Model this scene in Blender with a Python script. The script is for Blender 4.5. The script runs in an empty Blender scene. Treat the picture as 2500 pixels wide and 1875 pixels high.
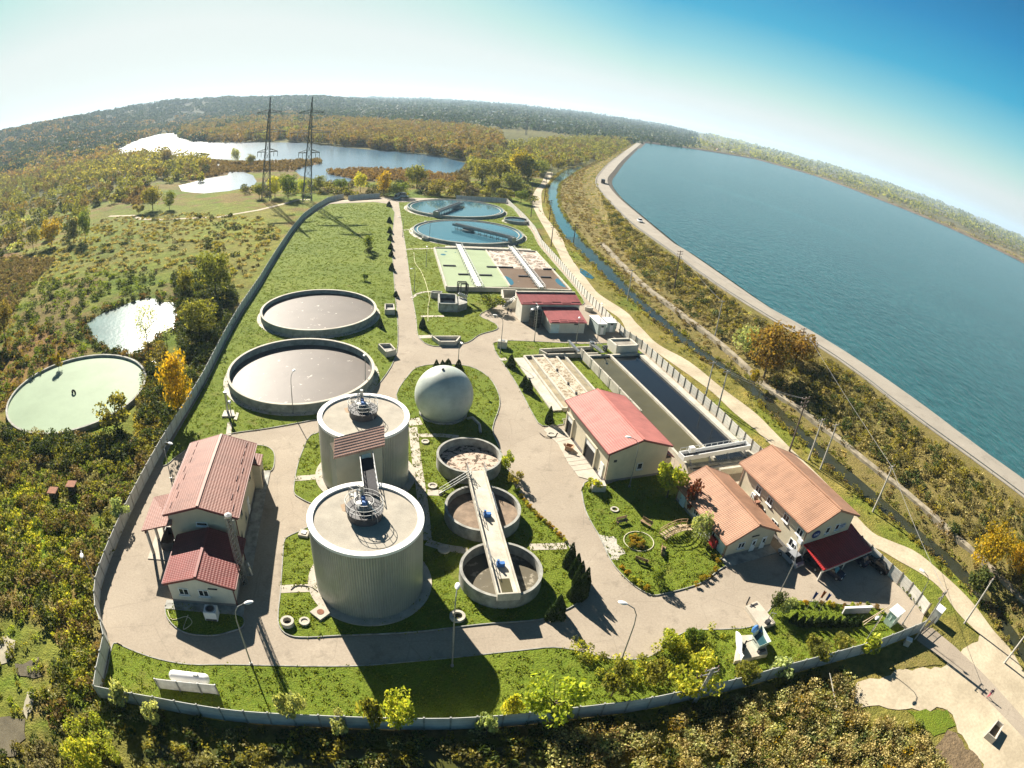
import bpy, bmesh, math, random
import numpy as np
from mathutils import Vector, Matrix
from mathutils.geometry import tessellate_polygon
sc = bpy.context.scene
COL = sc.collection
R = math.radians
# ------------------------------------------------------------------ camera (fisheye of a small drone), 50 m up
CH = 50.0
FPX, K3, PITCH, ROLL = 1532.92, 0.0992562, 0.455494, 0.106029
fw = Vector((0, math.cos(PITCH), -math.sin(PITCH))); rt0 = Vector((1, 0, 0)); up0 = rt0.cross(fw)
crt = rt0*math.cos(ROLL) + up0*math.sin(ROLL); cup = up0*math.cos(ROLL) - rt0*math.sin(ROLL)
cam = bpy.data.cameras.new('camera'); co = bpy.data.objects.new('camera', cam); COL.objects.link(co); sc.camera = co
co.matrix_world = Matrix(((crt.x, cup.x, -fw.x, 0), (crt.y, cup.y, -fw.y, 0), (crt.z, cup.z, -fw.z, CH), (0, 0, 0, 1)))
cam.type = 'PANO'; cam.panorama_type = 'FISHEYE_LENS_POLYNOMIAL'; cam.fisheye_fov = R(200)
cam.sensor_fit = 'HORIZONTAL'; cam.sensor_width = 36
_f = FPX*36/2500
cam.fisheye_polynomial_k0 = 0; cam.fisheye_polynomial_k1 = -1/_f; cam.fisheye_polynomial_k2 = 0
cam.fisheye_polynomial_k3 = -K3/_f**3; cam.fisheye_polynomial_k4 = 0
cam.clip_start = 0.5; cam.clip_end = 80000
# ------------------------------------------------------------------ daylight
SUN_AZ, SUN_EL = -35.0, 30.0
sd = Vector((math.sin(R(SUN_AZ))*math.cos(R(SUN_EL)), math.cos(R(SUN_AZ))*math.cos(R(SUN_EL)), math.sin(R(SUN_EL))))
world = bpy.data.worlds.new('World'); sc.world = world; world.use_nodes = True
wn = world.node_tree.nodes; wl = world.node_tree.links
sky = wn.new('ShaderNodeTexSky'); sky.sky_type = 'NISHITA'; sky.sun_disc = False
sky.sun_elevation = R(SUN_EL); sky.sun_rotation = R(SUN_AZ); sky.altitude = 0
sky.air_density = 1.0; sky.dust_density = 0.7; sky.ozone_density = 1.5
def wnode(t, **k):
    n_ = wn.new(t)
    for a_, v_ in k.items(): setattr(n_, a_, v_)
    return n_
def wmath(op, a_, b_=None):
    n_ = wnode('ShaderNodeMath', operation=op)
    for i_, v_ in enumerate((a_, b_)):
        if v_ is None: continue
        if isinstance(v_, (int, float)): n_.inputs[i_].default_value = v_
        else: wl.new(v_, n_.inputs[i_])
    return n_.outputs[0]
def wramp(fac, stops):
    r_ = wn.new('ShaderNodeValToRGB'); e_ = r_.color_ramp.elements
    while len(e_) < len(stops): e_.new(.5)
    for i_, (p_, c_) in enumerate(stops): e_[i_].position = p_; e_[i_].color = (*c_, 1)
    wl.new(fac, r_.inputs[0]); return r_.outputs[0]
# clear autumn sky: whitish towards the sun and the horizon, turquoise to deep blue away from it; blended over the Nishita sky
EXPO = 1.6; WS = 0.1; lin = lambda *c: tuple(((v/255+.055)/1.055)**2.4 if v > 10 else v/255/12.92 for v in c)
tcw = wn.new('ShaderNodeTexCoord'); spw = wn.new('ShaderNodeSeparateXYZ'); wl.new(tcw.outputs['Generated'], spw.inputs[0])
sx, sy = math.sin(R(SUN_AZ)), math.cos(R(SUN_AZ))
dotp = wmath('ADD', wmath('MULTIPLY', spw.outputs[0], sx), wmath('MULTIPLY', spw.outputs[1], sy))
hyp = wmath('SQRT', wmath('ADD', wmath('MULTIPLY', spw.outputs[0], spw.outputs[0]), wmath('MULTIPLY', spw.outputs[1], spw.outputs[1])))
toward = wmath('DIVIDE', dotp, wmath('MAXIMUM', hyp, .001))
gfac = wramp(toward, [(0, (1.0,)*3), (.45, (1.0,)*3), (.72, (.92,)*3), (.9, (.48,)*3), (1, (.31,)*3)])
wpos = wmath('MULTIPLY', wmath('MULTIPLY', wmath('MAXIMUM', spw.outputs[2], 0), 57.3*1.2/30), gfac)
skc = wramp(wpos, [(0, lin(222, 228, 222)), (.10, lin(232, 238, 233)), (.19, lin(196, 233, 224)), (.30, lin(140, 212, 222)), (.45, lin(45, 176, 214)), (.66, lin(4, 142, 198)), (1, lin(2, 92, 150))])
sc1 = wnode('ShaderNodeMix', data_type='RGBA', blend_type='MULTIPLY'); sc1.inputs[0].default_value = 1; wl.new(skc, sc1.inputs[6]); k_ = 1/(WS*2**EXPO); sc1.inputs[7].default_value = (k_, k_, k_, 1); sc1.clamp_result = False
dk = wn.new('ShaderNodeMapRange'); dk.interpolation_type = 'SMOOTHSTEP'; dk.inputs[1].default_value = .36; dk.inputs[2].default_value = .62; dk.inputs[3].default_value = 1; dk.inputs[4].default_value = .22; wl.new(spw.outputs[2], dk.inputs[0])  # upper sky, out of view, dimmed on purpose to deepen the shadows
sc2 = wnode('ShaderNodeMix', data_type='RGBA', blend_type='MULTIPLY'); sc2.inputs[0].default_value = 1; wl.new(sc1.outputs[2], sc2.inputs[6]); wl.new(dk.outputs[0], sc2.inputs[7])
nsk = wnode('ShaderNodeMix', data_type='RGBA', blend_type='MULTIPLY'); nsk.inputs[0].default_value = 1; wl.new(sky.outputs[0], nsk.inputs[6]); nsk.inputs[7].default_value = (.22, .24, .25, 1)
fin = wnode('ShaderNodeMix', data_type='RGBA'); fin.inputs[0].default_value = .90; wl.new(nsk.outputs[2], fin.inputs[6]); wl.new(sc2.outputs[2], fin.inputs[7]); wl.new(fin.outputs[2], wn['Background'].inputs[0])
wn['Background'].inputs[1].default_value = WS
sun = bpy.data.lights.new('sun', 'SUN'); sun.energy = 5.0; sun.angle = R(0.5); sun.color = (1.0, 0.91, 0.78)
so = bpy.data.objects.new('sun', sun); COL.objects.link(so); so.rotation_euler = (-sd).to_track_quat('-Z', 'Y').to_euler()
vs = sc.view_settings; vs.view_transform = 'Standard'; vs.look = 'None'; vs.gamma = 1; vs.exposure = EXPO; vs.use_curve_mapping = False
sc.cycles.max_bounces = 6; sc.cycles.diffuse_bounces = 2; sc.cycles.glossy_bounces = 2; sc.cycles.transmission_bounces = 2
sc.cycles.transparent_max_bounces = 4; sc.cycles.volume_bounces = 0; sc.cycles.caustics_reflective = False; sc.cycles.caustics_refractive = False
# ------------------------------------------------------------------ pixel <-> place
def ray(px, py):
    x, y = px-1250, 937.5-py; r = math.hypot(x, y) or 1e-6; q = r/FPX; th = q + K3*q**3
    return fw*math.cos(th) + (crt*(x/r) + cup*(y/r))*math.sin(th)
def at(px, py, z=0.0):
    d = ray(px, py); t = (z-CH)/min(d.z, -1e-4); return Vector((d.x*t, d.y*t, z))
def O(x, y, z=0.0): return at(x*1.13020, y*1.13020, z)
def Os(pts, z=0.0): return [O(x, y, z) for x, y in pts]
def crop(x0, y0, s): return lambda x, y, z=0.0: at(x0+x*s, y0+y*s, z)
def zray(px, py, dist): d = ray(px, py); return CH + d.z*dist/math.hypot(d.x, d.y)
c1 = crop(0, 200, .3858); c2 = crop(850, 200, .3858); c3 = crop(1650, 200, .3858); c4 = crop(0, 800, .3858); c5 = crop(700, 800, .4462)
c6 = crop(1200, 600, .3857); c7 = crop(1650, 1000, .3858); c8 = crop(0, 1235, .3858); c9 = crop(700, 1235, .3858)
c10 = crop(1350, 1235, .3255); c11 = crop(1850, 1335, .3255); d1 = crop(380, 1040, .18083); d2 = crop(1360, 920, .18083)
d3 = crop(1640, 1060, .18083); d4 = crop(1820, 1240, .18083); d5 = crop(1220, 680, .18083); d6 = crop(760, 940, .18083)
e1 = crop(1040, 580, .3152); e2 = crop(960, 460, .3152); e3 = crop(1720, 1400, .3152); e4 = crop(2100, 1400, .3152); e5 = crop(1400, 1240, .3152)
e6 = crop(1050, 1040, .3152); e7 = crop(1600, 1030, .3152); e8 = crop(740, 1140, .3152); e9 = crop(600, 220, .3152); b14 = crop(300, 1040, .30143)
# ------------------------------------------------------------------ objects
def tag(o, label=None, cat=None, group=None, kind=None):
    if label: o['label'] = label
    if cat: o['category'] = cat
    if group: o['group'] = group
    if kind: o['kind'] = kind
    return o
def thing(name, label, cat, loc=(0, 0, 0), rotz=0.0, group=None):
    o = bpy.data.objects.new(name, None); o.empty_display_size = .3; COL.objects.link(o)
    o.location = loc; o.rotation_euler = (0, 0, rotz); return tag(o, label, cat, group)
def dup(root, loc, rotz=0.0, label=None, group=None, scale=None):
    r = root.copy(); COL.objects.link(r); r.location = loc; r.rotation_euler = (0, 0, rotz)
    if scale is not None: r.scale = scale if hasattr(scale, '__len__') else (scale,)*3
    if label: r['label'] = label
    if group: r['group'] = group
    for ch in root.children:
        c = ch.copy(); COL.objects.link(c); c.parent = r
        for g in ch.children:
            d = g.copy(); COL.objects.link(d); d.parent = c
    return r
def wloc(p):
    v = Vector((0, 0, 0)); rot = 0
    while p is not None: v = v + p.location; p = p.parent
    return v
class MB:
    def __init__(s): s.v = []; s.f = []; s.uv = None
    def add(s, vs, fs):
        n = len(s.v); s.v += [Vector(v) for v in vs]; s.f += [tuple(i+n for i in f) for f in fs]; return s
    def box(s, c, d, ux=(1, 0, 0), uz=(0, 0, 1)):      # centre, full sizes
        c = Vector(c); ux = Vector(ux).normalized(); uz = Vector(uz).normalized(); uy = uz.cross(ux).normalized()
        a, b, e = ux*d[0]/2, uy*d[1]/2, uz*d[2]/2
        return s.add([c-a-b-e, c+a-b-e, c+a+b-e, c-a+b-e, c-a-b+e, c+a-b+e, c+a+b+e, c-a+b+e],
                     [(0, 3, 2, 1), (4, 5, 6, 7), (0, 1, 5, 4), (1, 2, 6, 5), (2, 3, 7, 6), (3, 0, 4, 7)])
    def bar(s, p, q, w, h=None):                       # rectangular bar from p to q
        p = Vector(p); q = Vector(q); d = q-p; L = d.length
        if L < 1e-6: return s
        d = d/L; side = d.cross(Vector((0, 0, 1)))
        if side.length < 1e-3: side = Vector((1, 0, 0))
        side.normalize(); return s.box((p+q)/2, (L, w, h or w), d, side.cross(d))
    def tube(s, p, q, r, r2=None, n=8, cap=True):
        p = Vector(p); q = Vector(q); d = (q-p).normalized(); a = d.orthogonal().normalized(); b = d.cross(a); r2 = r if r2 is None else r2
        vs = []
        for c, rr in ((p, r), (q, r2)):
            for i in range(n): t = 2*math.pi*i/n; vs.append(c + (a*math.cos(t)+b*math.sin(t))*rr)
        fs = [(i, (i+1) % n, n+(i+1) % n, n+i) for i in range(n)]
        if cap: fs += [tuple(range(n))[::-1], tuple(range(n, 2*n))]
        return s.add(vs, fs)
    def path(s, pts, r, n=6):
        for a, b in zip(pts[:-1], pts[1:]): s.tube(a, b, r, n=n)
        return s
    def cyl(s, c, r, z0, z1, n=48, r1=None): c = Vector(c); return s.tube((c.x, c.y, z0), (c.x, c.y, z1), r, r1, n)
    def ring(s, c, ri, ro, z0, z1, n=64, a0=0.0, a1=None):
        full = a1 is None; a1 = 2*math.pi if full else a1; m = n if full else n+1; vs = []
        for i in range(m):
            t = a0+(a1-a0)*i/n; cx, sy = math.cos(t), math.sin(t)
            vs += [(c[0]+cx*ri, c[1]+sy*ri, z0), (c[0]+cx*ro, c[1]+sy*ro, z0), (c[0]+cx*ro, c[1]+sy*ro, z1), (c[0]+cx*ri, c[1]+sy*ri, z1)]
        fs = []
        for i in range(n):
            a = 4*i; b = 4*((i+1) % m)
            fs += [(a, a+1, b+1, b), (a+1, a+2, b+2, b+1), (a+2, a+3, b+3, b+2), (a+3, a, b, b+3)]
        if not full: fs += [(0, 3, 2, 1), (4*n, 4*n+1, 4*n+2, 4*n+3)]
        return s.add(vs, fs)
    def lathe(s, c, prof, n=32, cap=True):             # prof: (r, z)
        vs = []; fs = []; k = len(prof)
        for i in range(n):
            t = 2*math.pi*i/n
            for r, z in prof: vs.append((c[0]+r*math.cos(t), c[1]+r*math.sin(t), c[2]+z))
        for i in range(n):
            for j in range(k-1): a = i*k+j; b = ((i+1) % n)*k+j; fs.append((a, b, b+1, a+1))
        return s.add(vs, fs)
    def prism(s, pts, z0, z1):
        n = len(pts); s2 = sum(pts[i][0]*pts[(i+1) % n][1]-pts[(i+1) % n][0]*pts[i][1] for i in range(n))
        if s2 < 0: pts = pts[::-1]
        vs = [(p[0], p[1], z0) for p in pts]+[(p[0], p[1], z1) for p in pts]
        tris = tessellate_polygon([[Vector((p[0], p[1], 0)) for p in pts]])
        fs = [(i, (i+1) % n, n+(i+1) % n, n+i) for i in range(n)]
        for t in tris:
            a, b, c = [Vector((pts[i][0], pts[i][1], 0)) for i in t]
            t = t if (b-a).cross(c-a).z > 0 else t[::-1]
            fs.append(tuple(n+i for i in t)); fs.append(tuple(t[::-1]))
        return s.add(vs, fs)
    def sheet(s, pts, z=None):
        tris = tessellate_polygon([[Vector((p[0], p[1], 0)) for p in pts]]); vs = [(p[0], p[1], p[2] if z is None else z) for p in pts]; fs = []
        for t in tris:
            a, b, c = [Vector((pts[i][0], pts[i][1], 0)) for i in t]; fs.append(tuple(t if (b-a).cross(c-a).z > 0 else t[::-1]))
        return s.add(vs, fs)
    def quad(s, a, b, c, d): return s.add([a, b, c, d], [(0, 1, 2, 3)])
    def build(s, name, m, parent=None, smooth=False, local=False, bevel=0.0, loc=None):
        off = Vector((0, 0, 0)) if (parent is None or local) else wloc(parent)
        if loc is not None: off = Vector(loc)
        me = bpy.data.meshes.new(name); me.from_pydata([tuple(v-off) for v in s.v], [], s.f); me.materials.append(m)
        if smooth:
            bm = bmesh.new(); bm.from_mesh(me); bmesh.ops.remove_doubles(bm, verts=bm.verts, dist=1e-4); bm.to_mesh(me); bm.free()
            me.polygons.foreach_set('use_smooth', [True]*len(me.polygons))
            if hasattr(me, 'set_sharp_from_angle'): me.set_sharp_from_angle(angle=R(40))
        me.update(); o = bpy.data.objects.new(name, me); COL.objects.link(o)
        if parent is not None: o.parent = parent
        if loc is not None: o.location = loc
        if bevel: b = o.modifiers.new('bevel', 'BEVEL'); b.width = bevel; b.segments = 2; b.limit_method = 'ANGLE'
        return o
def struct(name, mb, m, **k): return tag(mb.build(name, m, **k), kind='structure')
def resample(pts, n):
    P = np.array([tuple(p) for p in pts], float); d = np.r_[0, np.cumsum(np.linalg.norm(np.diff(P, axis=0), axis=1))]
    return [Vector([float(np.interp(t, d, P[:, k])) for k in range(P.shape[1])]) for t in np.linspace(0, d[-1], n)]
def smooth_line(pts, n):                                 # Catmull-Rom through the points
    P = [Vector(p) for p in pts]; P = [P[0]*2-P[1]]+P+[P[-1]*2-P[-2]]; out = []
    for i in range(1, len(P)-2):
        for k in range(n):
            t = k/n; a, b, c, d = P[i-1:i+3]
            out.append(0.5*((2*b)+(c-a)*t+(2*a-5*b+4*c-d)*t*t+(3*b-a-3*c+d)*t*t*t))
    return out+[P[-2]]
def strip(pts, w, z=None):                               # ribbon polygon of width w along pts
    L, Rr = [], []
    for i, p in enumerate(pts):
        a = pts[max(i-1, 0)]; b = pts[min(i+1, len(pts)-1)]; d = Vector((b[0]-a[0], b[1]-a[1], 0)).normalized(); nrm = Vector((-d.y, d.x, 0))
        ww = w[i] if hasattr(w, '__len__') else w
        L.append(Vector((p[0], p[1], p[2] if z is None else z))+nrm*ww/2); Rr.append(Vector((p[0], p[1], p[2] if z is None else z))-nrm*ww/2)
    return L, Rr
def ribbon(mb, pts, w, z=None):
    L, Rr = strip(pts, w, z); n = len(mb.v); mb.v += [v for p in zip(L, Rr) for v in p]
    mb.f += [(n+2*i, n+2*i+1, n+2*i+3, n+2*i+2) for i in range(len(pts)-1)]; return mb

def rough(pts, amp=.5, step=1.5, seed=1):                 # break up a clean outline
    r = random.Random(seed); out = []; n = len(pts)
    for i in range(n):
        a, b = Vector(pts[i]), Vector(pts[(i+1) % n]); k = max(1, int((b-a).length/step))
        for j in range(k): q = a.lerp(b, j/k); out.append(q+Vector((r.uniform(-amp, amp), r.uniform(-amp, amp), 0)))
    return out
# ------------------------------------------------------------------ materials
_a, _b = O(1460, 325, 3.8), O(2212, 590, 3.8); RES_DIR = math.atan2(_b.y-_a.y, _b.x-_a.x)
def S(r, g, b):
    f = lambda c: (c/255/12.92) if c/255 <= .04045 else ((c/255+.055)/1.055)**2.4
    return (f(r), f(g), f(b))
def mul(c, k): return tuple(min(1, x*k) for x in c)
def newmat(name):
    m = bpy.data.materials.new(name); m.use_nodes = True; nt = m.node_tree; return m, nt, nt.nodes, nt.links, nt.nodes['Principled BSDF']
def noise(nt, scale, detail=5, vec=None, rough=.6, sx=None):
    t = nt.nodes.new('ShaderNodeTexNoise'); t.inputs['Scale'].default_value = scale; t.inputs['Detail'].default_value = detail; t.inputs['Roughness'].default_value = rough
    if vec is None: vec = nt.nodes.new('ShaderNodeTexCoord').outputs['Object']
    if sx is not None:
        mp = nt.nodes.new('ShaderNodeMapping'); mp.inputs['Scale'].default_value = sx; nt.links.new(vec, mp.inputs['Vector']); vec = mp.outputs[0]
    nt.links.new(vec, t.inputs['Vector']); return t
def ramp(nt, fac, stops):
    r = nt.nodes.new('ShaderNodeValToRGB'); e = r.color_ramp.elements
    while len(e) < len(stops): e.new(.5)
    for k, (p, c) in enumerate(stops): e[k].position = p; e[k].color = (*c[:3], 1)
    nt.links.new(fac, r.inputs[0]); return r
def mix(nt, fac, a, b, mode='MIX'):
    x = nt.nodes.new('ShaderNodeMix'); x.data_type = 'RGBA'; x.blend_type = mode
    if isinstance(fac, (int, float)): x.inputs[0].default_value = fac
    else: nt.links.new(fac, x.inputs[0])
    for k, v in ((6, a), (7, b)):
        if isinstance(v, tuple): x.inputs[k].default_value = (*v[:3], 1)
        else: nt.links.new(v, x.inputs[k])
    return x.outputs[2]
def bump(nt, h, strength, dist=.1):
    b = nt.nodes.new('ShaderNodeBump'); b.inputs['Strength'].default_value = strength; b.inputs['Distance'].default_value = dist
    nt.links.new(h, b.inputs['Height']); nt.links.new(b.outputs[0], nt.nodes['Principled BSDF'].inputs['Normal']); return b
MATS = {}
def pm(name, col, rough=.8, var=.2, scale=.6, bmp=0.0, bscale=12, bdist=.05, metal=0.0, col2=None, fine=.12, spec=.3, cov=(.35, .65)):
    if name in MATS: return MATS[name]
    m, nt, n, l, p = newmat(name); t = noise(nt, scale, 6)
    r = ramp(nt, t.outputs[0], [(cov[0], mul(col, 1-var)), (cov[1], col2 or mul(col, 1+var))]); c = r.outputs[0]
    if fine:
        t2 = noise(nt, scale*14, 3); r2 = ramp(nt, t2.outputs[0], [(.3, (1-fine,)*3), (.7, (1+fine,)*3)]); c = mix(nt, 1.0, c, r2.outputs[0], 'MULTIPLY')
    l.new(c, p.inputs['Base Color']); p.inputs['Roughness'].default_value = rough; p.inputs['Metallic'].default_value = metal; p.inputs['Specular IOR Level'].default_value = spec
    if bmp: bump(nt, noise(nt, bscale, 5).outputs[0], bmp, bdist)
    MATS[name] = m; return m
def leafmat(name, cols, trans=.42, nscale=.5):
    m, nt, n, l, p = newmat(name); g = n.new('ShaderNodeNewGeometry'); oi = n.new('ShaderNodeObjectInfo')
    r = ramp(nt, g.outputs['Random Per Island'], [(i/(len(cols)-1), c) for i, c in enumerate(cols)]); r.color_ramp.interpolation = 'LINEAR'
    t = noise(nt, nscale, 3, g.outputs['Position']); r2 = ramp(nt, t.outputs[0], [(.3, (1.1, 1.15, 1.0)), (.7, (2.3, 2.15, 1.7))])
    c = mix(nt, 1.0, r.outputs[0], r2.outputs[0], 'MULTIPLY')
    r3 = ramp(nt, oi.outputs['Random'], [(0, (.85, .95, .9)), (1, (1.2, 1.05, .95))]); c = mix(nt, 1.0, c, r3.outputs[0], 'MULTIPLY')
    l.new(c, p.inputs['Base Color']); p.inputs['Roughness'].default_value = .7; p.inputs['Specular IOR Level'].default_value = .15
    tr = n.new('ShaderNodeBsdfTranslucent'); tc = mix(nt, 1.0, c, (1.5, 1.45, .8), 'MULTIPLY'); l.new(tc, tr.inputs[0])
    ms = n.new('ShaderNodeMixShader'); ms.inputs[0].default_value = trans; l.new(p.outputs[0], ms.inputs[1]); l.new(tr.outputs[0], ms.inputs[2]); l.new(ms.outputs[0], n['Material Output'].inputs[0])
    return m
L_GREEN = leafmat('leaf_green', [(.030, .055, .012), (.055, .085, .016), (.095, .125, .022), (.14, .165, .035)])
L_DARK = leafmat('leaf_dark', [(.016, .028, .010), (.030, .045, .014), (.055, .070, .02), (.09, .10, .03)], .25)
L_OLIVE = leafmat('leaf_olive', [(.05, .055, .015), (.09, .095, .022), (.14, .14, .03), (.20, .19, .045)])
L_YELLOW = leafmat('leaf_yellow', [(.07, .075, .012), (.15, .12, .012), (.24, .175, .014), (.30, .22, .022)])
L_ORANGE = leafmat('leaf_orange', [(.06, .05, .02), (.11, .075, .024), (.15, .10, .026), (.13, .115, .034)])
L_BROWN = leafmat('leaf_brown', [(.045, .038, .018), (.085, .07, .032), (.135, .11, .055), (.12, .115, .045)], .25)
L_REED = leafmat('leaf_reed', [(.075, .056, .032), (.12, .09, .055), (.16, .12, .07), (.13, .11, .05)], .25)
L_PALE = leafmat('leaf_pale', [(.10, .12, .06), (.16, .19, .10), (.24, .27, .15), (.30, .31, .16)])
L_CYP = leafmat('leaf_cypress', [(.010, .022, .008), (.02, .038, .012), (.035, .055, .016)], .1)
L_LIME = leafmat('leaf_lime', [(.10, .14, .02), (.17, .21, .03), (.26, .28, .04), (.32, .32, .06)])
L_FAR = leafmat('leaf_far_wood', [(.016, .034, .018), (.026, .045, .022), (.04, .056, .026), (.055, .062, .028)], .2, .02)
L_STRAW = leafmat('leaf_straw', [(.09, .08, .035), (.17, .15, .07), (.27, .235, .13), (.33, .30, .18)], .3)
L_AUT = leafmat('leaf_autumn_mix', [(.06, .06, .02), (.12, .085, .03), (.17, .11, .035), (.12, .11, .035)], .3, .03)
BARK = pm('bark', (.09, .07, .05), .9, .3, 4)
def asphalt(name, col, col2):
    m, nt, n, l, p = newmat(name); g = n.new('ShaderNodeNewGeometry').outputs['Position']
    t = noise(nt, .10, 7, g, .62); c = ramp(nt, t.outputs[0], [(.3, col), (.7, col2)]).outputs[0]
    st = noise(nt, .35, 5, g, .7); c = mix(nt, ramp(nt, st.outputs[0], [(.55, (0, 0, 0)), (.72, (.6,)*3)]).outputs[0], c, mul(col, .6))
    du = noise(nt, .22, 6, g, .7, (1, 1.6, 1)); c = mix(nt, ramp(nt, du.outputs[0], [(.58, (0, 0, 0)), (.74, (.5,)*3)]).outputs[0], c, mul(col2, 1.22))
    wv = mix(nt, .35, g, noise(nt, .4, 4, g).outputs['Color'], 'ADD'); vo = n.new('ShaderNodeTexVoronoi'); vo.feature = 'DISTANCE_TO_EDGE'; vo.inputs['Scale'].default_value = .14; l.new(wv, vo.inputs['Vector'])
    c = mix(nt, ramp(nt, vo.outputs[0], [(.003, (.22,)*3), (.008, (0, 0, 0))]).outputs[0], c, mul(col, .5)); fn = noise(nt, 4, 4, g, .7); c = mix(nt, 1, c, ramp(nt, fn.outputs[0], [(.3, (.86,)*3), (.7, (1.12,)*3)]).outputs[0], 'MULTIPLY')
    l.new(c, p.inputs['Base Color']); p.inputs['Roughness'].default_value = .92; p.inputs['Specular IOR Level'].default_value = .2; bump(nt, fn.outputs[0], .25, .02); return m
ASPH = asphalt('road_asphalt_dusty', (.29, .245, .19), (.37, .318, .25))
CONC = pm('concrete_pale', (.46, .43, .36), .85, .18, .5, .12, 18, .01)
CONCD = pm('concrete_weathered', (.30, .30, .27), .85, .32, .9, .15, 14, .02)
CONCG = pm('concrete_grey_green', (.24, .26, .235), .85, .28, .8)
SLAB = pm('path_slab', (.44, .40, .33), .9, .12, .8)
WALLC = pm('render_cream', (.56, .50, .37), .85, .07, .5, fine=.04)
WALLW = pm('render_offwhite', (.60, .57, .48), .85, .08, .5, fine=.04)
PLINTH = pm('plinth_grey', (.22, .21, .20), .9, .15, 1)
WHITE = pm('white_paint', (.78, .78, .76), .5, .05, 1, fine=.03)
STEEL = pm('galvanised_steel', (.26, .27, .27), .5, .15, 2, metal=.5)
ALU = pm('aluminium', (.42, .43, .43), .35, .1, 2, metal=.7)
DARKM = pm('dark_metal', (.05, .05, .055), .5, .2, 2)
BLUEM = pm('blue_machine_paint', (.05, .16, .42), .45, .15, 3)
REDT = pm('red_trim', (.28, .05, .04), .6, .1, 2)
MAROON = pm('maroon_trim', (.16, .045, .04), .6, .1, 2)
GLASS = pm('window_dark_glass', (.02, .024, .03), .08, .1, 1, spec=.6)
PVC = pm('pvc_white', (.74, .75, .74), .45, .04, 2, fine=.02)
DOORB = pm('door_pale_blue', (.52, .64, .64), .5, .05, 2)
WOOD = pm('bench_wood', (.30, .20, .11), .7, .25, 3)
POLEC = pm('pole_concrete', (.40, .38, .34), .85, .15, 2)
POLEW = pm('pole_old_wood', (.13, .10, .08), .9, .25, 2)
DIRT = pm('dirt_track_soil', (.42, .355, .25), .95, .16, .15, .3, 4, .05, col2=(.50, .43, .31))
SCREE = pm('gravel', (.42, .40, .34), .9, .35, 6, .5, 25, .03)
BLACKT = pm('black_plastic_tank', (.02, .025, .025), .35, .2, 1)
RUST = pm('rusty_steel', (.20, .075, .035), .8, .35, 2)
RUBBER = pm('rubber', (.02, .02, .02), .8, .1, 2)
SKINM = pm('skin', (.45, .28, .2), .6, .05, 4, fine=.02)
def grassmat(name, a, b, c, d, sc1=.05, bs=1.0):
    m, nt, n, l, p = newmat(name); g = n.new('ShaderNodeNewGeometry').outputs['Position']
    t1 = noise(nt, sc1, 6, g); t2 = noise(nt, 1.1, 6, g, .7); t3 = noise(nt, 5.0, 3, g, .7)
    r1 = ramp(nt, t1.outputs[0], [(.32, a), (.5, b), (.68, c)]); r2 = ramp(nt, t2.outputs[0], [(.35, (0, 0, 0)), (.72, (1, 1, 1))])
    col = mix(nt, r2.outputs[0], r1.outputs[0], d); dry = noise(nt, .13, 5, g, .65); col = mix(nt, ramp(nt, dry.outputs[0], [(.60, (0, 0, 0)), (.76, (.8,)*3)]).outputs[0], col, (.21, .165, .06)); dg = noise(nt, .3, 4, g, .6); col = mix(nt, ramp(nt, dg.outputs[0], [(.55, (0, 0, 0)), (.75, (.6,)*3)]).outputs[0], col, mul(a, .72)); r3 = ramp(nt, t3.outputs[0], [(.3, (.62, .66, .6)), (.7, (1.3, 1.25, 1.2))])
    l.new(mix(nt, 1.0, col, r3.outputs[0], 'MULTIPLY'), p.inputs['Base Color']); p.inputs['Roughness'].default_value = .9; p.inputs['Specular IOR Level'].default_value = .1
    ad = n.new('ShaderNodeMath'); ad.operation = 'ADD'; l.new(t2.outputs[0], ad.inputs[0]); l.new(t3.outputs[0], ad.inputs[1]); bump(nt, ad.outputs[0], .9, .22*bs); return m
GRASS = grassmat('lawn_grass', (.095, .155, .015), (.135, .195, .019), (.18, .22, .026), (.15, .18, .022))
GRASSD = grassmat('verge_dry_grass', (.13, .13, .03), (.19, .165, .045), (.12, .14, .025), (.24, .195, .075), .06)
GRASSK = grassmat('embankment_grass', (.12, .13, .028), (.20, .165, .05), (.14, .145, .03), (.24, .19, .08), .035, 1.6)
def watermat(name, col, rough=.12, bscale=.8, bstr=.25, sx=(1, 1, 1), bdist=.1, spec=.5, var=.15, streak=False, var_scale=.02, ior=1.33):
    m, nt, n, l, p = newmat(name); g = n.new('ShaderNodeNewGeometry').outputs['Position']
    t = noise(nt, var_scale, 4, g); r = ramp(nt, t.outputs[0], [(.3, mul(col, 1-var)), (.7, mul(col, 1+var))]); c = r.outputs[0]
    if streak:
        mp = n.new('ShaderNodeMapping'); mp.inputs['Rotation'].default_value = (0, 0, -streak); l.new(g, mp.inputs[0]); ts = noise(nt, 1.0, 3, mp.outputs[0], .6, (.0011, .045, 1)); c = mix(nt, ramp(nt, ts.outputs[0], [(.60, (0, 0, 0)), (.70, (.5,)*3)]).outputs[0], c, mul(col, 1.9))
        tw = noise(nt, .45, 5, g, .7, sx); c = mix(nt, 1, c, ramp(nt, tw.outputs[0], [(.3, (.72,)*3), (.7, (1.3,)*3)]).outputs[0], 'MULTIPLY')
    l.new(c, p.inputs['Base Color']); p.inputs['Roughness'].default_value = rough; p.inputs['Specular IOR Level'].default_value = spec; p.inputs['IOR'].default_value = ior
    w = noise(nt, bscale, 4, g, .6, sx); bump(nt, w.outputs[0], bstr, bdist); return m
W_RES = watermat('reservoir_water', (.022, .082, .086), .2, .5, .8, (1.0, .5, 1), .8, .5, .10, streak=RES_DIR)
W_LAKE = watermat('lake_water', (.04, .11, .18), .22, .5, .18, (1, 1, 1), .15, .6, .15)
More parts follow.
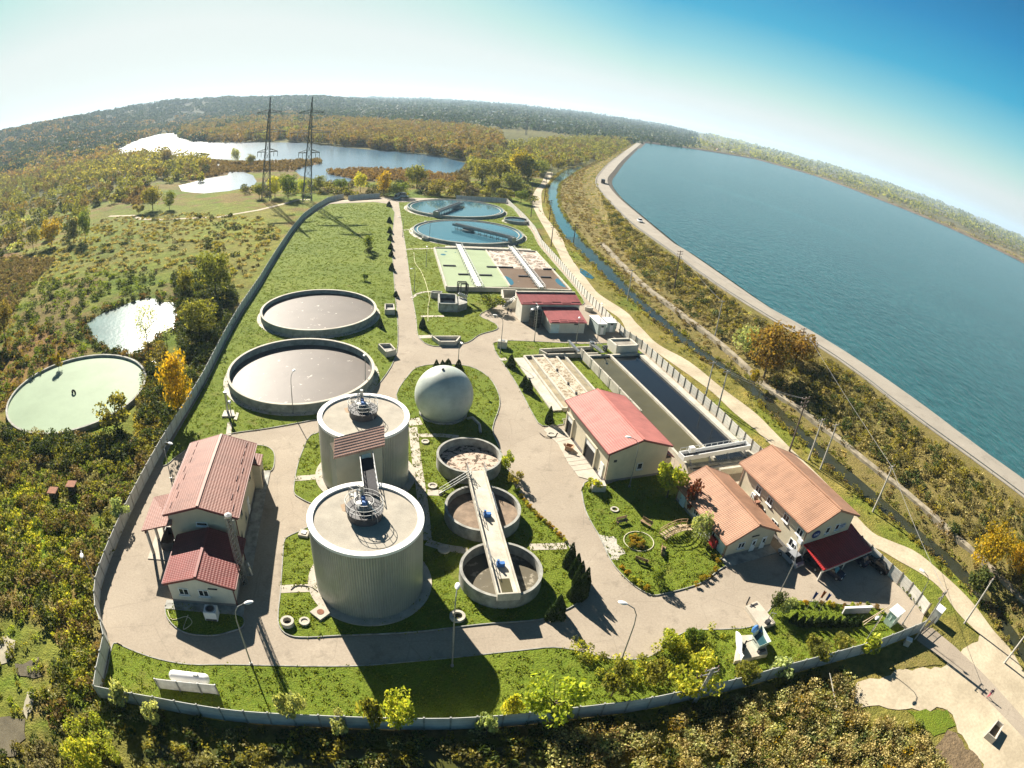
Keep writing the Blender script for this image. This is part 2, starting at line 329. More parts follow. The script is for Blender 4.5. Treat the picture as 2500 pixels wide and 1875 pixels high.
W_POND = watermat('pond_water', (.10, .16, .15), .15, .9, .35, (1, 1, 1), .12, .7, .2, var_scale=.1)
W_CANAL = watermat('canal_water', (.03, .085, .10), .08, 1.2, .08, (1, 1, 1), .05, .6, .2)
W_CLAR = watermat('clarifier_water', (.045, .13, .18), .06, 2, .03, (1, 1, 1), .03, .6, .12)
W_GREEN = watermat('duckweed_water', (.31, .375, .235), .55, 2, .05, (1, 1, 1), .03, .1, .08, var_scale=.15)
W_OLD = watermat('old_tank_green_water', (.25, .325, .225), .55, 2, .05, (1, 1, 1), .03, .06, .10, var_scale=.12)
W_DARK = watermat('settling_water_dark', (.014, .018, .022), .08, 2, .05, (1, 1, 1), .03, .5, .2)
W_OLIVE = watermat('settling_water_olive', (.095, .088, .05), .2, 1.2, .06, (1, 1, 1), .03, .4, .15, var_scale=.15)
W_CREEK = watermat('creek_water', (.07, .075, .02), .1, 1.2, .1, (1, 1, 1), .05, .6, .3, var_scale=.2)
def sludge(name, col, foam, thr, fs=.7, rough=.5, veins=0.0):
    m, nt, n, l, p = newmat(name); t = noise(nt, .15, 4); r = ramp(nt, t.outputs[0], [(.3, mul(col, .85)), (.7, mul(col, 1.15))])
    f = noise(nt, fs, 8, None, .68); w = ramp(nt, f.outputs[0], [(thr, (0, 0, 0)), (thr+.05, (1, 1, 1))])
    cc = mix(nt, w.outputs[0], r.outputs[0], foam)
    if veins:
        g = n.new('ShaderNodeTexCoord').outputs['Object']; vd = mix(nt, .6, g, noise(nt, .35, 3).outputs['Color'], 'ADD'); vo = n.new('ShaderNodeTexVoronoi'); vo.feature = 'DISTANCE_TO_EDGE'; vo.inputs['Scale'].default_value = veins; l.new(vd, vo.inputs['Vector'])
        cc = mix(nt, ramp(nt, vo.outputs[0], [(.03, (.85,)*3), (.12, (0, 0, 0))]).outputs[0], cc, foam); v2 = n.new('ShaderNodeTexVoronoi'); v2.feature = 'DISTANCE_TO_EDGE'; v2.inputs['Scale'].default_value = veins*2.6; l.new(vd, v2.inputs['Vector']); cc = mix(nt, ramp(nt, v2.outputs[0], [(.03, (.6,)*3), (.1, (0, 0, 0))]).outputs[0], cc, foam)
    l.new(cc, p.inputs['Base Color']); p.inputs['Roughness'].default_value = rough; p.inputs['Specular IOR Level'].default_value = .12
    bump(nt, f.outputs[0], .25, .08); return m
SL_TANK = sludge('aeration_sludge', (.10, .083, .072), (.46, .42, .37), .63, .7)
SL_THICK = sludge('thickener_sludge', (.13, .115, .082), (.30, .27, .21), .56, .9)
SL_FOAM = sludge('thickener_foam', (.095, .068, .045), (.50, .40, .32), .45, 1.3, .7)
SL_BASIN = sludge('basin_foam', (.16, .115, .085), (.62, .54, .46), .55, .42, .6, .28)
SL_BASIN2 = sludge('basin_brown', (.13, .088, .058), (.42, .34, .27), .66, .5, .6)
SL_CHAN = sludge('channel_foam', (.20, .15, .09), (.52, .46, .36), .50, 1.1, .6, .8)
def roofmat(name, col, period=.30, dark=.55):
    m, nt, n, l, p = newmat(name); uv = n.new('ShaderNodeUVMap').outputs[0]
    sp = n.new('ShaderNodeSeparateXYZ'); l.new(uv, sp.inputs[0])
    def wave(src, per):
        a = n.new('ShaderNodeMath'); a.operation = 'MULTIPLY'; a.inputs[1].default_value = 2*math.pi/per; l.new(src, a.inputs[0])
        b = n.new('ShaderNodeMath'); b.operation = 'SINE'; l.new(a.outputs[0], b.inputs[0]); c = n.new('ShaderNodeMapRange'); c.inputs[1].default_value = -1; l.new(b.outputs[0], c.inputs[0]); return c.outputs[0]
    w1 = wave(sp.outputs[0], period); w2 = wave(sp.outputs[1], .36)
    t = noise(nt, .35, 5); base = ramp(nt, t.outputs[0], [(.3, mul(col, .78)), (.7, mul(col, 1.2))]); bd = noise(nt, 1.0, 5, uv, .7, (1.4, .16, 1)); base = ramp(nt, mix(nt, .45, t.outputs[0], bd.outputs[0]), [(.34, mul(col, .68)), (.5, col), (.66, mul(col, 1.25))])
    c = mix(nt, ramp(nt, w1, [(.05, (.55,)*3), (.45, (0, 0, 0))]).outputs[0], base.outputs[0], mul(col, dark))
    c = mix(nt, ramp(nt, w2, [(.04, (.25,)*3), (.2, (0, 0, 0))]).outputs[0], c, mul(col, dark))
    l.new(c, p.inputs['Base Color']); p.inputs['Roughness'].default_value = .6; p.inputs['Specular IOR Level'].default_value = .25
    ad = n.new('ShaderNodeMath'); ad.operation = 'ADD'; l.new(w1, ad.inputs[0]); l.new(w2, ad.inputs[1]); bump(nt, ad.outputs[0], .5, .04); return m
ROOF_BROWN = roofmat('roof_metal_tile_brown', (.255, .118, .092), .27); ROOF_PINK = roofmat('roof_metal_tile_pink', (.47, .17, .145))
ROOF_TAN = roofmat('roof_metal_tile_tan', (.37, .205, .13)); ROOF_RED = roofmat('roof_metal_tile_dark_red', (.20, .05, .045)); ROOF_CAN = roofmat('roof_canopy_red', (.42, .03, .03), .45)
def ribbed(name, col):                                     # vertical cladding ribs round a tank
    m, nt, n, l, p = newmat(name); uv = n.new('ShaderNodeUVMap').outputs[0]; sp = n.new('ShaderNodeSeparateXYZ'); l.new(uv, sp.inputs[0])
    a = n.new('ShaderNodeMath'); a.operation = 'MULTIPLY'; a.inputs[1].default_value = 2*math.pi/.27; l.new(sp.outputs[0], a.inputs[0]); b = n.new('ShaderNodeMath'); b.operation = 'SINE'; l.new(a.outputs[0], b.inputs[0])
    t = noise(nt, .5, 5); base = ramp(nt, t.outputs[0], [(.3, mul(col, .88)), (.7, mul(col, 1.1))])
    c = mix(nt, ramp(nt, b.outputs[0], [(.0, (.4,)*3), (.3, (0, 0, 0))]).outputs[0], base.outputs[0], mul(col, .62))
    sk = noise(nt, 1.0, 5, None, .65, (1.3, 1.3, .10)); c = mix(nt, ramp(nt, sk.outputs[0], [(.52, (0, 0, 0)), (.72, (.55,)*3)]).outputs[0], c, mul(col, .55))
    l.new(c, p.inputs['Base Color']); p.inputs['Roughness'].default_value = .38; p.inputs['Metallic'].default_value = .35; bump(nt, b.outputs[0], .6, .04); return m
CLAD = ribbed('ribbed_cladding', (.36, .385, .355))
def fencemat(name, col):
    m, nt, n, l, p = newmat(name); g = n.new('ShaderNodeNewGeometry').outputs['Position']; sp = n.new('ShaderNodeSeparateXYZ'); l.new(g, sp.inputs[0])
    a = n.new('ShaderNodeMath'); a.operation = 'PINGPONG'; a.inputs[1].default_value = .275; l.new(sp.outputs[2], a.inputs[0])
    t = noise(nt, .7, 5); base = ramp(nt, t.outputs[0], [(.3, mul(col, .8)), (.7, mul(col, 1.12))])
    l.new(mix(nt, ramp(nt, a.outputs[0], [(.01, (.7,)*3), (.035, (0, 0, 0))]).outputs[0], base.outputs[0], mul(col, .5)), p.inputs['Base Color']); p.inputs['Roughness'].default_value = .85; return m
FENCE = fencemat('fence_concrete_panel', (.48, .49, .46)); FENCEW = fencemat('fence_white_panel', (.58, .56, .50))
# ------------------------------------------------------------------ terrain
rng = np.random.default_rng(7)
def inpoly(X, Y, poly):
    c = np.zeros(X.shape, bool); n = len(poly)
    for i in range(n):
        x1, y1 = poly[i][0], poly[i][1]; x2, y2 = poly[(i+1) % n][0], poly[(i+1) % n][1]
        if y1 == y2: continue
        c ^= ((y1 > Y) != (y2 > Y)) & (X < (x2-x1)*(Y-y1)/(y2-y1)+x1)
    return c
FRONT = Os([(218, 1507), (341, 1530), (512, 1559), (683, 1569), (822, 1574), (961, 1576), (1131, 1565), (1268, 1548), (1356, 1539), (1483, 1513), (1598, 1486), (1684, 1461), (1775, 1437), (1890, 1404), (1984, 1366)])
LEFTF = Os([(708, 436), (655, 472), (604, 542), (562, 612), (522, 672), (484, 740), (442, 825), (402, 893), (352, 975), (312, 1050), (268, 1140), (228, 1240), (215, 1292), (220, 1345), (238, 1392), (226, 1450), (218, 1507)])
RIGHTF = Os([(1094, 437), (1131, 472), (1155, 500), (1169, 529), (1210, 576), (1264, 643), (1348, 729), (1384, 753), (1437, 801), (1488, 848), (1550, 903), (1625, 978), (1762, 1100), (1880, 1208), (1907, 1234), (1934, 1258), (1966, 1290), (1996, 1328)])
COMP = [p for p in LEFTF[::-1]] + [Vector(p) for p in Os([(752, 431), (820, 426), (985, 430), (1025, 433)])] + RIGHTF + FRONT[::-1][:-1]
# graded sheet reaching the horizon
def graded(dense0, dense1, step, far0, far1, g=1.09):
    a = list(np.arange(dense0, dense1+step, step)); s = step
    while a[-1] < far1: s *= g; a.append(a[-1]+s)
    s = step; b = []; x = dense0
    while x > far0: s *= g; x -= s; b.append(x)
    return np.array(b[::-1]+a)
gx = graded(-190, 150, 2.4, -30000, 30000, 1.085); gy = graded(5, 330, 2.4, -3000, 30000, 1.06)
GX, GY = np.meshgrid(gx, gy); base = np.array([.105, .125, .030]); C = np.empty(GX.shape+(3,)); C[:] = base
def hash_noise(X, Y, s, seed):
    r = np.random.default_rng(seed); v = np.zeros(X.shape); amp = 1
    for o in range(4):
        for k in range(3):
            th = r.uniform(0, 6.28); ph = r.uniform(0, 6.28); v += amp*np.sin((X*math.cos(th)+Y*math.sin(th))/s*6.28+ph+1.3*np.sin((X*math.sin(th)-Y*math.cos(th))/s*4+ph*2))
        s *= .47; amp *= .6
    return v/4.5
N1 = hash_noise(GX, GY, 55, 1); N2 = hash_noise(GX, GY, 17, 2); N3 = hash_noise(GX, GY, 400, 5)
def paint(poly, col, k=1.0, warp=2.0):
    W = inpoly(GX+N2*warp, GY+N1*warp, poly)
    C[W] = C[W]*(1-k)+np.array(col)*k
D = np.hypot(GX, GY)
far = D > 420; C[far] = np.array([.075, .078, .032])+N3[far][:, None]*np.array([.02, .012, .004])
vf = D > 1500; C[vf] = np.array([.060, .066, .035])+N3[vf][:, None]*np.array([.015, .012, .006])
left = (GX < 20) & (D < 420); m_ = left & (N1+.5*N2 > .12); C[m_] = (.125, .105, .045); m_ = left & (N1+.7*N2 < -.35); C[m_] = (.085, .125, .022)
FIELD = Os([(0, 560), (120, 520), (210, 462), (330, 440), (560, 455), (640, 440), (600, 540), (520, 665), (440, 640), (330, 600), (160, 600), (0, 680)])
paint(FIELD, (.125, .15, .034), .6)
paint(Os([(0, 545), (120, 560), (40, 640), (0, 760)]), (.135, .085, .052), .9); paint(Os([(230, 430), (310, 390), (350, 430), (300, 440)]), (.11, .075, .05), .8)
paint(Os([(0, 760), (120, 700), (180, 760), (90, 800), (20, 880), (0, 900)]), (.15, .09, .045), .8)
paint(Os([(0, 1050), (90, 1040), (150, 1150), (140, 1300), (60, 1240), (0, 1180)]), (.09, .16, .02), .8)
paint(Os([(20, 940), (330, 960), (280, 1120), (150, 1130), (80, 1040), (0, 1040)]), (.10, .075, .035), .7)
paint(Os([(100, 1560), (1700, 1480), (1850, 1420), (1700, 1659), (0, 1659)]), (.09, .085, .03), .8, 1)
paint(Os([(700, 362), (865, 366), (985, 380), (1010, 392), (860, 392), (730, 392)]), (.13, .085, .05), .9)
paint(Os([(450, 352), (690, 345), (690, 355), (630, 372), (560, 372), (490, 375), (440, 392), (380, 392)]), (.125, .085, .048), .85)
right = (GX > 5) & (D < 420) & ~inpoly(GX, GY, COMP); C[right] = np.array([.15, .14, .042])+N2[right][:, None]*np.array([.035, .015, .01])
m_ = right & (N1 < -.2); C[m_] = (.11, .135, .026)
Z = np.full(GX.shape, -.06)
az = np.degrees(np.arctan2(GX, GY))
h0 = np.interp(az, [-60, -44, -38, -34, -20], [620, 820, 1300, 1550, 1700])
hill = np.interp(az, [-75, -58, -51, -45, -39, -34, -30, -26, -20, -14], [56, 60, 62, 58, 58, 66, 56, 44, 36, 0])*np.clip((D-h0)/900, 0, 1)**1.3*np.interp(D, [2600, 5200], [1, 0])
Z += hill*(1+.06*hash_noise(GX, GY, 260, 9)); Z += np.interp(D, [1500, 3000, 9000, 14000], [0, 6, 20, 0])*(.55+.45*hash_noise(GX, GY, 1500, 11))*np.interp(az, [-40, -30, 5, 25], [1, 1, .6, 0])
C[hill > 4] = (.040, .048, .022); m_ = (az > 14) & (D > 380) & (GX > 100); C[m_] = np.array([.125, .105, .06])+N3[m_][:, None]*np.array([.04, .03, .018]); m_ = (az > 14) & (D > 1500); C[m_] = np.array([.085, .085, .05])+N3[m_][:, None]*np.array([.02, .02, .012])
Z -= D**2/(2*6.371e6)*.8
C *= 1.45; C *= (1+.10*np.random.default_rng(3).standard_normal(GX.shape))[..., None]; C = np.clip(C, .01, .6)
me = bpy.data.meshes.new('ground'); nx, ny = len(gx), len(gy)
me.from_pydata(np.stack([GX.ravel(), GY.ravel(), Z.ravel()], 1).tolist(), [], [(j*nx+i, j*nx+i+1, (j+1)*nx+i+1, (j+1)*nx+i) for j in range(ny-1) for i in range(nx-1)])
at_ = me.color_attributes.new('soil', 'FLOAT_COLOR', 'POINT'); at_.data.foreach_set('color', np.c_[C.reshape(-1, 3), np.ones(nx*ny)].ravel().astype(np.float32))
m, nt, n, l, p = newmat('ground_cover'); a = n.new('ShaderNodeVertexColor'); a.layer_name = 'soil'; g = n.new('ShaderNodeNewGeometry').outputs['Position']
t2 = noise(nt, .9, 6, g, .7); t3 = noise(nt, 3.5, 3, g, .7); t4 = noise(nt, .012, 8, g, .65)
c = mix(nt, 1, a.outputs[0], ramp(nt, t2.outputs[0], [(.3, (.55, .62, .55)), (.7, (1.4, 1.3, 1.2))]).outputs[0], 'MULTIPLY'); c = mix(nt, 1, c, ramp(nt, t4.outputs[0], [(.3, (.65, .72, .75)), (.7, (1.35, 1.2, 1.0))]).outputs[0], 'MULTIPLY')
l.new(c, p.inputs['Base Color']); p.inputs['Roughness'].default_value = .95; p.inputs['Specular IOR Level'].default_value = .05
ad = n.new('ShaderNodeMath'); ad.operation = 'ADD'; l.new(t2.outputs[0], ad.inputs[0]); l.new(t3.outputs[0], ad.inputs[1]); bump(nt, ad.outputs[0], .9, .35)
me.materials.append(m); go = bpy.data.objects.new('ground', me); COL.objects.link(go); tag(go, kind='structure')
# ------------------------------------------------------------------ paved compound, lawns with kerbs, paths
struct('road_asphalt', MB().sheet(COMP, -.02), ASPH)
LAWNS = [
 ([(712, 441), (841, 441), (846, 520), (852, 620), (859, 700), (857, 760), (835, 808), (790, 858), (740, 893), (686, 906), (577, 926), (505, 936), (440, 952), (385, 984), (362, 1003), (352, 995), (405, 897), (446, 826), (488, 742), (527, 673), (567, 613), (608, 545), (658, 474)], 1),
 ([(545, 962), (557, 962), (576, 965), (590, 975), (593, 992), (588, 1016), (565, 1020), (545, 1000)], 1),
 ([(876, 891), (790, 900), (740, 912), (693, 933), (669, 943), (655, 971), (645, 998), (638, 1030), (635, 1063), (648, 1076), (672, 1088), (700, 1096), (730, 1118), (690, 1128), (645, 1149), (622, 1160), (614, 1172), (610, 1220), (606, 1280), (602, 1315), (603, 1352), (625, 1373), (666, 1377), (739, 1373), (892, 1366), (988, 1355), (1063, 1347), (1165, 1339), (1196, 1328), (1243, 1306), (1264, 1275), (1262, 1242), (1242, 1202), (1218, 1166), (1187, 1136), (1157, 1106), (1127, 1071), (1105, 1035), (1090, 995), (1075, 960), (1064, 925), (1079, 878), (1075, 846), (1054, 814), (1014, 792), (955, 787), (904, 793), (880, 814), (856, 854)], 1),
 ([(253, 1390), (290, 1407), (341, 1424), (410, 1436), (495, 1436), (615, 1439), (773, 1439), (875, 1431), (1046, 1414), (1130, 1405), (1196, 1399), (1258, 1408), (1324, 1424), (1396, 1421), (1440, 1395), (1482, 1364), (1560, 1360), (1627, 1353), (1660, 1320), (1694, 1297), (1810, 1305), (1890, 1314), (1913, 1325), (1950, 1355), (1958, 1368), (1890, 1398), (1775, 1431), (1684, 1455), (1598, 1480), (1483, 1507), (1356, 1533), (1268, 1542), (1131, 1559), (961, 1570), (822, 1568), (683, 1563), (512, 1553), (341, 1524), (226, 1503), (232, 1450), (243, 1395)], 1),
 ([(1256, 1060), (1268, 1040), (1312, 1046), (1400, 1015), (1470, 1040), (1500, 1100), (1545, 1170), (1570, 1215), (1549, 1234), (1520, 1257), (1482, 1271), (1442, 1281), (1408, 1286), (1373, 1268), (1347, 1245), (1321, 1214), (1295, 1159), (1281, 1136), (1264, 1101)], 1),
 ([(1065, 742), (1099, 736), (1253, 743), (1300, 742), (1352, 742), (1384, 760), (1434, 803), (1484, 850), (1546, 905), (1621, 980), (1560, 1010), (1400, 940), (1230, 905), (1217, 917), (1171, 920), (1150, 893), (1130, 855), (1106, 814), (1072, 763)], 1),
 ([(861, 437), (985, 437), (1090, 440), (1128, 476), (1150, 502), (1164, 530), (1204, 577), (1258, 644), (1240, 660), (1095, 655), (1059, 668), (1036, 682), (1069, 699), (1073, 712), (1036, 723), (1010, 740), (960, 748), (925, 745), (903, 725), (899, 689), (889, 631), (878, 546), (870, 495)], 1)]
LAWN_W = [Os(q_) for q_, _ in LAWNS]+[[c8(*q_) for q_ in [(1045, 640), (1085, 620), (1300, 640), (1500, 690), (1545, 720), (1530, 770), (1450, 800), (1350, 822), (1200, 812), (1110, 768), (1055, 700)]]]
for P in LAWN_W:
    Q = smooth_line(P+[P[0]], 3)[:-1]
    struct('lawn', MB().prism(Q, -.02, .05), GRASS)
    kb = MB(); L_, R_ = strip(Q+[Q[0], Q[1]], .11)
    for i in range(len(L_)-1): kb.add([(L_[i].x, L_[i].y, -.01), (R_[i].x, R_[i].y, -.01), (R_[i].x, R_[i].y, .11), (L_[i].x, L_[i].y, .11), (L_[i+1].x, L_[i+1].y, -.01), (R_[i+1].x, R_[i+1].y, -.01), (R_[i+1].x, R_[i+1].y, .11), (L_[i+1].x, L_[i+1].y, .11)], [(3, 2, 6, 7), (1, 5, 6, 2), (0, 3, 7, 4)])
    struct('kerb', kb, CONCD)
pth = MB()
for pts, w in [([c8(1775, 530), c8(1860, 525), c8(1960, 522)], 1.25), ([c4(1868, 957), c4(1940, 952), c4(2020, 945)], 1.2), ([c5(690, 545), c5(715, 760), c5(745, 960), c5(765, 1165)], 1.35), ([c5(765, 1175), c5(860, 1203), c5(1000, 1225)], 1.2), ([c5(1330, 1202), c5(1530, 1196)], 1.2), ([c5(770, 903), c5(850, 906)], 1.3), ([c5(712, 592), c5(830, 590), c5(940, 600)], 1.0), ([c5(665, 520), c5(735, 512)], 2.2),
               ([d5(0, 1095), d5(90, 1090)], 1.2), ([e1(-40, 612), e1(140, 610)], 1.0), ([e2(140, 850), e2(210, 810), e2(290, 800)], .9), ([c2(350, 938), c2(395, 935)], 1.0), ([c2(360, 1060), c2(540, 1055)], .9), ([c2(445, 1615), c2(540, 1612)], 1.6)]:
    ribbon(pth, smooth_line(pts, 4), w, .075)
struct('footpath', pth, SLAB)
# ------------------------------------------------------------------ track, dirt yard, drive
TRACK = [O(*p, .005) for p in [(1188, 372), (1179, 392), (1163, 413), (1160, 440), (1170, 467), (1196, 505), (1213, 539), (1237, 583), (1267, 621), (1298, 648), (1343, 679), (1362, 700), (1384, 727), (1420, 752), (1471, 783), (1540, 835), (1594, 879), (1649, 927), (1740, 1020), (1852, 1142), (1921, 1182), (1979, 1212), (2040, 1260), (2085, 1312), (2129, 1363), (2160, 1404), (2195, 1455), (2240, 1520)]]
struct('dirt_track', ribbon(MB(), smooth_line(TRACK, 4), [4.2*(1+.15*math.sin(i*.7)) for i in range((len(TRACK)-1)*4+1)], .0), DIRT)
struct('dirt_yard', MB().sheet(rough([c11(690, 1070), c11(760, 1010), c11(900, 985), c11(1050, 930), c11(1370, 900), c11(1480, 830), c11(1560, 750), c11(1640, 700), c11(1700, 640), c11(1800, 700), c11(1880, 800), c11(1960, 960), c11(2200, 1300), c11(2300, 1800), c11(1700, 1900), c11(1690, 1640), c11(1560, 1480), c11(1490, 1380), c11(1430, 1212), c11(1100, 1222), c11(900, 1200), c11(720, 1180)], .35, 1.0, 4), .012), DIRT)
struct('gravel_bed', MB().sheet(rough([e5(200, 215), e5(310, 222), e5(405, 360), e5(330, 400), e5(300, 400)], .25, .7), .075), SCREE)
struct('drive_asphalt', MB().sheet([c11(1190, 700), c11(1245, 600), c11(1310, 610), c11(1480, 750), c11(1700, 960), c11(1990, 1280), c11(2200, 1560), c11(2160, 1700), c11(1990, 1430), c11(1720, 1145), c11(1600, 1025), c11(1370, 830)], .024), ASPH)
struct('footpath', ribbon(MB(), [c1(690, 850), c1(840, 845), c1(890, 868), c1(1060, 870), c1(1380, 855), c1(1640, 810), c1(1800, 770), c1(1890, 745), c1(1960, 745)], 2.4, .0), DIRT)
struct('footpath', ribbon(MB(), [e9(640, 855), e9(780, 858), e9(1000, 857), e9(1110, 852)], 3, .0), DIRT)
# ------------------------------------------------------------------ canal, ledge, embankment, reservoir
CL = [(1257, 359), (1220, 368), (1187, 399), (1185, 433), (1196, 470), (1216, 508), (1247, 539), (1285, 576), (1326, 617), (1366, 649), (1424, 701), (1468, 736), (1516, 770), (1567, 804), (1608, 838), (1651, 879), (1699, 922), (1750, 970), (1801, 1018), (1887, 1090), (1972, 1158), (2040, 1219), (2108, 1287), (2139, 1328), (2177, 1380), (2212, 1432), (2260, 1500)]
CR = [(1262, 359), (1230, 382), (1208, 399), (1207, 443), (1237, 491), (1271, 532), (1319, 576), (1353, 614), (1391, 651), (1451, 701), (1492, 736), (1540, 770), (1590, 804), (1639, 838), (1699, 895), (1750, 943), (1805, 991), (1897, 1069), (1982, 1144), (2047, 1192), (2119, 1267), (2156, 1312), (2212, 1390), (2262, 1460)]
cl = resample(smooth_line(Os(CL), 3), 90); cr = resample(smooth_line(Os(CR), 3), 90)
for i0, i1, wm in ((0, 52, W_CANAL), (52, 89, watermat('canal_water_dark', (.035, .038, .02), .1, 1.2, .08, (1, 1, 1), .05, .4, .25, var_scale=.1))):
    mb = MB(); mb.v = [Vector((p.x, p.y, -.01)) for q in zip(cl, cr) for p in q]; mb.f = [(2*i, 2*i+1, 2*i+3, 2*i+2) for i in range(i0, i1)]; struct('canal_water', mb, wm)
ZR = 5.0
RL = resample(smooth_line([O(*p, ZR) for p in [(1381, 305), (1329, 341), (1295, 373), (1286, 396), (1305, 423), (1353, 474), (1397, 508), (1465, 556), (1504, 586), (1574, 634), (1676, 697), (1770, 751), (1860, 813), (1951, 885), (2074, 974), (2212, 1076), (2330, 1170)]], 4), 120)
RR = resample(smooth_line([O(*p, ZR) for p in [(1391, 305), (1352, 339), (1326, 368), (1312, 389), (1329, 419), (1384, 467), (1455, 525), (1481, 540), (1637, 648), (1715, 693), (1801, 743), (1900, 808), (2010, 886), (2110, 962), (2212, 1035), (2340, 1130)]], 4), 120)
mb = MB(); mb.v = [p for q in zip(RL, RR) for p in q]; mb.f = [(2*i, 2*i+1, 2*i+3, 2*i+2) for i in range(119)]; struct('embankment_road', mb, asphalt('dike_road_concrete', (.27, .245, .205), (.34, .31, .26)))
foot = resample(cr, 120); bank = MB(); K = 9
for i in range(120):
    a = Vector((foot[i].x, foot[i].y, .0)); b = RL[i]
    for k in range(K+1):
        t = k/K; z = a.z+(b.z-.06-a.z)*(t**.85); z += 0 if k in (0, K) else .28*math.sin(i*1.7+k*2.1)+.2*math.sin(i*.6-k); q = a.lerp(b, t); bank.v.append(Vector((q.x, q.y, z)))
bank.f = [(i*(K+1)+k, i*(K+1)+k+1, (i+1)*(K+1)+k+1, (i+1)*(K+1)+k) for i in range(119) for k in range(K)]; struct('embankment', bank, GRASSK, smooth=True)
def bankpt(i, t):                                           # point on the slope
    a = Vector((foot[i].x, foot[i].y, 0)); b = RL[i]; q = a.lerp(b, t); return Vector((q.x, q.y, (b.z)*(t**.85)))
def bank_z(x, y):
    FPa = np.array([(q.x, q.y) for q in foot]); RPa = np.array([(q.x, q.y) for q in RL]); out = np.zeros(len(x))
    for j in range(len(x)):
        a_ = math.sqrt(((FPa-(x[j], y[j]))**2).sum(1).min()); b_ = math.sqrt(((RPa-(x[j], y[j]))**2).sum(1).min()); out[j] = ZR*(a_/(a_+b_+1e-6))**.85
    return out
LEDGE = [O(x, y, .7) for x, y in [(1300, 530), (1379, 609), (1437, 657), (1540, 736), (1591, 777), (1660, 838), (1750, 905), (1846, 984), (1952, 1069), (2040, 1144), (2140, 1235), (2212, 1310)]]
lg = MB(); ls_ = smooth_line(LEDGE, 4); L_, R_ = strip(ls_, 1.4); lz = bank_z([q.x for q in ls_], [q.y for q in ls_])
for i in range(len(L_)-1):
    z0, z1 = lz[i]+.42, lz[i+1]+.42; lg.add([(L_[i].x, L_[i].y, z0-1), (R_[i].x, R_[i].y, z0-1), (R_[i].x, R_[i].y, z0), (L_[i].x, L_[i].y, z0), (L_[i+1].x, L_[i+1].y, z1-1), (R_[i+1].x, R_[i+1].y, z1-1), (R_[i+1].x, R_[i+1].y, z1), (L_[i+1].x, L_[i+1].y, z1)], [(3, 2, 6, 7), (1, 5, 6, 2), (0, 3, 7, 4)])
struct('canal_ledge', lg, pm('ledge_concrete', (.27, .235, .17), .9, .35, .6))
inner = MB(); n0 = 120; WL = []
for i in range(n0):
    a = RR[i]; d = (RR[min(i+1, n0-1)]-RR[max(i-1, 0)]).normalized(); nr = Vector((-d.y, d.x, 0)); nr = -nr if nr.dot(RR[i]-RL[i]) < 0 else nr
    w = 3.2 if i > 30 else 5.5; WL.append(a+nr*w-Vector((0, 0, 1.2))); inner.v += [a-Vector((0, 0, .05)), WL[-1]-Vector((0, 0, .3))]
inner.f = [(2*i, 2*i+1, 2*i+3, 2*i+2) for i in range(n0-1)]; struct('inner_bank', inner, pm('bank_lining_dark', (.10, .085, .065), .95, .4, .8, .4, 8, .05, col2=(.17, .14, .10)))
FAR = [O(x, y, ZR-1.2) for x, y in [(1393, 309), (1460, 317), (1631, 344), (1767, 382), (1904, 433), (2040, 488), (2212, 569), (2420, 690)]]
struct('reservoir_water', MB().sheet(WL+[O(2500, 900, ZR-1.2)]+FAR[::-1], ZR-1.2), W_RES)
fb = MB()
for a, b in zip(FAR[:-1], FAR[1:]):
    o = Vector((.3, 1, 0)).normalized()
    for k, (w0, z0, w1, z1) in enumerate([(-2, -.4, 14, 2.2), (14, 2.2, 40, 2.2), (40, 2.2, 90, -4)]): fb.quad(a+o*w0+Vector((0, 0, z0)), b+o*w0+Vector((0, 0, z0)), b+o*w1+Vector((0, 0, z1)), a+o*w1+Vector((0, 0, z1)))
struct('far_shore_bank', fb, pm('far_bank_soil', (.10, .075, .05), .95, .3, .05, col2=(.15, .11, .075)))
# guard rail along the embankment road
t = thing('guard_rail', 'low steel guard rail along the embankment road above the canal', 'guard rail', RL[60]); gr = MB(); gp = MB(); RLs = resample(RL[45:], 110)
for i, (a, b) in enumerate(zip(RLs[:-1], RLs[1:])):
    gr.bar(a+Vector((.1, 0, .6)), b+Vector((.1, 0, .6)), .08, .22)
gr.build('rail', STEEL, t)
for a in RLs[::1]: gp.bar(a+Vector((.1, 0, 0)), a+Vector((.1, 0, .62)), .08)
tag(gp.build('post', STEEL, t), kind='stuff')
# ------------------------------------------------------------------ lakes, pond, creek
LAKE = [(239, 332), (262, 318), (300, 301), (345, 290), (387, 287), (385, 297), (420, 305), (470, 308), (560, 308), (650, 308), (740, 318), (830, 326), (900, 331), (960, 340), (1005, 352), (990, 372), (964, 378), (930, 371), (863, 367), (780, 365), (703, 369), (712, 377), (760, 386), (756, 392), (709, 393), (650, 380), (636, 368), (660, 360), (696, 353), (696, 346), (631, 344), (560, 348), (478, 344), (410, 339), (362, 334), (270, 337)]
LAKE_W = Os(LAKE); struct('lake_water', MB().sheet(LAKE_W, -.01), W_LAKE)
struct('lake_water', MB().sheet([c1(*p) for p in [(1130, 655), (1150, 690), (1200, 698), (1290, 705), (1450, 690), (1600, 660), (1625, 630), (1600, 590), (1540, 570), (1450, 570), (1440, 590), (1300, 612), (1200, 640)]], -.01), W_LAKE)
struct('lake_water', MB().sheet([c1(*p) for p in [(1260, 520), (1330, 513), (1440, 528), (1410, 540), (1335, 538)]], -.01), W_LAKE)
struct('lake_water', MB().sheet([c1(*p) for p in [(340, 640), (400, 620), (480, 600), (470, 640), (400, 655), (345, 668)]], -.01), W_LAKE)
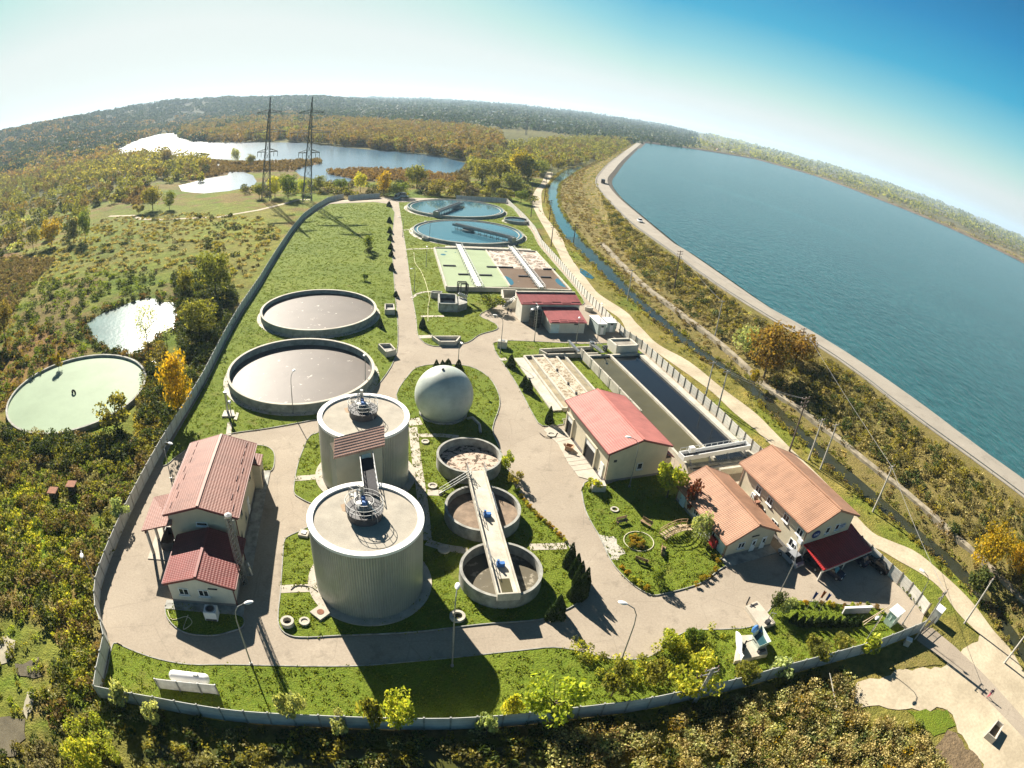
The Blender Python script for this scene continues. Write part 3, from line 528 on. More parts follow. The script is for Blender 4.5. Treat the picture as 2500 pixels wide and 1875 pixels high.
PONDP = [c1(*p) for p in [(530, 1580), (545, 1530), (640, 1470), (760, 1420), (900, 1375), (985, 1372), (1000, 1398), (1100, 1398), (1110, 1450), (1115, 1540), (1060, 1580)]]+[c4(*p) for p in [(960, 90), (930, 150), (850, 168), (740, 152), (640, 110), (580, 50), (545, 10)]]
struct('pond_water', MB().sheet(rough(smooth_line(PONDP+[PONDP[0]], 4)[:-1], .35, 1.5, 3), -.01), W_POND)
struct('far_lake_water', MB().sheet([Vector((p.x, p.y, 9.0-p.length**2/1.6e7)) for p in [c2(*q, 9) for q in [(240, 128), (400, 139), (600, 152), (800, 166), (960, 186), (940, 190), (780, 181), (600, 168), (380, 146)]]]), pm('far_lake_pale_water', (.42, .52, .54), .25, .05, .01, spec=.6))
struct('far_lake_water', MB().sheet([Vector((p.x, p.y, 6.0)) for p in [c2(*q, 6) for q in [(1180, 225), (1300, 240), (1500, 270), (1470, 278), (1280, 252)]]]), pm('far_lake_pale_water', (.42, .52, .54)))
struct('creek_water', ribbon(MB(), smooth_line([c4(*p) for p in [(975, 100), (960, 150), (985, 300), (985, 380), (950, 470), (930, 560), (960, 650), (950, 720), (925, 790), (900, 830)]], 4), [1.0+.35*math.sin(i*.45) for i in range(37)], .01), W_POND)
struct('creek_water', MB().sheet([c8(*p) for p in [(265, 1215), (330, 1215), (420, 1250), (525, 1290), (505, 1390), (420, 1370), (330, 1320), (280, 1270)]], .0), W_CREEK)
struct('creek_water', ribbon(MB(), smooth_line([c8(900, 1560), c8(1300, 1590), c9(0, 1640), c9(400, 1600), c9(900, 1605), c9(1300, 1590), c9(1700, 1600)], 5), 2.2, .0), W_CREEK)
struct('puddle', MB().sheet([c6(*p) for p in [(560, 140), (600, 160), (650, 200), (640, 212), (590, 195), (560, 170)]], .02), W_CANAL)
struct('concrete_pad', MB().sheet(rough([c8(*p) for p in [(-60, 830), (40, 825), (95, 850), (85, 960), (0, 1010), (-80, 1010)]], .15, .8), .02), pm('old_slab', (.33, .30, .22), .9, .25, .5))
struct('concrete_pad', MB().sheet(rough([c8(*p) for p in [(140, 1300), (175, 1170), (222, 1180), (200, 1290), (165, 1345)]], .2, .6), .02), pm('old_slab', (.33, .30, .22)))
struct('soil_bed', MB().sheet(rough([c8(*p) for p in [(95, 1010), (240, 960), (262, 1070), (120, 1090)]], .3, 1), .016), pm('bed_soil', (.115, .10, .065), .95, .25, .4, .4, 3, .1))
struct('soil_bed', MB().sheet(rough([c8(*p) for p in [(-80, 1330), (150, 1340), (160, 1480), (60, 1600), (-80, 1640)]], .4, 1), .016), pm('bed_soil', (.115, .10, .065)))
struct('grass_patch', MB().sheet(rough([c11(*p) for p in [(1130, 1235), (1300, 1220), (1425, 1225), (1475, 1330), (1400, 1390), (1330, 1410), (1220, 1340)]], .3, .8), .02), GRASS)
struct('soil_bed', MB().sheet(rough([c11(*p) for p in [(1430, 1380), (1480, 1390), (1560, 1500), (1640, 1560), (1690, 1640), (1650, 1760), (1300, 1760), (1290, 1560), (1370, 1460)]], .3, .8), .02), pm('tilled_soil', (.16, .115, .065), .95, .3, 1.2, .8, 2.5, .25))
struct('grass_patch', MB().sheet(rough([c11(*p) for p in [(1180, 760), (1290, 690), (1350, 800), (1370, 880), (1160, 900), (980, 930), (1060, 860)]], .25, .8), .02), GRASSD)
# ------------------------------------------------------------------ round tanks
def uv_cyl(o, R_):                                          # unwrap a cylinder wall: u along the girth
    me = o.data; uv = me.uv_layers.new(name='UVMap')
    for pl in me.polygons:
        us = []
        for li in pl.loop_indices:
            v = me.vertices[me.loops[li].vertex_index].co; us.append(math.atan2(v.y, v.x))
        if max(us)-min(us) > math.pi: us = [u+2*math.pi if u < 0 else u for u in us]
        for li, u in zip(pl.loop_indices, us): uv.data[li].uv = (u*R_, me.vertices[me.loops[li].vertex_index].co.z)
def pool(name, label, cat, c, Ro, zr, zw, wall, mwall, mwater, group=None, apron=0.0, n=96, base=0.0, rim=None):
    t = thing(name, label, cat, (c[0], c[1], 0), 0, group)
    MB().ring(c, Ro-wall, Ro, base, zr, n).build('wall', mwall, t, smooth=True)
    if rim: MB().ring(c, Ro-wall-.05, Ro+.08, zr+.003, zr+.12, n).build('rim', rim, t, smooth=True)
    MB().cyl(c, Ro-wall+.02, min(zw-.3, base), zw, n).build('liquid', mwater, t)
    if apron: tag(MB().ring(c, Ro-.2, Ro+apron, -.02, .09, n).build('apron', CONC, t))
    return t
ATN = Vector((-38.41, 96.10, 0)); ATF = Vector((-45.54, 126.99, 0))
pool('aeration_tank', 'nearer of two large round concrete tanks of grey brown sludge on the left lawn', 'tank', ATN, 13.87, 1.55, .35, .38, CONCG, SL_TANK, 'large round sludge tanks', .9, rim=CONC)
pool('aeration_tank', 'farther of two large round concrete tanks of grey sludge on the left lawn', 'tank', ATF, 13.6, 1.6, .75, .38, CONCG, SL_TANK, 'large round sludge tanks', .9, rim=CONC)
OTC = Vector((-82.1, 78.3, 0))
pool('settling_pond_tank', 'old low round tank of pale green water among the scrub outside the fence', 'tank', OTC, 16.3, .75, .3, .45, CONCD, W_OLD, base=-.1)
CNR = Vector((-21.6, 221.5, 0)); CFR = Vector((-32.3, 266.8, 0))
def clarifier(c, Ro, label, a0, Lb, group='round blue clarifiers'):
    t = pool('clarifier', label, 'clarifier', c, Ro, 1.1, .75, .45, CONCG, W_CLAR, group, 1.3)
    MB().ring(c, Ro-1.75, Ro-1.5, .3, .9, 96).build('weir', CONC, t, smooth=True)
    MB().cyl(c, 2.2, .1, 1.5, 24).build('centre_column', CONCD, t, smooth=True)
    u = Vector((math.cos(a0), math.sin(a0), 0)); v = Vector((-u.y, u.x, 0)); e = Vector((c[0], c[1], 0))
    br = thing('scraper_bridge', 'grey steel scraper bridge across the %s clarifier' % ('nearer' if c[1] < 240 else 'farther'), 'bridge', e+u*1, 0, 'clarifier scraper bridges')
    p, q = e-u*Lb*.35, e+u*Ro
    MB().box((p+q)/2+Vector((0, 0, 2.1)), ((q-p).length, 1.6, .12), u).build('deck', CONCD, br)
    g = MB()
    for s in (-.8, .8): g.box((p+q)/2+v*s+Vector((0, 0, 2.2)), ((q-p).length, .1, .9), u)
    g.build('girder', STEEL, br)
    n = 10
    lg = MB()
    for k in range(n):
        b = p.lerp(q, (k+.5)/n)
        for s in (-.7, .7): lg.bar(b+v*s+Vector((0, 0, 1.8)), b+v*s+Vector((0, 0, .5)), .12)
        lg.bar(b-v*.7+Vector((0, 0, .9)), b+v*.7+Vector((0, 0, .9)), .1)
    tag(lg.build('scraper_leg', STEEL, br), kind='stuff')
    rl = MB()
    for s in (-.8, .8):
        for z in (2.9, 3.3): rl.bar(p+v*s+Vector((0, 0, z)), q+v*s+Vector((0, 0, z)), .05)
    rl.build('railing', STEEL, br)
    MB().box(q-u*.7+Vector((0, 0, 1.75)), (1.8, 2.4, 1.4), u).build('drive_unit', STEEL, br)
    pit = thing('overflow_pit', 'small round concrete pit beside the %s clarifier' % ('nearer' if c[1] < 240 else 'farther'), 'pit', c2(490, 1000) if c[1] < 240 else c2(523, 845), 0, 'clarifier pits')
    MB().ring(pit.location, 1.0, 1.35, 0, 1.0, 24).build('wall', CONCD, pit, smooth=True); MB().cyl(pit.location, 1.02, .1, .6, 24).build('liquid', W_DARK, pit)
    return t
ea = c2(1015, 985, 2) - CNR; clarifier(CNR, 20.15, 'nearer of the two wide blue clarifiers, its bridge pointing right', math.atan2(ea.y, ea.x), 20)
ea = c2(560, 825, 2) - CFR; clarifier(CFR, 21.2, 'farther of the two wide blue clarifiers, its bridge pointing lower left', math.atan2(ea.y, ea.x), 21)
pool('scum_tank', 'small round grey tank in the lawn beside the right clarifier fence', 'tank', Vector((-5.2, 251.2, 0)), 5.2, 1.2, .8, .4, CONCG, W_DARK, apron=.8)
# digesters
def digester(c, Rr, H, label, hoseside):
    t = thing('digester', label, 'digester', (c[0], c[1], 0), 0, 'tall ribbed digesters')
    w = MB().lathe((c[0], c[1], 0), [(Rr, 0), (Rr, H-.35)], 128).build('wall', CLAD, t, smooth=True); uv_cyl(w, Rr)
    MB().ring(c, Rr-.56, Rr+.10, H-.34, H, 96).build('rim', WHITE, t, smooth=True)
    MB().cyl(c, Rr-.54, H-.6, H-.22, 96).build('roof', pm('digester_roof_felt', (.36, .33, .275), .9, .12, .5, col2=(.41, .375, .31)), t)
    st = MB()
    for k in range(3): st.prism([Vector((c[0]-2.3+k*.5+1.1*math.cos(a)*(.6+.2*math.sin(3*a+k)), c[1]+1.2+.75*math.sin(a)+k*.2, 0)) for a in np.linspace(0, 6, 14)], H-.219, H-.216+.002*k)
    st.build('rust_stain', pm('rust_stain', (.33, .24, .16), .9, .2, 1.5), t)
    MB().ring(c, Rr-.1, Rr+1.0, -.02, .14, 96).build('apron', SLAB, t)
    # gas dome and its ring platform
    gd = thing('gas_dome', 'steel gas dome with ring platform and pipes on the roof of the %s digester' % hoseside, 'gas dome', (c[0], c[1], H-.22), 0, 'roof domes of the digesters')
    z = H-.22; cc = Vector((c[0]-.1, c[1]+.35, 0))
    MB().cyl(cc, 1.85, z, z+.95, 40).build('skirt', DARKM, gd, smooth=True)
    MB().ring(cc, .85, 2.0, z+.955, z+1.0, 40).build('platform', DARKM, gd)
    MB().lathe((cc.x, cc.y, z+.84), [(.8, 0.1), (.8, .4), (.6, .6), (.2, .7), (0, .72)], 28).build('dome', STEEL, gd, smooth=True)
    rl = MB()
    for zz, rr in ((2.0, 1.98), (1.5, 1.98)): rl.ring(cc, rr-.022, rr+.022, z+zz, z+zz+.045, 40)
    for zz, rr in ((1.95, 1.02),): rl.ring(cc, rr-.03, rr+.03, z+zz, z+zz+.06, 32)
    for k in range(14): a = k*2*math.pi/14; q = cc+Vector((math.cos(a), math.sin(a), 0))*1.98; rl.bar(q+Vector((0, 0, z+.8)), q+Vector((0, 0, z+2.05)), .04)
    for k in range(9): a = k*2*math.pi/9; q = cc+Vector((math.cos(a), math.sin(a), 0)); rl.bar(q+Vector((0, 0, z+.8)), q+Vector((0, 0, z+2)), .045)
    rl.build('railing', STEEL, gd)
    mo = MB().tube(cc+Vector((-.1, .2, z+1.5)), cc+Vector((-.1, .2, z+2.3)), .22, n=12); mo.box(cc+Vector((.15, -.3, z+1.9)), (.5, .4, .5)); mo.build('mixer_motor', BLUEM, gd)
    pp = MB().path([cc+Vector((-.3, .5, z+1.7)), cc+Vector((-.5, .6, z+2.6)), cc+Vector((-.9, .9, z+2.6)), cc+Vector((-.9, .9, z+.2))], .09)
    pp.path([cc+Vector((.4, -.4, z+1.75)), cc+Vector((.9, -.8, z+1.9)), cc+Vector((1.5, -.9, z+1.3)), cc+Vector((1.6, -.9, z))], .07)
    pp.tube(cc+Vector((-.4, .9, z+1.5)), cc+Vector((-.4, .9, z+3.2)), .22, n=12); pp.build('pipe', ALU, gd)
    fl = MB().cyl(cc+Vector((-.45, -.25, 0)), .33, z+1.7, z+1.85, 16); fl.cyl(cc+Vector((.42, -.1, 0)), .3, z+1.72, z+1.83, 16); fl.build('flange', ALU, gd)
    s = thing('roof_stair', 'short railed steel stair leaning on the roof dome of the %s digester' % hoseside, 'stair', (c[0]-1.9, c[1]+2.2, H), 0, 'roof stairs of the digesters')
    m = MB(); p0 = cc+Vector((-1.2, 1.9, z+.9)); p1 = cc+Vector((-2.2, 3.4, z+.05)); sv = Vector((.6, .4, 0))
    for sg in (-1, 1):
        m.bar(p0+sv*sg*.6, p1+sv*sg*.6, .07)
        for h in (.5, 1.0): m.bar(p0+sv*sg*.6+Vector((0, 0, h)), p1+sv*sg*.6+Vector((0, 0, h)), .05)
        for k in range(4): q = p0.lerp(p1, k/3)+sv*sg*.6; m.bar(q, q+Vector((0, 0, 1)), .05)
    m.build('railing', STEEL, s); m = MB()
    for k in range(5): q = p0.lerp(p1, (k+.5)/5); m.bar(q-sv*.6, q+sv*.6, .22, .03)
    m.build('tread', STEEL, s)
    return t
DN = Vector((-13.53, 48.53, 0)); DF = Vector((-18.85, 68.9, 0)); DH = 9.5
digester(DN, 6.06, DH, 'nearer tall cylindrical digester clad in vertical ribs with a white rim', 'nearer')
digester(DF, 6.06, DH, 'farther tall cylindrical digester behind the stair tower', 'farther')
# stair tower with a single pitch roof between the digesters
BL, BR, TR_, TL_ = d6(305, 985, 10.9), d6(995, 810, 10.9), d6(985, 540, 12.0), d6(315, 710, 12.0)
def uv_plane(o, org, u, v):
    me = o.data; uv = me.uv_layers.new(name='UVMap'); off = wloc(o)
    for lp in me.loops: q = me.vertices[lp.vertex_index].co+off-org; uv.data[lp.index].uv = (q.dot(u), q.dot(v))
def slab_roof(name, m, parent, c4_, th=.16):                # four top corners: eave a, eave b, ridge b, ridge a
    a, b, c, d = c4_; nrm = (b-a).cross(d-a).normalized(); nrm = -nrm if nrm.z < 0 else nrm; dn = nrm*th
    o = MB().add([a, b, c, d, a-dn, b-dn, c-dn, d-dn], [(0, 1, 2, 3), (7, 6, 5, 4), (4, 5, 1, 0), (5, 6, 2, 1), (6, 7, 3, 2), (7, 4, 0, 3)]).build(name, m, parent)
    u = (b-a).normalized(); uv_plane(o, a, u, nrm.cross(u)); return o
def window(parent, org, u, nrm, w, h, sashes=2, frame=PVC, sill=True):   # org: bottom-left of the opening on the wall face
    c = org+u*w/2+Vector((0, 0, h/2)); m = MB()
    z = Vector((0, 0, 1)); t = .09
    m.box(c+nrm*.03-u*(w/2-t/2), (t, .12, h), u); m.box(c+nrm*.03+u*(w/2-t/2), (t, .12, h), u)
    m.box(c+nrm*.03+z*(h/2-t/2), (w-2*t, .12, t), u); m.box(c+nrm*.03-z*(h/2-t/2), (w-2*t, .12, t), u)
    for k in range(1, sashes): m.box(c+nrm*.03+u*(-w/2+w*k/sashes), (t, .1, h-2*t), u)
    if sill: m.box(c+nrm*.1-z*(h/2+.05), (w+.2, .26, .06), u)
    f = m.build('window', frame, parent); MB().box(c+nrm*.006, (w-2*t, .05, h-2*t), u).build('pane', GLASS, f); return f
def door(parent, org, u, nrm, w, h, m=PVC, pane=True, name='door'):
    c = org+u*w/2+Vector((0, 0, h/2)); d = MB().box(c+nrm*.04, (w, .12, h), u).build(name, m, parent)
    if pane: MB().box(c+nrm*.09+Vector((0, 0, h*.2)), (w*.45, .06, h*.3), u).build('pane', GLASS, d)
    MB().box(c+nrm*.12+u*w*.36-Vector((0, 0, .05)), (.06, .08, .2), u).build('handle', DARKM, d); return d
t = thing('stair_tower', 'cream stair tower with sloping tan tile roof between the two digesters', 'tower', ((BL.x+BR.x)/2, (BL.y+BR.y)/2, 0))
slab_roof('roof', roofmat('roof_metal_tile_light', (.52, .31, .235), .3, .8), t, (BL, BR, TR_, TL_), .3)
u = (BR-BL); W_ = Vector((u.x, u.y, 0)).length; u = Vector((u.x, u.y, 0)).normalized(); v = Vector((-u.y, u.x, 0)); dep = (Vector((TL_.x, TL_.y, 0))-Vector((BL.x, BL.y, 0))).dot(v)
f0 = Vector((BL.x, BL.y, 0))+u*.35+v*.35; f1 = Vector((BR.x, BR.y, 0))-u*.25+v*.35; b1 = f1+v*(dep-.6); b0 = f0+v*(dep-.6)
MB().add([(f0.x, f0.y, 0), (f1.x, f1.y, 0), (b1.x, b1.y, 0), (b0.x, b0.y, 0), (f0.x, f0.y, 10.72), (f1.x, f1.y, 10.72), (b1.x, b1.y, 11.6), (b0.x, b0.y, 11.6)], [(0, 1, 5, 4), (1, 2, 6, 5), (2, 3, 7, 6), (3, 0, 4, 7), (3, 2, 1, 0), (4, 5, 6, 7)]).build('wall', WALLC, t)
dm = f0+u*(W_*.585)
door(t, dm-u*.55+Vector((0, 0, 8.0)), u, -v, 1.15, 2.1, DOORB, False)
# bridge from the tower door to the near digester
t = thing('roof_bridge', 'railed footbridge with shadow coloured into its deck, from the stair tower to the nearer digester roof', 'bridge', (dm.x, dm.y, DH))
pb = at(907, 1212, DH); pb.z = 0; p0 = dm-v*.1
MB().bar(Vector((p0.x, p0.y, DH+.05)), Vector((pb.x, pb.y, DH+.05)), 1.5, .16).build('deck', pm('bridge_deck_shadow_paint', (.03, .03, .035)), t); m = MB(); sd_ = (pb-p0).normalized().cross(Vector((0, 0, 1)))  # near-black deck colour stands in for the shadow lying on it
for sg in (-.78, .78):
    for h in (.5, 1.05): m.bar(Vector((p0.x, p0.y, DH+h))+sd_*sg, Vector((pb.x, pb.y, DH+h))+sd_*sg, .07)
    for k in range(8): q = p0.lerp(pb, k/7)+sd_*sg; m.bar(Vector((q.x, q.y, DH)), Vector((q.x, q.y, DH+1.08)), .06)
m.build('railing', ALU, t)
# gas holder: three quarter sphere membrane
GH = Vector((-10.67, 88.7, 0)); rs = 4.75; zc = 3.36
t = thing('gas_holder', 'pale grey green spherical membrane gas holder on the round lawn', 'gas holder', GH)
pr = [(rs*math.cos(a), zc+rs*math.sin(a)) for a in np.linspace(-math.asin((zc-.25)/rs), math.pi/2, 40)]; pr[-1] = (0.001, zc+rs)
MB().lathe(GH, pr, 72).build('membrane', pm('membrane_pvc', (.43, .475, .43), .42, .16, .35, fine=.05, spec=.4), t, smooth=True)
MB().ring(GH, pr[0][0]-.1, pr[0][0]+.35, -.02, .32, 64).build('ring_beam', CONCD, t, smooth=True)
MB().lathe((GH.x-.3, GH.y-.6, zc+rs-.12), [(.22, 0), (.22, .25), (0, .3)], 12).build('relief_valve', DARKM, t)
MB().path([Vector((GH.x+4.2, GH.y-1.6, .4)), Vector((GH.x+5.0, GH.y-2, .9)), Vector((GH.x+6.3, GH.y-4.0, .9)), Vector((GH.x+6.6, GH.y-5.2, .2))], .22, 8).build('blower_pipe', ALU, t)
# thickeners and their channel
TK = [(Vector((.99, 51.43, 0)), 4.68, 1.95, .55, SL_THICK, 'nearest of three round thickeners in a row, swirled grey sludge'), (Vector((-2.0, 62.6, 0)), 4.82, 1.85, .9, pm('thickener_brown_crust', (.20, .145, .10), .8, .25, .9, .4, 10, .03, col2=(.27, .20, .14)), 'middle of three round thickeners in a row, plain brown crust'), (Vector((-4.95, 74.2, 0)), 4.62, 2.0, .75, SL_FOAM, 'farthest of three round thickeners in a row, flecked pink foam')]
for c, r_, zr, zw, mw, lab in TK: pool('thickener', lab, 'thickener', c, r_, zr, zw, .34, CONCD, mw, 'round thickeners', 0, 72)
t = thing('channel_walkway', 'long concrete channel walkway laid across the three thickeners', 'walkway', TK[1][0])
ZT = 2.75; A0, A1, B0, B1_ = c5(990, 768, ZT), c5(1170, 1468, ZT), c5(1075, 760, ZT), c5(1262, 1428, ZT)
m1 = (A0+B0)/2; m2 = (A1+B1_)/2; u = (m2-m1).normalized(); v = Vector((-u.y, u.x, 0)); wd = 2.15; L = (m2-m1).length; mid = (m1+m2)/2
MB().box(Vector((mid.x, mid.y, 2.1)), (L, wd, .2), u).build('deck', CONC, t); w = MB()
for s in (-1, 1): w.box(Vector((mid.x, mid.y, 2.38))+v*s*(wd/2+.09), (L, .18, .75), u)
w.box(Vector((m2.x, m2.y, 2.2))+u*.1, (.2, wd+.36, 1.1), u); w.build('parapet', CONC, t)
MB().box(Vector((m2.x, m2.y, 2.21))-u*1.5, (2.4, 1.2, .03), u).build('channel_liquid', W_OLIVE, t)
MB().box(Vector((m1.x, m1.y, 2.2))+u*7+v*1.45, (4.0, .2, .2), u).build('scum_pipe', PVC, t)
for fr in (.42, .80):
    q = m1.lerp(m2, fr); d = MB().box(Vector((q.x, q.y, 2.5)), (.5, .9, .5), u); d.tube(Vector((q.x, q.y, 2.7))-v*.3, Vector((q.x, q.y, 3.2))-v*.3, .14, n=10); d.build('gate_drive', BLUEM, t)
h = MB()
for s in (-1, 1):
    for fr0, fr1 in ((.0, .08), (.3, .44), (.68, .82)):
        p, q = m1.lerp(m2, fr0)+v*s*(wd/2+.09), m1.lerp(m2, fr1)+v*s*(wd/2+.09)
        if s > 0 and fr0 > .1: continue
        for zz in (3.2, 3.6): h.bar(Vector((p.x, p.y, zz)), Vector((q.x, q.y, zz)), .05)
        for k in range(4): z_ = p.lerp(q, k/3); h.bar(Vector((z_.x, z_.y, 2.7)), Vector((z_.x, z_.y, 3.6)), .05)
h.build('railing', STEEL, t)
t = thing('steel_stair', 'open steel stair climbing to the channel walkway by the middle thickener', 'stair', c5(845, 912))
p, q = c5(1000, 812, 2.6), c5(845, 905, .1); sv = Vector((.35, .5, 0)).normalized(); m = MB()
for s in (-.45, .45):
    m.bar(p+sv*s, q+sv*s, .08, .22)
    for hh in (.5, 1.0): m.bar(p+sv*s+Vector((0, 0, hh)), q+sv*s+Vector((0, 0, hh)), .05)
    for k in range(5): z_ = p.lerp(q, k/4)+sv*s; m.bar(z_, z_+Vector((0, 0, 1)), .05)
m.build('railing', STEEL, t); m = MB()
for k in range(13): z_ = p.lerp(q, (k+.5)/13); m.bar(z_-sv*.45, z_+sv*.45, .24, .04)
m.build('tread', STEEL, t)
# ------------------------------------------------------------------ gabled buildings
class Gable:
    def __init__(s, name, label, nl, nr, fl, ridge_px, ze, over, mroof, mwall, rake=.35, ridge_z=None, trim=MAROON, thick=.16):
        s.u = Vector((nr.x-nl.x, nr.y-nl.y, 0)); s.W = s.u.length; s.u.normalize(); s.v = Vector((-s.u.y, s.u.x, 0)); d = Vector((fl.x-nl.x, fl.y-nl.y, 0))
        s.L = d.dot(s.v); s.nl = Vector((nl.x, nl.y, 0)); mid = s.nl+s.u*s.W/2; s.ze = ze
        s.zr = ridge_z if ridge_z else zray(ridge_px[0], ridge_px[1], mid.length); s.o = over; s.rake = rake
        s.t = thing(name, label, 'building', s.p(s.W/2, s.L/2, 0))
        a, b, r0 = s.p(0, 0, ze), s.p(s.W, 0, ze), s.p(s.W/2, 0, s.zr); c, d_, r1 = s.p(0, s.L, ze), s.p(s.W, s.L, ze), s.p(s.W/2, s.L, s.zr)
        slab_roof('roof', mroof, s.t, (c, a, r0, r1), thick); slab_roof('roof', mroof, s.t, (b, d_, r1, r0), thick)
        rp = MB(); rp.bar(r0+Vector((0, 0, .03)), r1+Vector((0, 0, .03)), .34, .1); rp.build('ridge_cap', mroof, s.t)
        dz = Vector((0, 0, -.14))
        for x, y in ((a, r0), (b, r0), (c, r1), (d_, r1)): MB().bar(x+dz-s.v*.05*(1 if x in (a, b) else -1), y+dz-s.v*.05*(1 if x in (a, b) else -1), .08, .3).build('barge_board', trim, s.t)
        for x, y, sg in ((a, c, -1), (b, d_, 1)): MB().bar(x+s.u*sg*.07+Vector((0, 0, -.1)), y+s.u*sg*.07+Vector((0, 0, -.1)), .14, .12).build('gutter', trim, s.t)
        sl = (s.zr-ze)/(s.W/2); zt = lambda x: ze+sl*min(x, s.W-x)-thick-.06; o, r_ = over, rake; s.zt = zt
        V = []
        for y in (r_, s.L-r_): V += [s.p(o, y, -.02), s.p(s.W-o, y, -.02), s.p(s.W-o, y, zt(o)), s.p(s.W/2, y, zt(s.W/2)), s.p(o, y, zt(o))]
        MB().add(V, [(0, 1, 2, 3, 4), (9, 8, 7, 6, 5), (0, 4, 9, 5), (1, 6, 7, 2), (0, 5, 6, 1), (3, 8, 9, 4)[:4], (2, 7, 8, 3)]).build('wall', mwall, s.t)
        pl = MB(); cx = s.p(s.W/2, s.L/2, .2); pl.box(cx, (s.W-2*o+.06, s.L-2*r_+.06, .44), s.u); pl.build('plinth', PLINTH, s.t)
        for x in (o-.08, s.W-o+.08):
            for y in (r_+.15, s.L-r_-.15): q = s.p(x, y, 0); MB().tube(q+Vector((0, 0, .1)), q+Vector((0, 0, ze-.2)), .06, n=6).build('downpipe', trim, s.t)
    def p(s, x, y, z): return s.nl+s.u*x+s.v*y+Vector((0, 0, z))
    def front(s, x, z): return s.p(x, s.rake, z)            # wall face nearest the eave corner pair
    def left(s, y, z): return s.p(s.o, y, z)
    def right(s, y, z): return s.p(s.W-s.o, y, z)
# sludge building, left
g = Gable('sludge_building', 'two storey cream building with brown tile roof by the left fence', at(397, 1256, 5.8), at(580.7, 1264, 5.8), at(465, 1081, 5.8), (482, 1236), 5.8, .55, ROOF_BROWN, WALLC); G1 = g
window(g.t, g.front(g.W*.42, 4.1), g.u, -g.v, 1.5, .55, 1)
for y, z_, h_ in ((10.6, 3.2, 1.2), (7.6, 3.9, .7), (3.2, 3.0, 1.2), (5.0, .9, 1.1), (1.2, .9, 1.1)): window(g.t, g.right(y, z_), g.v, g.u, 1.0, h_, 1, WALLC, False)
door(g.t, g.right(7.4, .45), g.v, g.u, 1.1, 2.1, PVC, False)
sn = MB()
for y in np.arange(1.0, g.L-1, 1.9):
    for sg in (0, 1): x = .8+.45*(int(y*10) % 2); x = x if not sg else g.W-x; sn.bar(g.p(x, y, g.ze+(g.zr-g.ze)/(g.W/2)*min(x, g.W-x)+.05), g.p(x, y+1.2, g.ze+(g.zr-g.ze)/(g.W/2)*min(x, g.W-x)+.05), .06, .12)
sn.build('snow_guard', MAROON, g.t)
# lower front wing
ze = 3.15; a, b = at(396, 1424, ze), at(573, 1438, ze); fl_ = a+g.v*(b14(430, 880, ze)-a).dot(g.v)
G1b = Gable('front_wing', 'low front wing of the sludge building with dark red roof and two white windows', a, b, fl_, (476, 1409), ze, .5, ROOF_RED, WALLW, .3)
G1b.t.parent = None
for x in (.19, .47): window(G1b.t, G1b.front(G1b.W*x, 1.35), G1b.u, -G1b.v, 1.25, 1.0, 2)
MB().bar(G1b.front(G1b.W*.62, 2.65)-G1b.v*.1, G1b.front(G1b.W*.75, 2.65)-G1b.v*.1, .1).build('light_strip', DARKM, G1b.t)
# lean-to canopy on its left
t = thing('lean_to_canopy', 'lean to canopy on tall posts, brown tile roof, left of the sludge building', 'canopy', b14(200, 1180))
ib, ob, on, inn = b14(385, 545, 4.9), b14(250, 575, 4.1), b14(148, 848, 4.1), b14(395, 795, 4.9)
slab_roof('roof', ROOF_BROWN, t, (ob, on, inn, ib), .18)
for q, nm in ((on+G1.u*.5+G1.v*.5, 0), ((on+ob)/2+G1.u*.5, 0), (ob+G1.u*.5-G1.v*.4, 0)): MB().bar(Vector((q.x, q.y, 0)), Vector((q.x, q.y, 4.0)), .3).build('post', POLEC, t)
MB().bar(ob+G1.u*.5-Vector((0, 0, .3)), on+G1.u*.5-Vector((0, 0, .3)), .18, .25).build('beam', MAROON, t)
mm = (on+ob)/2; struct('concrete_apron', MB().box(Vector((mm.x, mm.y, .03))+G1.u*1.7, (3.6, (ob-on).length+1.0, .08), G1.u), SLAB)
q = (on+inn)/2; sk = thing('sludge_skip', 'dark open steel skip under the lean to canopy', 'skip', (q.x, q.y, 0)); q = Vector((q.x, q.y, 0))+G1.v*2.4+G1.u*.4
m = MB(); m.box(q+Vector((0, 0, .15)), (1.8, 3.2, .1), G1.u)
for s in (-.9, .9): m.box(q+G1.u*s+Vector((0, 0, .75)), (.08, 3.2, 1.2), G1.u)
for s in (-1.6, 1.6): m.box(q+G1.v*s+Vector((0, 0, .75)), (1.8, .08, 1.2), G1.u)
m.build('body', DARKM, sk)
struct('concrete_apron', MB().box(G1.p(G1.W+.35, G1.L*.45, .04), (1.5, G1.L*1.35, .12), G1.u), CONCD)
struct('concrete_apron', MB().box(G1b.p(G1b.W/2, -.3, .04), (G1b.W+.9, 1.4, .11), G1b.u), CONCD)
# rear annex on the right
q = d1(1360, 440, 4.2); t = thing('entrance_annex', 'narrow cream annex with small brown roof behind the right end of the sludge building', 'annex', (q.x, q.y, 0)); q = Vector((q.x, q.y, 0))-G1.u*.2
MB().box(q+Vector((0, 0, 1.95)), (1.5, 2.3, 3.9), G1.u).build('wall', WALLC, t); e = q+Vector((0, 0, 4.0))
slab_roof('roof', ROOF_BROWN, t, (e+G1.u*.95-G1.v*1.35, e+G1.u*.95+G1.v*1.35, e-G1.u*.9+G1.v*1.35+Vector((0, 0, .35)), e-G1.u*.9-G1.v*1.35+Vector((0, 0, .35))), .18)
door(t, q+G1.u*.76-G1.v*.5+Vector((0, 0, .1)), G1.v, G1.u, 1.0, 2.1, DARKM, False)
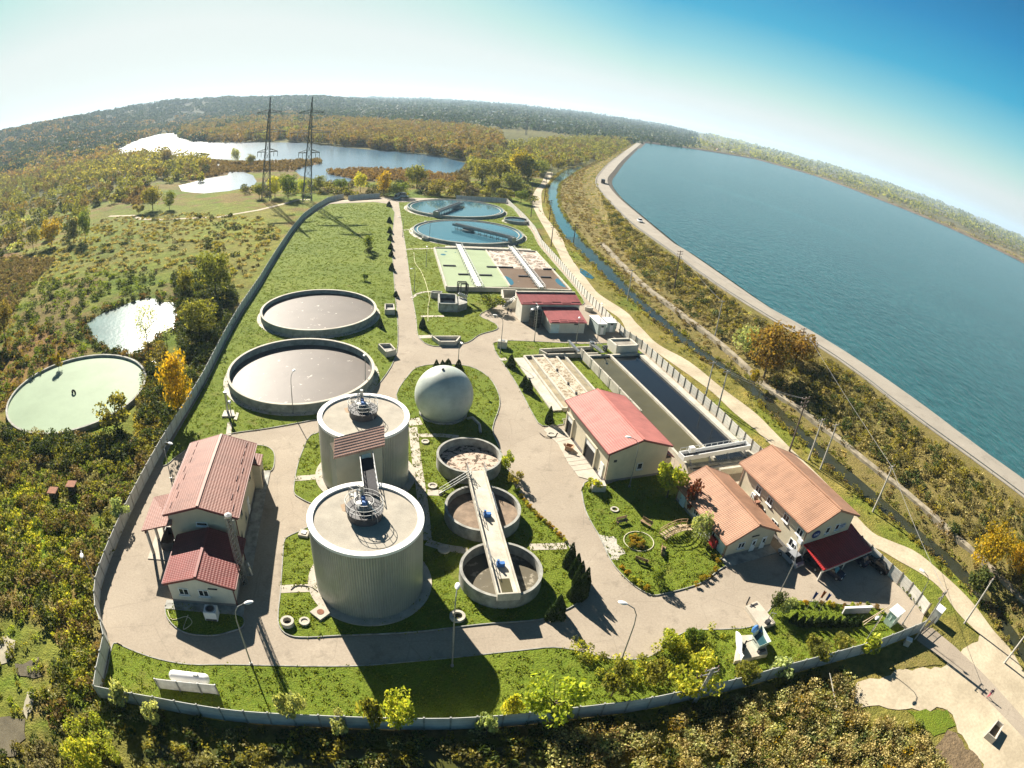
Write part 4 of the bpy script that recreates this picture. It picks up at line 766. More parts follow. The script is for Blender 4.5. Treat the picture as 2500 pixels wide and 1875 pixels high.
# exhaust stack on the front right corner
q = at(597, 1425); t = thing('exhaust_stack', 'shiny lattice braced exhaust stack on the right corner of the sludge building', 'stack', (q.x, q.y, 0)); zt_ = max(7.0, min(10, zray(561, 1262, q.length)))
MB().tube(q, q+Vector((0, 0, zt_)), .2, n=14).build('flue', pm('crinkled_foil', (.22, .22, .22), .25, .8, 5, 1.0, 9, .2, metal=.85), t, smooth=True); m = MB()
for k in range(4): a = k*math.pi/2; e = q+Vector((math.cos(a), math.sin(a), 0))*.5; m.bar(e, e+Vector((0, 0, zt_-.3)), .06)
for j in range(14):
    for k in range(4): a = k*math.pi/2; b = a+math.pi/2; z0 = j*zt_/14; e = q+Vector((math.cos(a), math.sin(a), 0))*.5; f = q+Vector((math.cos(b), math.sin(b), 0))*.5; m.bar(e+Vector((0, 0, z0)), f+Vector((0, 0, z0+zt_/14-.1)), .04)
m.build('lattice_frame', STEEL, t); MB().lathe((q.x, q.y, zt_), [(.26, 0), (.42, .1), (.42, .3), (0, .45)], 14).build('cowl', ALU, t)
q = at(615, 1405); MB().path([Vector((q.x, q.y, .1)), Vector((q.x-.3, q.y+.2, 1.2)), Vector((q.x-.5, q.y+.4, 1.5))], .2, 10).build('fan_duct', ALU, t)
# garage, centre right
g = Gable('garage_building', 'cream garage with pink metal roof and two open bays beside the settling basins', at(1486.6, 1108, 5.2), at(1643, 1088, 5.2), at(1386, 977, 5.2), (1574.8, 1073.7), 5.2, .5, ROOF_PINK, WALLC, .3); G2 = g
MB().box(g.front(g.W*.14, 3.6), (.5, .08, .4), g.u).build('vent', DARKM, g.t); window(g.t, g.front(g.W*.50, 1.6), g.u, -g.v, .95, 1.1, 1)
def bay(y0, y1, hh):
    b = MB().box(g.left((y0+y1)/2, hh/2+.02)-g.u*.03, (.12, y1-y0, hh), g.u).build('bay_shade_panel', pm('bay_shade_black', (.018, .017, .016)), g.t)  # solid dark panel on the wall, painting the shade inside the open bay
    fr = MB()
    for y in (y0, y1): fr.box(g.left(y, hh/2)-g.u*.1, (.3, .3, hh), g.u)
    fr.box(g.left((y0+y1)/2, hh+.1)-g.u*.1, (.3, y1-y0+.3, .25), g.u); fr.build('bay_frame', WALLC, g.t)
    MB().box(g.left((y0+y1)/2, hh-.45)-g.u*.12, (.06, y1-y0-.3, .9), g.u).build('rolled_door', PVC, g.t)
bay(g.L*.26, g.L*.5, 3.3); bay(g.L*.80, g.L*.95, 3.3); door(g.t, g.left(g.L*.09, .05), g.v, -g.u, 1.05, 2.3, PVC, False)
ap = MB().prism([d2(130, 750), d2(640, 1440), d2(480, 1400), d2(290, 1350), d2(160, 1180), d2(20, 920), d2(-180, 720), d2(-60, 640)], -.01, .06); struct('concrete_apron', ap, SLAB)
jn = MB()
for a, b in ((d2(0, 885), d2(190, 840)), (d2(100, 1100), d2(340, 1070)), (d2(135, 1155), d2(400, 1120)), (d2(180, 1205), d2(470, 1170)), (d2(225, 1275), d2(530, 1235)), (d2(-30, 830), d2(160, 812))): jn.bar(Vector((a.x, a.y, .063)), Vector((b.x, b.y, .063)), .07, .01)
jn.bar(d2(130, 752, .065), d2(640, 1440, .065), .22, .02); struct('drain_channel', jn, pm('drain_dark', (.09, .08, .07)))
lt = thing('red_lean_to', 'small red roofed lean to at the far corner of the garage by the scraper bridge', 'lean-to', d2(1590, 1150)); a, b, c, d = d2(1520, 955, 4.0), d2(1650, 1115, 4.0), d2(1600, 1125, 3.3), d2(1490, 1000, 3.3)
q = g.p(g.W-.2, 2.2, 0); slab_roof('roof', ROOF_RED, lt, (q+g.u*1.6-g.v*1.6+Vector((0, 0, 2.6)), q+g.u*1.6+g.v*1.8+Vector((0, 0, 2.6)), q+g.v*1.8+Vector((0, 0, 3.4)), q-g.v*1.6+Vector((0, 0, 3.4))), .12)
MB().box(q+g.u*.7+Vector((0, 0, 1.2)), (1.2, 2.6, 2.4), g.u).build('wall', WALLC, lt)
# low building with tan roof
ze = 2.75; a, b = at(1774.7, 1330, ze), at(1906.7, 1296, ze); g = Gable('workshop', 'low cream workshop with tan roof and two white doors beside the lawn', a, b, at(1656, 1177.5, ze), (1859, 1282), ze, .7, ROOF_TAN, WALLC, .35, trim=pm('tan_trim', (.33, .17, .11))); G3 = g
window(g.t, g.front(g.W*.26, 1.15), g.u, -g.v, 1.15, .95, 2); door(g.t, g.front(g.W*.51, .1), g.u, -g.v, .85, 2.0); door(g.t, g.front(g.W*.70, .1), g.u, -g.v, .85, 2.0)
MB().bar(g.front(g.W*.47, 2.75)-g.v*.1, g.front(g.W*.60, 2.75)-g.v*.1, .1).build('light_strip', DARKM, g.t)
door(g.t, g.left(.9, .1), g.v, -g.u, 1.4, 2.1, DOORB, False); door(g.t, g.left(g.L-2.7, .1), g.v, -g.u, 1.3, 2.1, DOORB, False)
for y in (3.4, 5.2, 8.0): window(g.t, g.left(y, 1.0), g.v, -g.u, 1.1, 1.1, 2)
MB().box(g.left(2.2, .8)-g.u*.35+g.v*.7, (.4, 1.4, 1.3), g.u).build('notice_board', pm('red_board', (.30, .02, .02), .6), g.t)
struct('concrete_apron', MB().box(g.p(g.W/2-.2, -.45, .03), (g.W-.6, 1.8, .1), g.u), CONCD)
# two storey building
ze = 5.45; g = Gable('office_building', 'long two storey cream office building with tan roof at the right fence', at(1973.6, 1298.7, ze), at(2099.4, 1258, ze), at(1805.5, 1129.6, ze), (2057.8, 1246), ze, .75, ROOF_TAN, WALLC, .5, trim=pm('tan_trim', (.33, .17, .11))); G4 = g
for y in (1.2, 4.5, 8.6, 11.5, 16.0, 20.5):
    if y+1.4 < g.L-.6: window(g.t, g.left(y, 3.3), g.v, -g.u, 1.3, 1.1, 2)
for y in (1.6, 6.2, 9.5, 18.5):
    if y+1.6 < g.L-.6: window(g.t, g.left(y, .9), g.v, -g.u, 1.4, 1.2, 2)
window(g.t, g.front(g.W*.42, 3.5), g.u, -g.v, .9, 1.1, 1); window(g.t, g.front(g.W*.60, 3.6), g.u, -g.v, .9, 1.0, 1)
MB().box(g.front(g.W*.70, 3.95)+g.u*.5-g.v*.06, (1.5, .1, .75), g.u).build('banner', pm('banner_pale', (.30, .36, .44)), g.t)
bn = MB()
for z, w_ in ((4.15, 1.2), (3.9, .5)): bn.box(g.front(g.W*.70, z)+g.u*.5-g.v*.12, (w_, .03, .1), g.u)
bn.build('banner_lettering', pm('navy_ink', (.02, .03, .12)), g.t)
q = g.front(g.W*.24, 4.0)-g.v*.05; lo = MB()
def disc(c, rx, rz, u, n=28, th=.08, nn=None): nn = nn or -g.v; vs = [c+u*rx*math.cos(2*math.pi*i/n)+Vector((0, 0, rz*math.sin(2*math.pi*i/n))) for i in range(n)]; return MB().add(vs+[x+nn*th for x in vs], [tuple(range(n, 2*n)), tuple(range(n))[::-1]]+[(i, (i+1) % n, n+(i+1) % n, n+i) for i in range(n)])
lgo = disc(q, .85, .6, g.u).build('emblem', pm('emblem_navy', (.02, .03, .13), .4), g.t); disc(q-g.v*.085, .66, .42, g.u, th=.012).build('emblem_field', pm('emblem_blue', (.06, .10, .26), .4), lgo)
tx = bpy.data.curves.new('emblem_letters', 'FONT'); tx.body = 'CAO'; tx.size = .46; tx.align_x = 'CENTER'; tx.align_y = 'CENTER'; tx.extrude = .01
tmp = bpy.data.objects.new('emblem_letters', tx); COL.objects.link(tmp); bpy.context.view_layer.update(); lm = bpy.data.meshes.new_from_object(tmp.evaluated_get(bpy.context.evaluated_depsgraph_get())); bpy.data.objects.remove(tmp); lm.materials.clear(); lm.materials.append(WHITE); to = bpy.data.objects.new('emblem_letters', lm); COL.objects.link(to); to.parent = lgo
fr_ = q-g.v*.112; to.matrix_local = Matrix(((g.u.x, 0, -g.v.x, fr_.x-wloc(lgo).x), (g.u.y, 0, -g.v.y, fr_.y-wloc(lgo).y), (0, 1, 0, fr_.z-wloc(lgo).z), (0, 0, 0, 1)))
for y, z in ((1.0, 3.0), (12.6, 2.6), (14.0, 1.4)): MB().box(g.left(min(y, g.L-2), z)-g.u*.25, (.35, .8, .6), g.u).build('air_conditioner', PVC, g.t)
# outside stair on its side
st = thing('outside_stair', 'flight of terracotta steps against the side wall of the office building', 'stair', g.left(g.L*.5, 0)); m = MB(); n = 8
for k in range(n): m.box(g.left(g.L*.42+k*.55, .15+k*.17)-g.u*.95, (1.6, .56, .30+k*.34), g.u)
m.build('step', pm('terracotta_step', (.30, .15, .10), .8, .2, 2), st); m = MB()
for hh in (.5, 1.0): m.bar(g.left(g.L*.42, .3+hh)-g.u*1.75, g.left(g.L*.42+n*.55, .3+n*.34+hh)-g.u*1.75, .05)
for k in range(5): m.bar(g.left(g.L*.42+k*n*.55/4, .3+k*n*.34/4)-g.u*1.75, g.left(g.L*.42+k*n*.55/4, 1.3+k*n*.34/4)-g.u*1.75, .05)
m.build('railing', DARKM, st)
# car port
zl, zh = 2.35, 2.75; t = thing('car_port', 'dark red metal car port roof on four posts before the office building', 'car port', d4(1300, 700))
bl, br, fr, fl2 = d4(755, 455, zh), d4(1430, 205, zh), d4(1710, 570, zl), d4(1055, 840, zl)
slab_roof('roof', ROOF_CAN, t, (fl2, fr, br, bl), .14)
for q, in ((d4(975, 975),), (d4(735, 703),), (d4(1285, 842),), (d4(1575, 712),)): MB().bar(Vector((q.x, q.y, 0)), Vector((q.x, q.y, zl-.1)), .26).build('post', POLEC, t)
MB().bar(fl2-Vector((0, 0, .25)), fr-Vector((0, 0, .25)), .16, .22).build('beam', POLEC, t)
# blower house with two dark red roofs
ze = 4.5; a, b = d5(295, 345, ze), d5(1110, 350, ze); u = (b-a).normalized(); v = Vector((-u.y, u.x, 0)); Wd = (b-a).length
t = thing('blower_house', 'cream blower house with dark red roofs behind a black tank', 'building', a.lerp(b, .5)-Vector((0, 0, ze)))
back = zray(1263, 713, (a+v*5).length); dv = 5.0
ROOF_CRIM = roofmat('roof_metal_tile_crimson', (.36, .095, .095))
slab_roof('roof', ROOF_CRIM, t, (a, b, b+v*dv+Vector((0, 0, back-ze)), a+v*dv+Vector((0, 0, back-ze))), .2)
P0 = lambda x, y, z: Vector((a.x, a.y, 0))+u*x+v*y+Vector((0, 0, z))
V = [P0(.35, .4, 0), P0(Wd-.35, .4, 0), P0(Wd-.35, dv, 0), P0(.35, dv, 0), P0(.35, .4, ze-.15), P0(Wd-.35, .4, ze-.15), P0(Wd-.35, dv, back-.25), P0(.35, dv, back-.25)]
MB().add(V, [(0, 1, 5, 4), (1, 2, 6, 5), (2, 3, 7, 6), (3, 0, 4, 7), (4, 5, 6, 7)]).build('wall', WALLW, t); MB().bar(P0(0, dv, back+.1), P0(Wd, dv, back+.1), .5, .2).build('parapet', CONC, t)
ze2 = 2.7; a2, b2, c2_, d2_ = d5(680, 595, ze2), d5(1185, 600, ze2), d5(1090, 382, 3.6), d5(600, 385, 3.6); u2 = (b2-a2).normalized(); v2 = Vector((-u2.y, u2.x, 0)); W2 = (b2-a2).length; dd = (c2_-b2).dot(v2)
yb = (P0(0, .4, 0)-Vector((a2.x, a2.y, 0))).dot(v2)
slab_roof('roof', ROOF_CRIM, t, (a2, b2, b2+v2*yb+Vector((0, 0, 1.1)), a2+v2*yb+Vector((0, 0, 1.1))), .18)
Q0 = lambda x, y, z: Vector((a2.x, a2.y, 0))+u2*x+v2*y+Vector((0, 0, z))
MB().add([Q0(.3, .45, 0), Q0(W2-.4, .45, 0), Q0(W2-.4, yb, 0), Q0(.3, yb, 0), Q0(.3, .45, 2.45), Q0(W2-.4, .45, 2.45), Q0(W2-.4, yb, 3.5), Q0(.3, yb, 3.5)], [(0, 1, 5, 4), (1, 2, 6, 5), (2, 3, 7, 6), (3, 0, 4, 7)]).build('annex_wall', WALLW, t)
door(t, Q0(.5, .45, .05), u2, -v2, 1.9, 2.1, DOORB, False); MB().box(Q0(W2*.72, .42, 2.15), (.9, .08, .3), u2).build('vent', DARKM, t)
sg_ = MB()
for x in np.arange(.4, Wd-1, 2.4): sg_.bar(P0(x, .5+.35*(int(x/2.4) % 2), ze+.12+.35*(int(x/2.4) % 2)*.3), P0(x+2.2, .5+.35*(int(x/2.4) % 2), ze+.12+.35*(int(x/2.4) % 2)*.3), .07, .14)
for x in np.arange(.4, W2-1, 2.0): yy = .5+.3*(int(x/2) % 2); sg_.bar(Q0(x, yy, ze2+.1+yy*.28), Q0(x+1.8, yy, ze2+.1+yy*.28), .07, .14)
sg_.build('snow_guard', MAROON, t)
q = d5(470, 640); q = Vector((q.x, q.y, 0)); tk = thing('dosing_tank', 'tall black plastic dosing tank standing before the blower house', 'tank', q)
MB().lathe(q, [(1.35, 0), (1.35, 3.9), (1.25, 4.05), (.4, 4.3), (0, 4.32)], 28).build('body', BLACKT, tk, smooth=True); rb = MB()
for k in range(5): rb.ring(q, 1.35, 1.41, .5+k*.75, .6+k*.75, 28)
rb.build('band', DARKM, tk); ld = MB()
for s in (-.2, .2): ld.bar(q+Vector((s, -1.5, 0)), q+Vector((s, -1.5, 4.4)), .05)
for k in range(10): ld.bar(q+Vector((-.2, -1.5, .4+k*.42)), q+Vector((.2, -1.5, .4+k*.42)), .04)
ld.build('ladder', ALU, tk); MB().path([q+Vector((.2, 0, 4.3)), q+Vector((.1, 0, 5.2)), q+Vector((-.3, .6, 5.3))], .07).build('vent_pipe', PVC, tk)
# two white container kiosks
for lab, (ta, tb, tc, td), zz in (('larger white roofed grey kiosk beside the blower house', (d5(1335, 615, 2.7), d5(1460, 615, 2.7), d5(1390, 500, 2.7), d5(1205, 490, 2.7)), 2.7), ('smaller white roofed grey kiosk next to the white fence', (d5(1455, 595, 2.5), d5(1590, 597, 2.5), d5(1500, 520, 2.5), d5(1390, 520, 2.5)), 2.5)):
    k = thing('equipment_kiosk', lab, 'kiosk', (ta.x, ta.y, 0), 0, 'white roofed kiosks'); uu = (tb-ta).normalized(); vv = Vector((-uu.y, uu.x, 0)); ww = (tb-ta).length; ll = ((td-ta).dot(vv)+(tc-tb).dot(vv))/2
    o_ = ta+uu*ww/2+vv*ll/2; MB().box(Vector((o_.x, o_.y, zz-.06)), (ww, ll, .14), uu).build('roof', WHITE, k, bevel=.03); MB().box(Vector((o_.x, o_.y, zz/2-.07)), (ww-.3, ll-.3, zz-.14), uu).build('wall', pm('kiosk_grey', (.40, .46, .43), .5, .06, 2), k)
    dr = MB(); f = ta-vv*(-.15); dr.box(Vector((f.x, f.y, 1.1))+uu*ww*.5-vv*.03, (ww*.32, .05, 1.9), uu); dr.build('door', PVC, k); lv = MB().box(Vector((f.x, f.y, 2.0))+uu*ww*.5-vv*.08, (ww*.26, .04, .35), uu); lv.build('louvre', DARKM, k)
# ------------------------------------------------------------------ rectangular basins
def walls(mb, pts, z0, z1, w, close=True):
    P = [Vector((p[0], p[1], 0)) for p in pts]; n = len(P)
    for i in range(n if close else n-1):
        a, b = P[i], P[(i+1) % n]; d = (b-a).normalized(); mb.bar(a-d*w/2+Vector((0, 0, (z0+z1)/2)), b+d*(w/2-.004)+Vector((0, 0, (z0+z1)/2)), w, z1-z0)
    return mb
ZB = 1.25; TLc, TRc, BRc, BLc = e1(65, 74, ZB), e1(850, 102, ZB), e1(1125, 405, ZB), e1(160, 378, ZB); MT, MBt = e1(465, 94, ZB), e1(650, 372, ZB)
t = thing('aeration_basin', 'wide twin concrete basin, left half pale green, right half brown and foaming', 'basin', (TLc+BRc)/2-Vector((0, 0, ZB)))
walls(MB(), [TLc, TRc, BRc, BLc], 0, ZB, .45).build('wall', CONC, t); MB().bar(Vector((MT.x, MT.y, .63)), Vector((MBt.x, MBt.y, .63)), .4, ZB-.006).build('dividing_wall', CONC, t)
def lerp4(a, b, c, d, x, y): return a.lerp(b, x).lerp(d.lerp(c, x), y)
MB().sheet([TLc, MT, MBt, BLc], .95).build('green_water', W_GREEN, t); ml = lerp4(MT, TRc, BRc, MBt, 0, .52); mr = lerp4(MT, TRc, BRc, MBt, 1, .52)
MB().sheet([MT, TRc, mr, ml], .95).build('foam_water', SL_BASIN, t); MB().sheet([ml, mr, BRc, MBt], .95).build('brown_water', SL_BASIN2, t)
MB().sheet([MBt.lerp(MT, .02)+(BRc-MBt)*(.03+.10*math.sin(a)*.9) + (MT-MBt)*(.13-.11*math.cos(a)) for a in np.linspace(0, math.pi, 16)], .955).build('clear_patch', W_CLAR, t)
MB().sheet([BRc.lerp(TRc, .04)-(BRc-MBt)*(.03+.10*math.sin(a)) + (TRc-BRc)*(.13-.10*math.cos(a)) for a in np.linspace(0, math.pi, 16)], .955).build('clear_patch', W_CLAR, t)
for x, y, rx, ry in ((.13, .19, .05, .025), (.20, .10, .03, .012), (.38, .11, .02, .008)): MB().sheet([lerp4(TLc, MT, MBt, BLc, x+rx*math.cos(a), y+ry*math.sin(a)) for a in np.linspace(0, 6.0, 16)], .956).build('clear_patch', W_CLAR, t)
for a, b in ((e1(130, 243), e1(228, 246)), (e1(467, 253), e1(672, 258)), (e1(247, 312), e1(352, 314)), (e1(410, 318), e1(508, 320)), (e1(903, 270), e1(998, 273)), (e1(712, 326), e1(815, 328)), (e1(885, 333), e1(965, 336))):
    a = at(0, 0) if False else a; MB().bar(Vector((a.x, a.y, 1.0))*1, Vector((b.x, b.y, 1.0)), .5, .55).build('baffle', DARKM, t)
def pipe_bridge(p, q, label):
    k = thing('pipe_bridge', label, 'pipe bridge', (p+q)/2, 0, 'pipe bridges over the twin basin'); d = (q-p).normalized(); s_ = Vector((-d.y, d.x, 0)); up = Vector((0, 0, 1)); n = 16
    MB().bar(p+up*.35, q+up*.35, 1.3, .12).build('deck', CONCD, k); m = MB()
    for o in (-.45, 0, .45): m.tube(p+s_*o+up*.75, q+s_*o+up*.75, .17, n=8)
    for i in range(1, n): c = p.lerp(q, i/n); m.path([c-s_*.45+up*.75, c-s_*.9+up*1.15, c-s_*1.3+up*.3], .08, 6); m.path([c+s_*.45+up*.75, c+s_*.9+up*1.15, c+s_*1.3+up*.3], .08, 6)
    m.build('pipe', ALU, k); m = MB()
    for o in (-.95, .95):
        for h in (.9, 1.35): m.bar(p+s_*o+up*h, q+s_*o+up*h, .06)
        for i in range(n+1): c = p.lerp(q, i/n)+s_*o; m.bar(c+up*.35, c+up*1.35, .06)
    m.build('railing', WHITE, k)
pipe_bridge(e1(252, 72, ZB), e1(412, 400, ZB), 'white pipe bridge over the green half of the twin basin'); pipe_bridge(e1(655, 88, ZB), e1(895, 408, ZB), 'white pipe bridge over the foaming brown half of the twin basin')
m = MB(); t = thing('cross_walkway', 'railed concrete walkway between the twin basin and the near blue clarifier', 'walkway', (TLc+TRc)/2)
MB().bar(TLc.lerp(TRc, .1)+Vector((0, 1.4, -.1)), TLc.lerp(TRc, .95)+Vector((0, 1.4, -.1)), 1.5, .2).build('deck', CONC, t)
for h in (.5, .95): m.bar(TLc.lerp(TRc, .15)+Vector((0, 1.4, h)), TLc.lerp(TRc, .9)+Vector((0, 1.4, h)), .05)
for k in range(20): c = TLc.lerp(TRc, .15+.75*k/19)+Vector((0, 1.4, 0)); m.bar(c, c+Vector((0, 0, .98)), .05)
m.build('railing', STEEL, t)
# valve chamber left of the basins
zc_ = 2.1; a, b, c, d = e1(105, 508, zc_), e1(240, 512, zc_), e1(232, 438, zc_), e1(100, 432, zc_); t = thing('inlet_chamber', 'open grey concrete chamber with black pipe arches left of the twin basin', 'chamber', (a.x, a.y, 0))
walls(MB(), [a, b, c, d], 0, zc_, .35).build('wall', CONCD, t); MB().sheet([a, b, c, d], 1.0).build('liquid', W_DARK, t)
bx = e1(315, 500, 1.6); MB().prism([b+Vector((.2, 0, 0)), e1(320, 505, 1.7), e1(318, 470, 1.7), c+Vector((.2, 0, 0))], 0, 1.7).build('side_chamber', CONCD, t)
f = MB()
for x0, x1, y in ((235, 300, 320), (245, 308, 345), (262, 318, 366)):
    p, q = e1(x0+5, 430, 1.9), e1(x1+5, 432, 1.9); hh = 3.4-(y-320)*.014
    f.path([Vector((p.x, p.y, 1.5)), Vector((p.x, p.y, 1.5+hh)), Vector((q.x, q.y, 1.5+hh)), Vector((q.x, q.y, 1.5))], .13, 8)
f.build('pipe_arch', DARKM, t); v_ = MB()
for i in range(5): p = e1(255+i*14, 455+i*5, 1.9); v_.tube(p, p+Vector((0, 0, 1.0)), .18, n=8); v_.ring(p, .1, .35, 2.5, 2.6, 12)
v_.build('valve', ALU, t)
a, b, c, d = e1(45, 425, 1.5), e1(118, 428, 1.5), e1(122, 415, 1.5), e1(42, 412, 1.5); t = thing('small_chamber', 'small open concrete chamber at the left corner of the twin basin', 'chamber', (a.x, a.y, 0)); walls(MB(), [a, b, c, d], 0, 1.5, .3).build('wall', CONCD, t)
t = thing('stair_chamber', 'stepped pale concrete chamber with stairs beside the blower house', 'chamber', e1(640, 520)); V = [e1(590, 400, 2.2), e1(700, 405, 2.2), e1(695, 470, 2.2), e1(600, 470, 2.2)]
walls(MB(), V, 0, 2.2, .35).build('wall', CONC, t); m = MB(); p, q = e1(690, 480, 2.1), e1(600, 545, .1)
for k in range(9): c = p.lerp(q, (k+.5)/9); m.box(Vector((c.x, c.y, c.z/2+.05)), (.5, 1.0, c.z+.1), q-p)
m.build('stair', CONC, t); m = MB()
for h in (.5, .95): m.bar(p+Vector((0, 0, h)), q+Vector((0, 0, h)), .05)
for k in range(5): c = p.lerp(q, k/4); m.bar(c, c+Vector((0, 0, .97)), .05)
m.build('railing', STEEL, t)
# planters and chambers beside the roads
def trough(label, pts, h, w=.22, fill=None, name='concrete_trough', cat='trough'):
    c = sum(pts, Vector((0, 0, 0)))/len(pts); t = thing(name, label, cat, (c.x, c.y, 0)); walls(MB(), pts, 0, h, w).build('wall', CONC, t); MB().sheet(pts, h-.6).build('floor', fill or CONCD, t); return t
trough('five sided concrete trough on the lawn at the road junction', [e1(52, 762, .9), e1(108, 803, .9), e1(232, 803, .9), e1(266, 762, .9)], .9, .3)
k15 = crop(500, 680, .226)
trough('square open concrete chamber by the road beside the far sludge tank', [k15(1950, 335, 1.3), k15(2048, 335, 1.3), k15(2040, 272, 1.3), k15(1948, 272, 1.3)], 1.3, .22, name='concrete_chamber', cat='chamber')
trough('angular open concrete chamber by the road beside the near sludge tank', [k15(1960, 790, 1.3), k15(2060, 765, 1.3), k15(2000, 700, 1.3), k15(1878, 705, 1.3)], 1.3, .22, name='concrete_chamber', cat='chamber')
def block(label, c, d, u, m=CONC, name='concrete_block', cat='block'):
    t = thing(name, label, cat, (c.x, c.y, 0)); MB().box(Vector((c.x, c.y, d[2]/2)), d, u).build('body', m, t, bevel=.04); MB().box(Vector((c.x, c.y, d[2]+.05)), (d[0]*.45, d[1]*.45, .1), u).build('hatch', STEEL, t); return t
block('white concrete box with a hatch on the grass below the basin yard', e1(590, 850), (1.9, 1.5, 1.5), (1, -.05, 0)); block('pale concrete box at the front corner of the garage', d2(545, 1520), (2.0, 1.4, 1.1), (1, .15, 0))
block('white manhole box touching the left side of the nearer digester', c4(1925, 1310), (1.3, 1.2, .35), (1, 0, 0), SLAB)
# grit channels and settling basins
ZG = .75; p = lambda x, y: d5(x, y, ZG)
nearL, nearR, farL, farR = d5(905, 1640, ZG), d5(1290, 1500, ZG), d5(320, 1035, ZG), d5(865, 1015, ZG)
dl = (nearL-farL); ext = 1.18
t = thing('grit_channels', 'four parallel concrete channels, the middle two full of pale foam', 'channels', (farL+nearL)/2-Vector((0, 0, ZG))); w = MB(); far_ = [p(330, 1040), p(430, 1030), p(595, 1028), p(745, 1020), p(862, 1015)]; dirn = (d5(905, 1640, ZG)-d5(430, 1030, ZG)).normalized(); Lg = (d5(905, 1640, ZG)-d5(430, 1030, ZG)).length*1.12
for f in far_: w.bar(Vector((f.x, f.y, ZG/2)), Vector((f.x, f.y, ZG/2))+dirn*Lg, .35, ZG)
w.bar(far_[0]-Vector((0, 0, ZG/2-.003)), far_[-1]-Vector((0, 0, ZG/2-.003)), .35, ZG); a, b = far_[0]+dirn*Lg, far_[-1]+dirn*Lg; w.bar(a-Vector((0, 0, ZG/2+.003)), b-Vector((0, 0, ZG/2+.003)), .35, ZG); w.build('wall', CONC, t)
for i in range(4):
    a, b = far_[i], far_[i+1]; q = [a+dirn*.05, b+dirn*.05, b+dirn*Lg, a+dirn*Lg]; MB().sheet(q, .5 if i in (1, 2) else .25).build('foam_water' if i in (1, 2) else 'floor', SL_CHAN if i in (1, 2) else pm('channel_silt', (.27, .23, .15), .8, .25, .6), t)
s_ = Vector((dirn.y, -dirn.x, 0)); s_ = -s_ if s_.x > 0 else s_; ap = MB().box((far_[0]+dirn*Lg*.5)+s_*1.1+Vector((0, 0, -ZG+.17)), (Lg, 1.9, .3), dirn); ap.build('apron', CONC, t)
for fx in (.35, .62, .8): q = far_[2]+dirn*Lg*fx; MB().box(q+Vector((0, 0, .15)), (.4, .35, .5), dirn).build('stop_gate', DARKM, t)
ZS = .9; t = thing('settling_basin', 'left of two long settling basins, olive brown water', 'basin', d2(1100, 350), 0, 'long settling basins'); t2 = thing('settling_basin', 'right of two long settling basins, dark blue water, along the white fence', 'basin', d2(1700, 560), 0, 'long settling basins')
a0, a1 = d5(1110, 1000, ZS), d3(60, 400, ZS)       # left wall of left basin
m0, m1_ = d5(1490, 1025, ZS), d3(600, 360, ZS)     # middle wall
r0, r1 = d5(1885, 1045, ZS), d3(980, 300, ZS)      # right wall
dm_ = (d2(1960, 920, ZS)-m0).normalized(); Ls = (m1_-m0).dot(dm_); sidev = Vector((-dm_.y, dm_.x, 0)); wl_ = abs((d5(1160, 1050, ZS)-m0).dot(sidev)); wr_ = abs((d2(1850, 360, ZS)-m0).dot(sidev))
Lc, Rc = m0-sidev*wl_, m0+sidev*wr_; e = Ls+1.5
w = MB(); up = Vector((0, 0, -ZS/2))
for q in (Lc, m0): w.bar(q+up, q+dm_*e+up, .45, ZS)
w.bar(Lc+up-Vector((0, 0, .003)), m0+up-Vector((0, 0, .003)), .45, ZS); w.bar(Lc+dm_*e+up-Vector((0, 0, .003)), m0+dm_*e+up-Vector((0, 0, .003)), .5, ZS); w.build('wall', CONC, t); MB().sheet([Lc, m0, m0+dm_*e, Lc+dm_*e], .45).build('water', W_OLIVE, t)
w = MB(); w.bar(Rc+up+sidev*.5, Rc+dm_*e+up+sidev*.5, 1.3, ZS); w.bar(m0+up-Vector((0, 0, .006))+sidev*.23, Rc+up-Vector((0, 0, .006)), .45, ZS); w.bar(m0+dm_*e+up-Vector((0, 0, .006))+sidev*.23, Rc+dm_*e+up-Vector((0, 0, .006)), .5, ZS); w.build('wall', CONC, t2); MB().sheet([m0+sidev*.22, Rc, Rc+dm_*e, m0+dm_*e+sidev*.22], .45).build('water', W_DARK, t2)
# high side wall / launder of the left basin and its posts
t = thing('launder_wall', 'pale concrete wall and gantry along the left side of the settling basins', 'wall', Lc); MB().bar(Lc-sidev*.5+dm_*-1+Vector((0, 0, .2)), Lc-sidev*.5+dm_*Ls*.62+Vector((0, 0, .2)), .3, 1.9).build('wall', CONC, t); m = MB()
for k in range(7): q = Lc-sidev*.75+dm_*(Ls*.62*k/6); m.bar(q-Vector((0, 0, ZS)), q+Vector((0, 0, 1.7)), .07)
m.build('post', STEEL, t); pz = MB(); pz.bar(d5(930, 840, 2.6), d5(1070, 990, 2.2), .5, .35); pz.build('inlet_pipe', ALU, t); m = MB()
for x, y in ((925, 990), (1000, 1000)): q = d5(x, y); m.bar(q, Vector((q.x, q.y, 2.2)), .1)
m.build('strut', STEEL, t)
